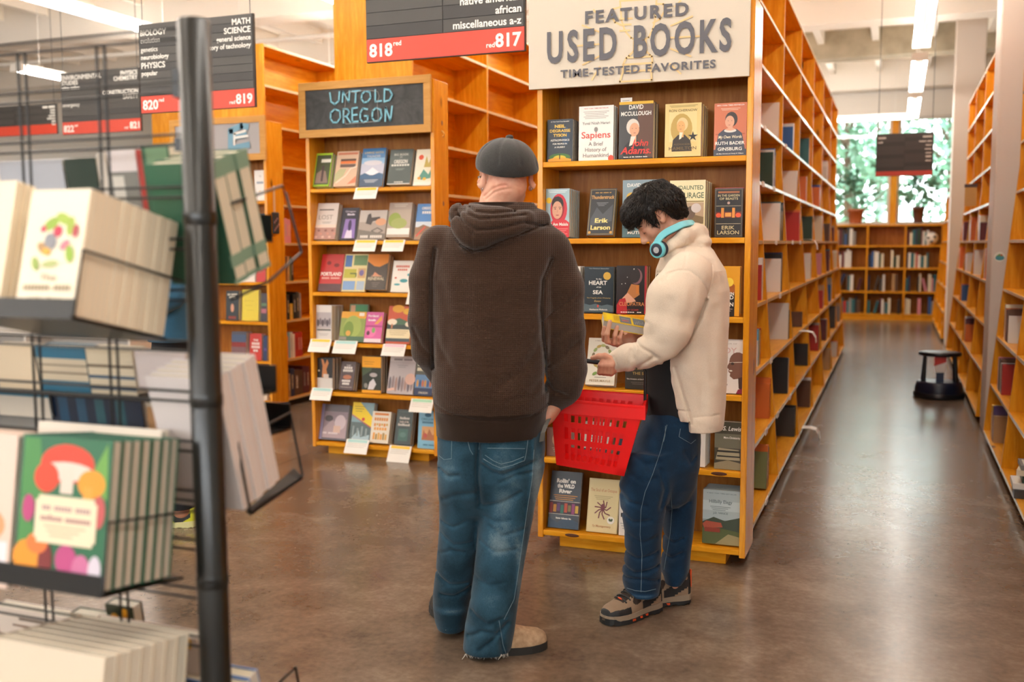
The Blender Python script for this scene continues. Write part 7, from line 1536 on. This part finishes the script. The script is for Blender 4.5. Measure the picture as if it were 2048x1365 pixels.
# deep collar under the rim
mb = MB(); CT = [loc(q) for q in BT]; cx_ = sum(CT, Vector())/4
dz = (tl-bl).normalized()
for i in range(4):
    a, c_ = CT[i], CT[(i+1) % 4]; o1, o2 = (a-cx_), (c_-cx_); o1.z = o2.z = 0
    A0, A1 = a+o1*.035+Vector((0,0,.004)), c_+o2*.035+Vector((0,0,.004)); B0, B1 = A0-Vector((0,0,.052)), A1-Vector((0,0,.052)); I0, I1 = a-o1*.01+Vector((0,0,.004)), c_-o2*.01+Vector((0,0,.004))
    mb.add([A0, A1, B1, B0, I0, I1], [(0,3,2,1), (0,1,5,4)]); mb.add([B0, B1, B1-o2*.035, B0-o1*.035], [(0,3,2,1)])
mb.build('rim', RED, bas)
hl, hr = bpt(1118, 716, FF+.065), bpt(1290.5, 736, FF+.055); sl_, sr_ = (BT[0]+BT[3])/2, (BT[1]+BT[2])/2
HPts = spline([loc(sl_-Vector((0,0,.01))), loc(sl_*.3+hl*.7), loc(hl+(hr-hl)*.03), loc(hl+(hr-hl)*.5), loc(hr+(hl-hr)*.02), loc(sr_*.3+hr*.7), loc(sr_-Vector((0,0,.01)))], 6)
HPts = [loc(sl_-Vector((0,0,.01))), loc(hl-Vector((0,0,.012))), loc(hl+(hr-hl)*.03), loc(hr+(hl-hr)*.03), loc(hr-Vector((0,0,.012))), loc(sr_-Vector((0,0,.01)))]
MB().tube(HPts, .0062, 10).build('handle', BLK, bas); MB().tube([q+ey*.014+Vector((0,0,-.002)) for q in HPts], .0052, 10).build('handle', BLK, bas)
MB().tube([loc(hl+(hr-hl)*.2), loc(hl+(hr-hl)*.8)], .0085, 12).build('grip', BLK, bas)
# hiking shoes
TAN = mat('shoe_tan', '#8f7862', .8); TOE = mat('shoe_rubber', '#1c1e20', .6); MESH = mat('shoe_mesh', '#33261f', .9); OLV = mat('shoe_olive', '#3c3f33', .8); MID = mat('shoe_midsole', '#93826f', .7); ORG = mat('shoe_orange', '#d9501e', .6)
def hmi(s, a):
    e = abs(a-.5)*2
    if s < .045 or (e > .60+.5*max(s-.12, 0) and s < .34): return 1
    if .26 < s < .55 and e < .26: return 2
    if ((s-.49)/.10)**2+((e-.60)/.21)**2 < 1: return 2
    if s > .56 and abs(e-(.98-.75*(s-.56))) < .13 and s < .93: return 1
    if s > .93: return 1
    if ((s-.80)/.13)**2+((e-.36)/.30)**2 < 1: return 3
    return 0
def orange_bits(root, w, h, base, Ln):
    MB().box(-.006, .006, Ln-.002, Ln+.004, .06, .13).build('pull_tab', ORG, root)
    lb = MB()
    for s in (.36, .5, .62): lb.box(w(s)-.002, w(s)+.006, s*Ln-.008, s*Ln+.008, .008, .016); lb.box(-w(s)-.006, -w(s)+.002, s*Ln-.008, s*Ln+.008, .008, .016)
    lb.build('sole_insert', ORG, root)
    MB().tube([(-.012, .30*Ln, h(.30)+.002), (0, .285*Ln, h(.29)+.004), (.012, .30*Ln, h(.30)+.002)], .0035, 6).build('lace_loop', ORG, root)
hike = dict(prof=([0,.03,.1,.22,.34,.46,.58,.7,.85,.96,1],[.034,.055,.066,.072,.084,.104,.124,.128,.128,.126,.11]), sole=(.036,.034,.042), mats=[TAN, TOE, MESH, OLV], mi=hmi,
            layers=[('outsole', TOE, lambda s: .0+.004*abs(s-.5), lambda s: .018+.008*(s < .1), .006, .006), ('midsole', MID, lambda s: .016, lambda s: .036+.012*max(s-.5, 0), .004, 0)], lace=(TOE, .30, .52, 5), extra=[orange_bits])
shoe(body, None, (.338-.55, 3.605-3.78), (-.81, -.585), .285, .108, hike)
shoe(body, None, (.425-.55, 3.79-3.78), (-.98, -.2), .285, .106, hike)

# ------------------------------------------------------------------ a third visitor, mostly hidden behind the rack
c = Person('person', 'person in blue denim shirt and yellow sneakers, mostly hidden behind the wire rack', -1.64, 4.86)
L = c.L
sd = SDF(axis(-.36, .36, .009, ), axis(-.3, .3, .009), axis(0, 1.75, .012, [(1.3, 1.75, .006)]))
TC = Matrix.Translation(L(338, 412, 0)) @ Matrix.Rotation(R_(85), 4, 'Z') @ Matrix.Rotation(R_(-20), 4, 'X')
HPc = head(sd, TC, .98); chain(sd, [HPc(0,-2,-4), tuple(L(348, 470, 0)), tuple(L(348, 490, 0))], [.055,.056,.07], .02)
sd.put(loft(c.secs([(485,320,376,.10),(520,310,386,.15),(640,312,384,.12),(760,318,380,.12)])), .03)
chain(sd, [L(350,510,-.16), L(342,590,-.2), L(300,615,-.18)], [.05,.04,.028], .02); chain(sd, [L(300,615,-.18), L(286,616,-.18)], [.028,.026], .01)
for i in range(4): q = L(280, 610+4*i, -.18); chain(sd, [q, q+np.array([-.03,-.006,-.004]), q+np.array([-.045,.01,-.012])], [.0095,.009,.008], .004)
chain(sd, [L(286,606,-.18), L(276,602,-.18)], [.011,.009], .005)
chain(sd, [L(350,510,.16), L(342,590,.2), L(300,612,.18), L(284,612,.18)], [.05,.04,.028,.026], .02)
chain(sd, [L(345,760,-.08), L(352,900,-.09), L(362,1020,-.09)], [.075,.055,.042], .03); chain(sd, [L(345,760,.08), L(335,900,.09), L(325,1005,.12)], [.075,.055,.042], .03)
v, f = sd.nets(); body = c.link('person', raw_mesh('person', v, f, SKIN_B), None); tag(body, c.label, 'person')
sd = SDF(axis(-.3, .3, .008), axis(-.34, .34, .008), axis(.85, 1.5, .008))
sd.put(loft(c.secs([(488,322,376,.10),(505,310,388,.17),(540,304,394,.20),(600,304,394,.185),(680,303,396,.18)]), 2.2), .02)
chain(sd, [L(352,515,-.17), L(342,592,-.21), L(308,614,-.18)], [.075,.062,.05], .02); chain(sd, [L(352,515,.17), L(342,592,.21), L(308,612,.18)], [.075,.062,.05], .02)
sd.crease([L(309,600,-.2), L(308,640,-.2), L(310,680,-.2)], .008, .01, -.4, .1); sd.wobble(.003, 34, 5)
v, f = sd.nets(); c.link('denim_shirt', raw_mesh('denim_shirt', v, f, DEN_3), body)
sd = SDF(axis(-.26, .26, .008), axis(-.26, .26, .008), axis(.08, 1.02, .008))
sd.put(loft(c.secs([(650,310,390,.15),(720,308,392,.16),(790,310,390,.15)])), .02)
sd.put(loft(c.secs([(780,312,388,.10,-.07),(900,322,386,.085,-.085),(1015,338,390,.075,-.09)])), .02); sd.put(loft(c.secs([(780,306,384,.10,.07),(900,300,372,.085,.085),(1005,296,352,.075,.12)])), .02); sd.wobble(.0025, 36, 6)
v, f = sd.nets(); c.link('trousers', raw_mesh('trousers', v, f, mat('black_trousers', '#14161b', .9)), body)
sd = SDF(axis(-.17, .15, .007), axis(-.12, .12, .007), axis(1.45, 1.78, .007)); Rc = TC.to_3x3().to_4x4()
q = TC @ Vector((0,-.015,.05)); sd.put(el(q, (.085,.104,.088), Rc), .02); Tn = np.array(TC.inverted())
sd.cut(lambda X, Y, Z: (np.interp(Tn[1,0]*X+Tn[1,1]*Y+Tn[1,2]*Z+Tn[1,3], [-.1,-.02,.03,.05,.1], [-.06,0,-.0,.05,.05])-(Tn[2,0]*X+Tn[2,1]*Y+Tn[2,2]*Z+Tn[2,3]))*.8); sd.wobble(.003, 90, 3)
v, f = sd.nets(); c.link('hair', raw_mesh('hair', v, f, HAIR), body)
YEL = mat('sneaker_yellow', '#c9cc1e', .6); YS = mat('sneaker_sole', '#d8d59a', .6); BLS = mat('sneaker_black', '#1c1d1a', .6)
snk = dict(prof=([0,.03,.1,.25,.4,.55,.7,.85,.95,1],[.03,.05,.06,.068,.085,.105,.10,.09,.11,.10]), sole=(.022,.024,.032), mats=[YEL, BLS, YS], mi=lambda s, a: 1 if (.5 < s < .9 and abs(abs(a-.5)*2-(.95-1.1*abs(s-.7))) < .12) else 0,
           layers=[('sole', YS, lambda s: .0, lambda s: .026+.02*max(s-.6, 0), .005, .003)], lace=(BLS, .3, .5, 4))
q = onz(392, 1056); uH, vH = q@R3-c.u0, q@F3-c.D
shoe(body, None, (uH-.285, vH+.03), (-1, -.02), .285, .10, snk); shoe(body, None, (uH-.285-.10, vH+.26), (-.98, .1), .285, .10, snk)
# ------------------------------------------------------------------ leave out the repeats of which nothing can be seen
def hidden(o, dg, n_=3):
    M = o.matrix_world; bb = [Vector(c) for c in o.bound_box]; lo, hi = bb[0], bb[6]
    own = {o.name} | {c.name for c in o.children}
    for ax in range(3):
        for sd_ in (0, 1):
            for i in range(n_):
                for j in range(n_):
                    q = [0, 0, 0]; a, b_ = [k for k in range(3) if k != ax]
                    q[ax] = hi[ax] if sd_ else lo[ax]; q[a] = lo[a]+(hi[a]-lo[a])*(i+.5)/n_; q[b_] = lo[b_]+(hi[b_]-lo[b_])*(j+.5)/n_
                    p = M @ Vector(q)
                    if not in_view(p, 0): continue
                    d = p-Vector(C0); L_ = d.length; h = SC.ray_cast(dg, Vector(C0), d/L_, distance=L_+.01)
                    if h[0] and h[4].name in own: return False
    return True
dg = bpy.context.evaluated_depsgraph_get(); dg.update()
gone = [o for o in ALLB if hidden(o, dg)]
for o in gone:
    for ch in list(o.children): bpy.data.objects.remove(ch)
    bpy.data.objects.remove(o)
ALLB = [o for o in ALLB if o not in gone]
def area(o):
    P = [proj(o.matrix_world @ Vector(c)) for c in o.bound_box]; xs = [min(max(p[0], 0), IW) for p in P]; ys_ = [min(max(p[1], 0), IH) for p in P]
    return (max(xs)-min(xs))*(max(ys_)-min(ys_))
rest = sorted(ALLB, key=area)[:max(0, len(ALLB)-310)]; rest = [o for o in rest if o.data == SPM]
if rest:   # the farthest, smallest spines become one mass
    V, Fc, Mi, Cl = [], [], [], []
    for o in rest:
        k = len(V); V += [tuple(o.matrix_world @ q.co) for q in SPM.vertices]
        for p_ in SPM.polygons: Fc.append(tuple(i+k for i in p_.vertices)); Mi.append(p_.material_index)
        Cl += [tuple(o.color)]*len(SPM.vertices)
    me = bpy.data.meshes.new('books'); me.from_pydata(V, [], Fc); mm_ = mat('book_mass', '#888888', .42); n = NT(mm_); a_ = n.n('ShaderNodeAttribute', attribute_name='tint'); n.l(a_.outputs['Color'], n.b.inputs['Base Color'])
    me.materials.append(mm_); me.materials.append(PAPER); me.polygons.foreach_set('material_index', Mi)
    at = me.attributes.new('tint', 'FLOAT_COLOR', 'POINT'); at.data.foreach_set('color', np.array(Cl, np.float32).ravel())
    tag(link('books', me), 'many small far books on the receding aisle shelves and under the windows', 'books', kind='stuff')
    for o in rest: bpy.data.objects.remove(o)
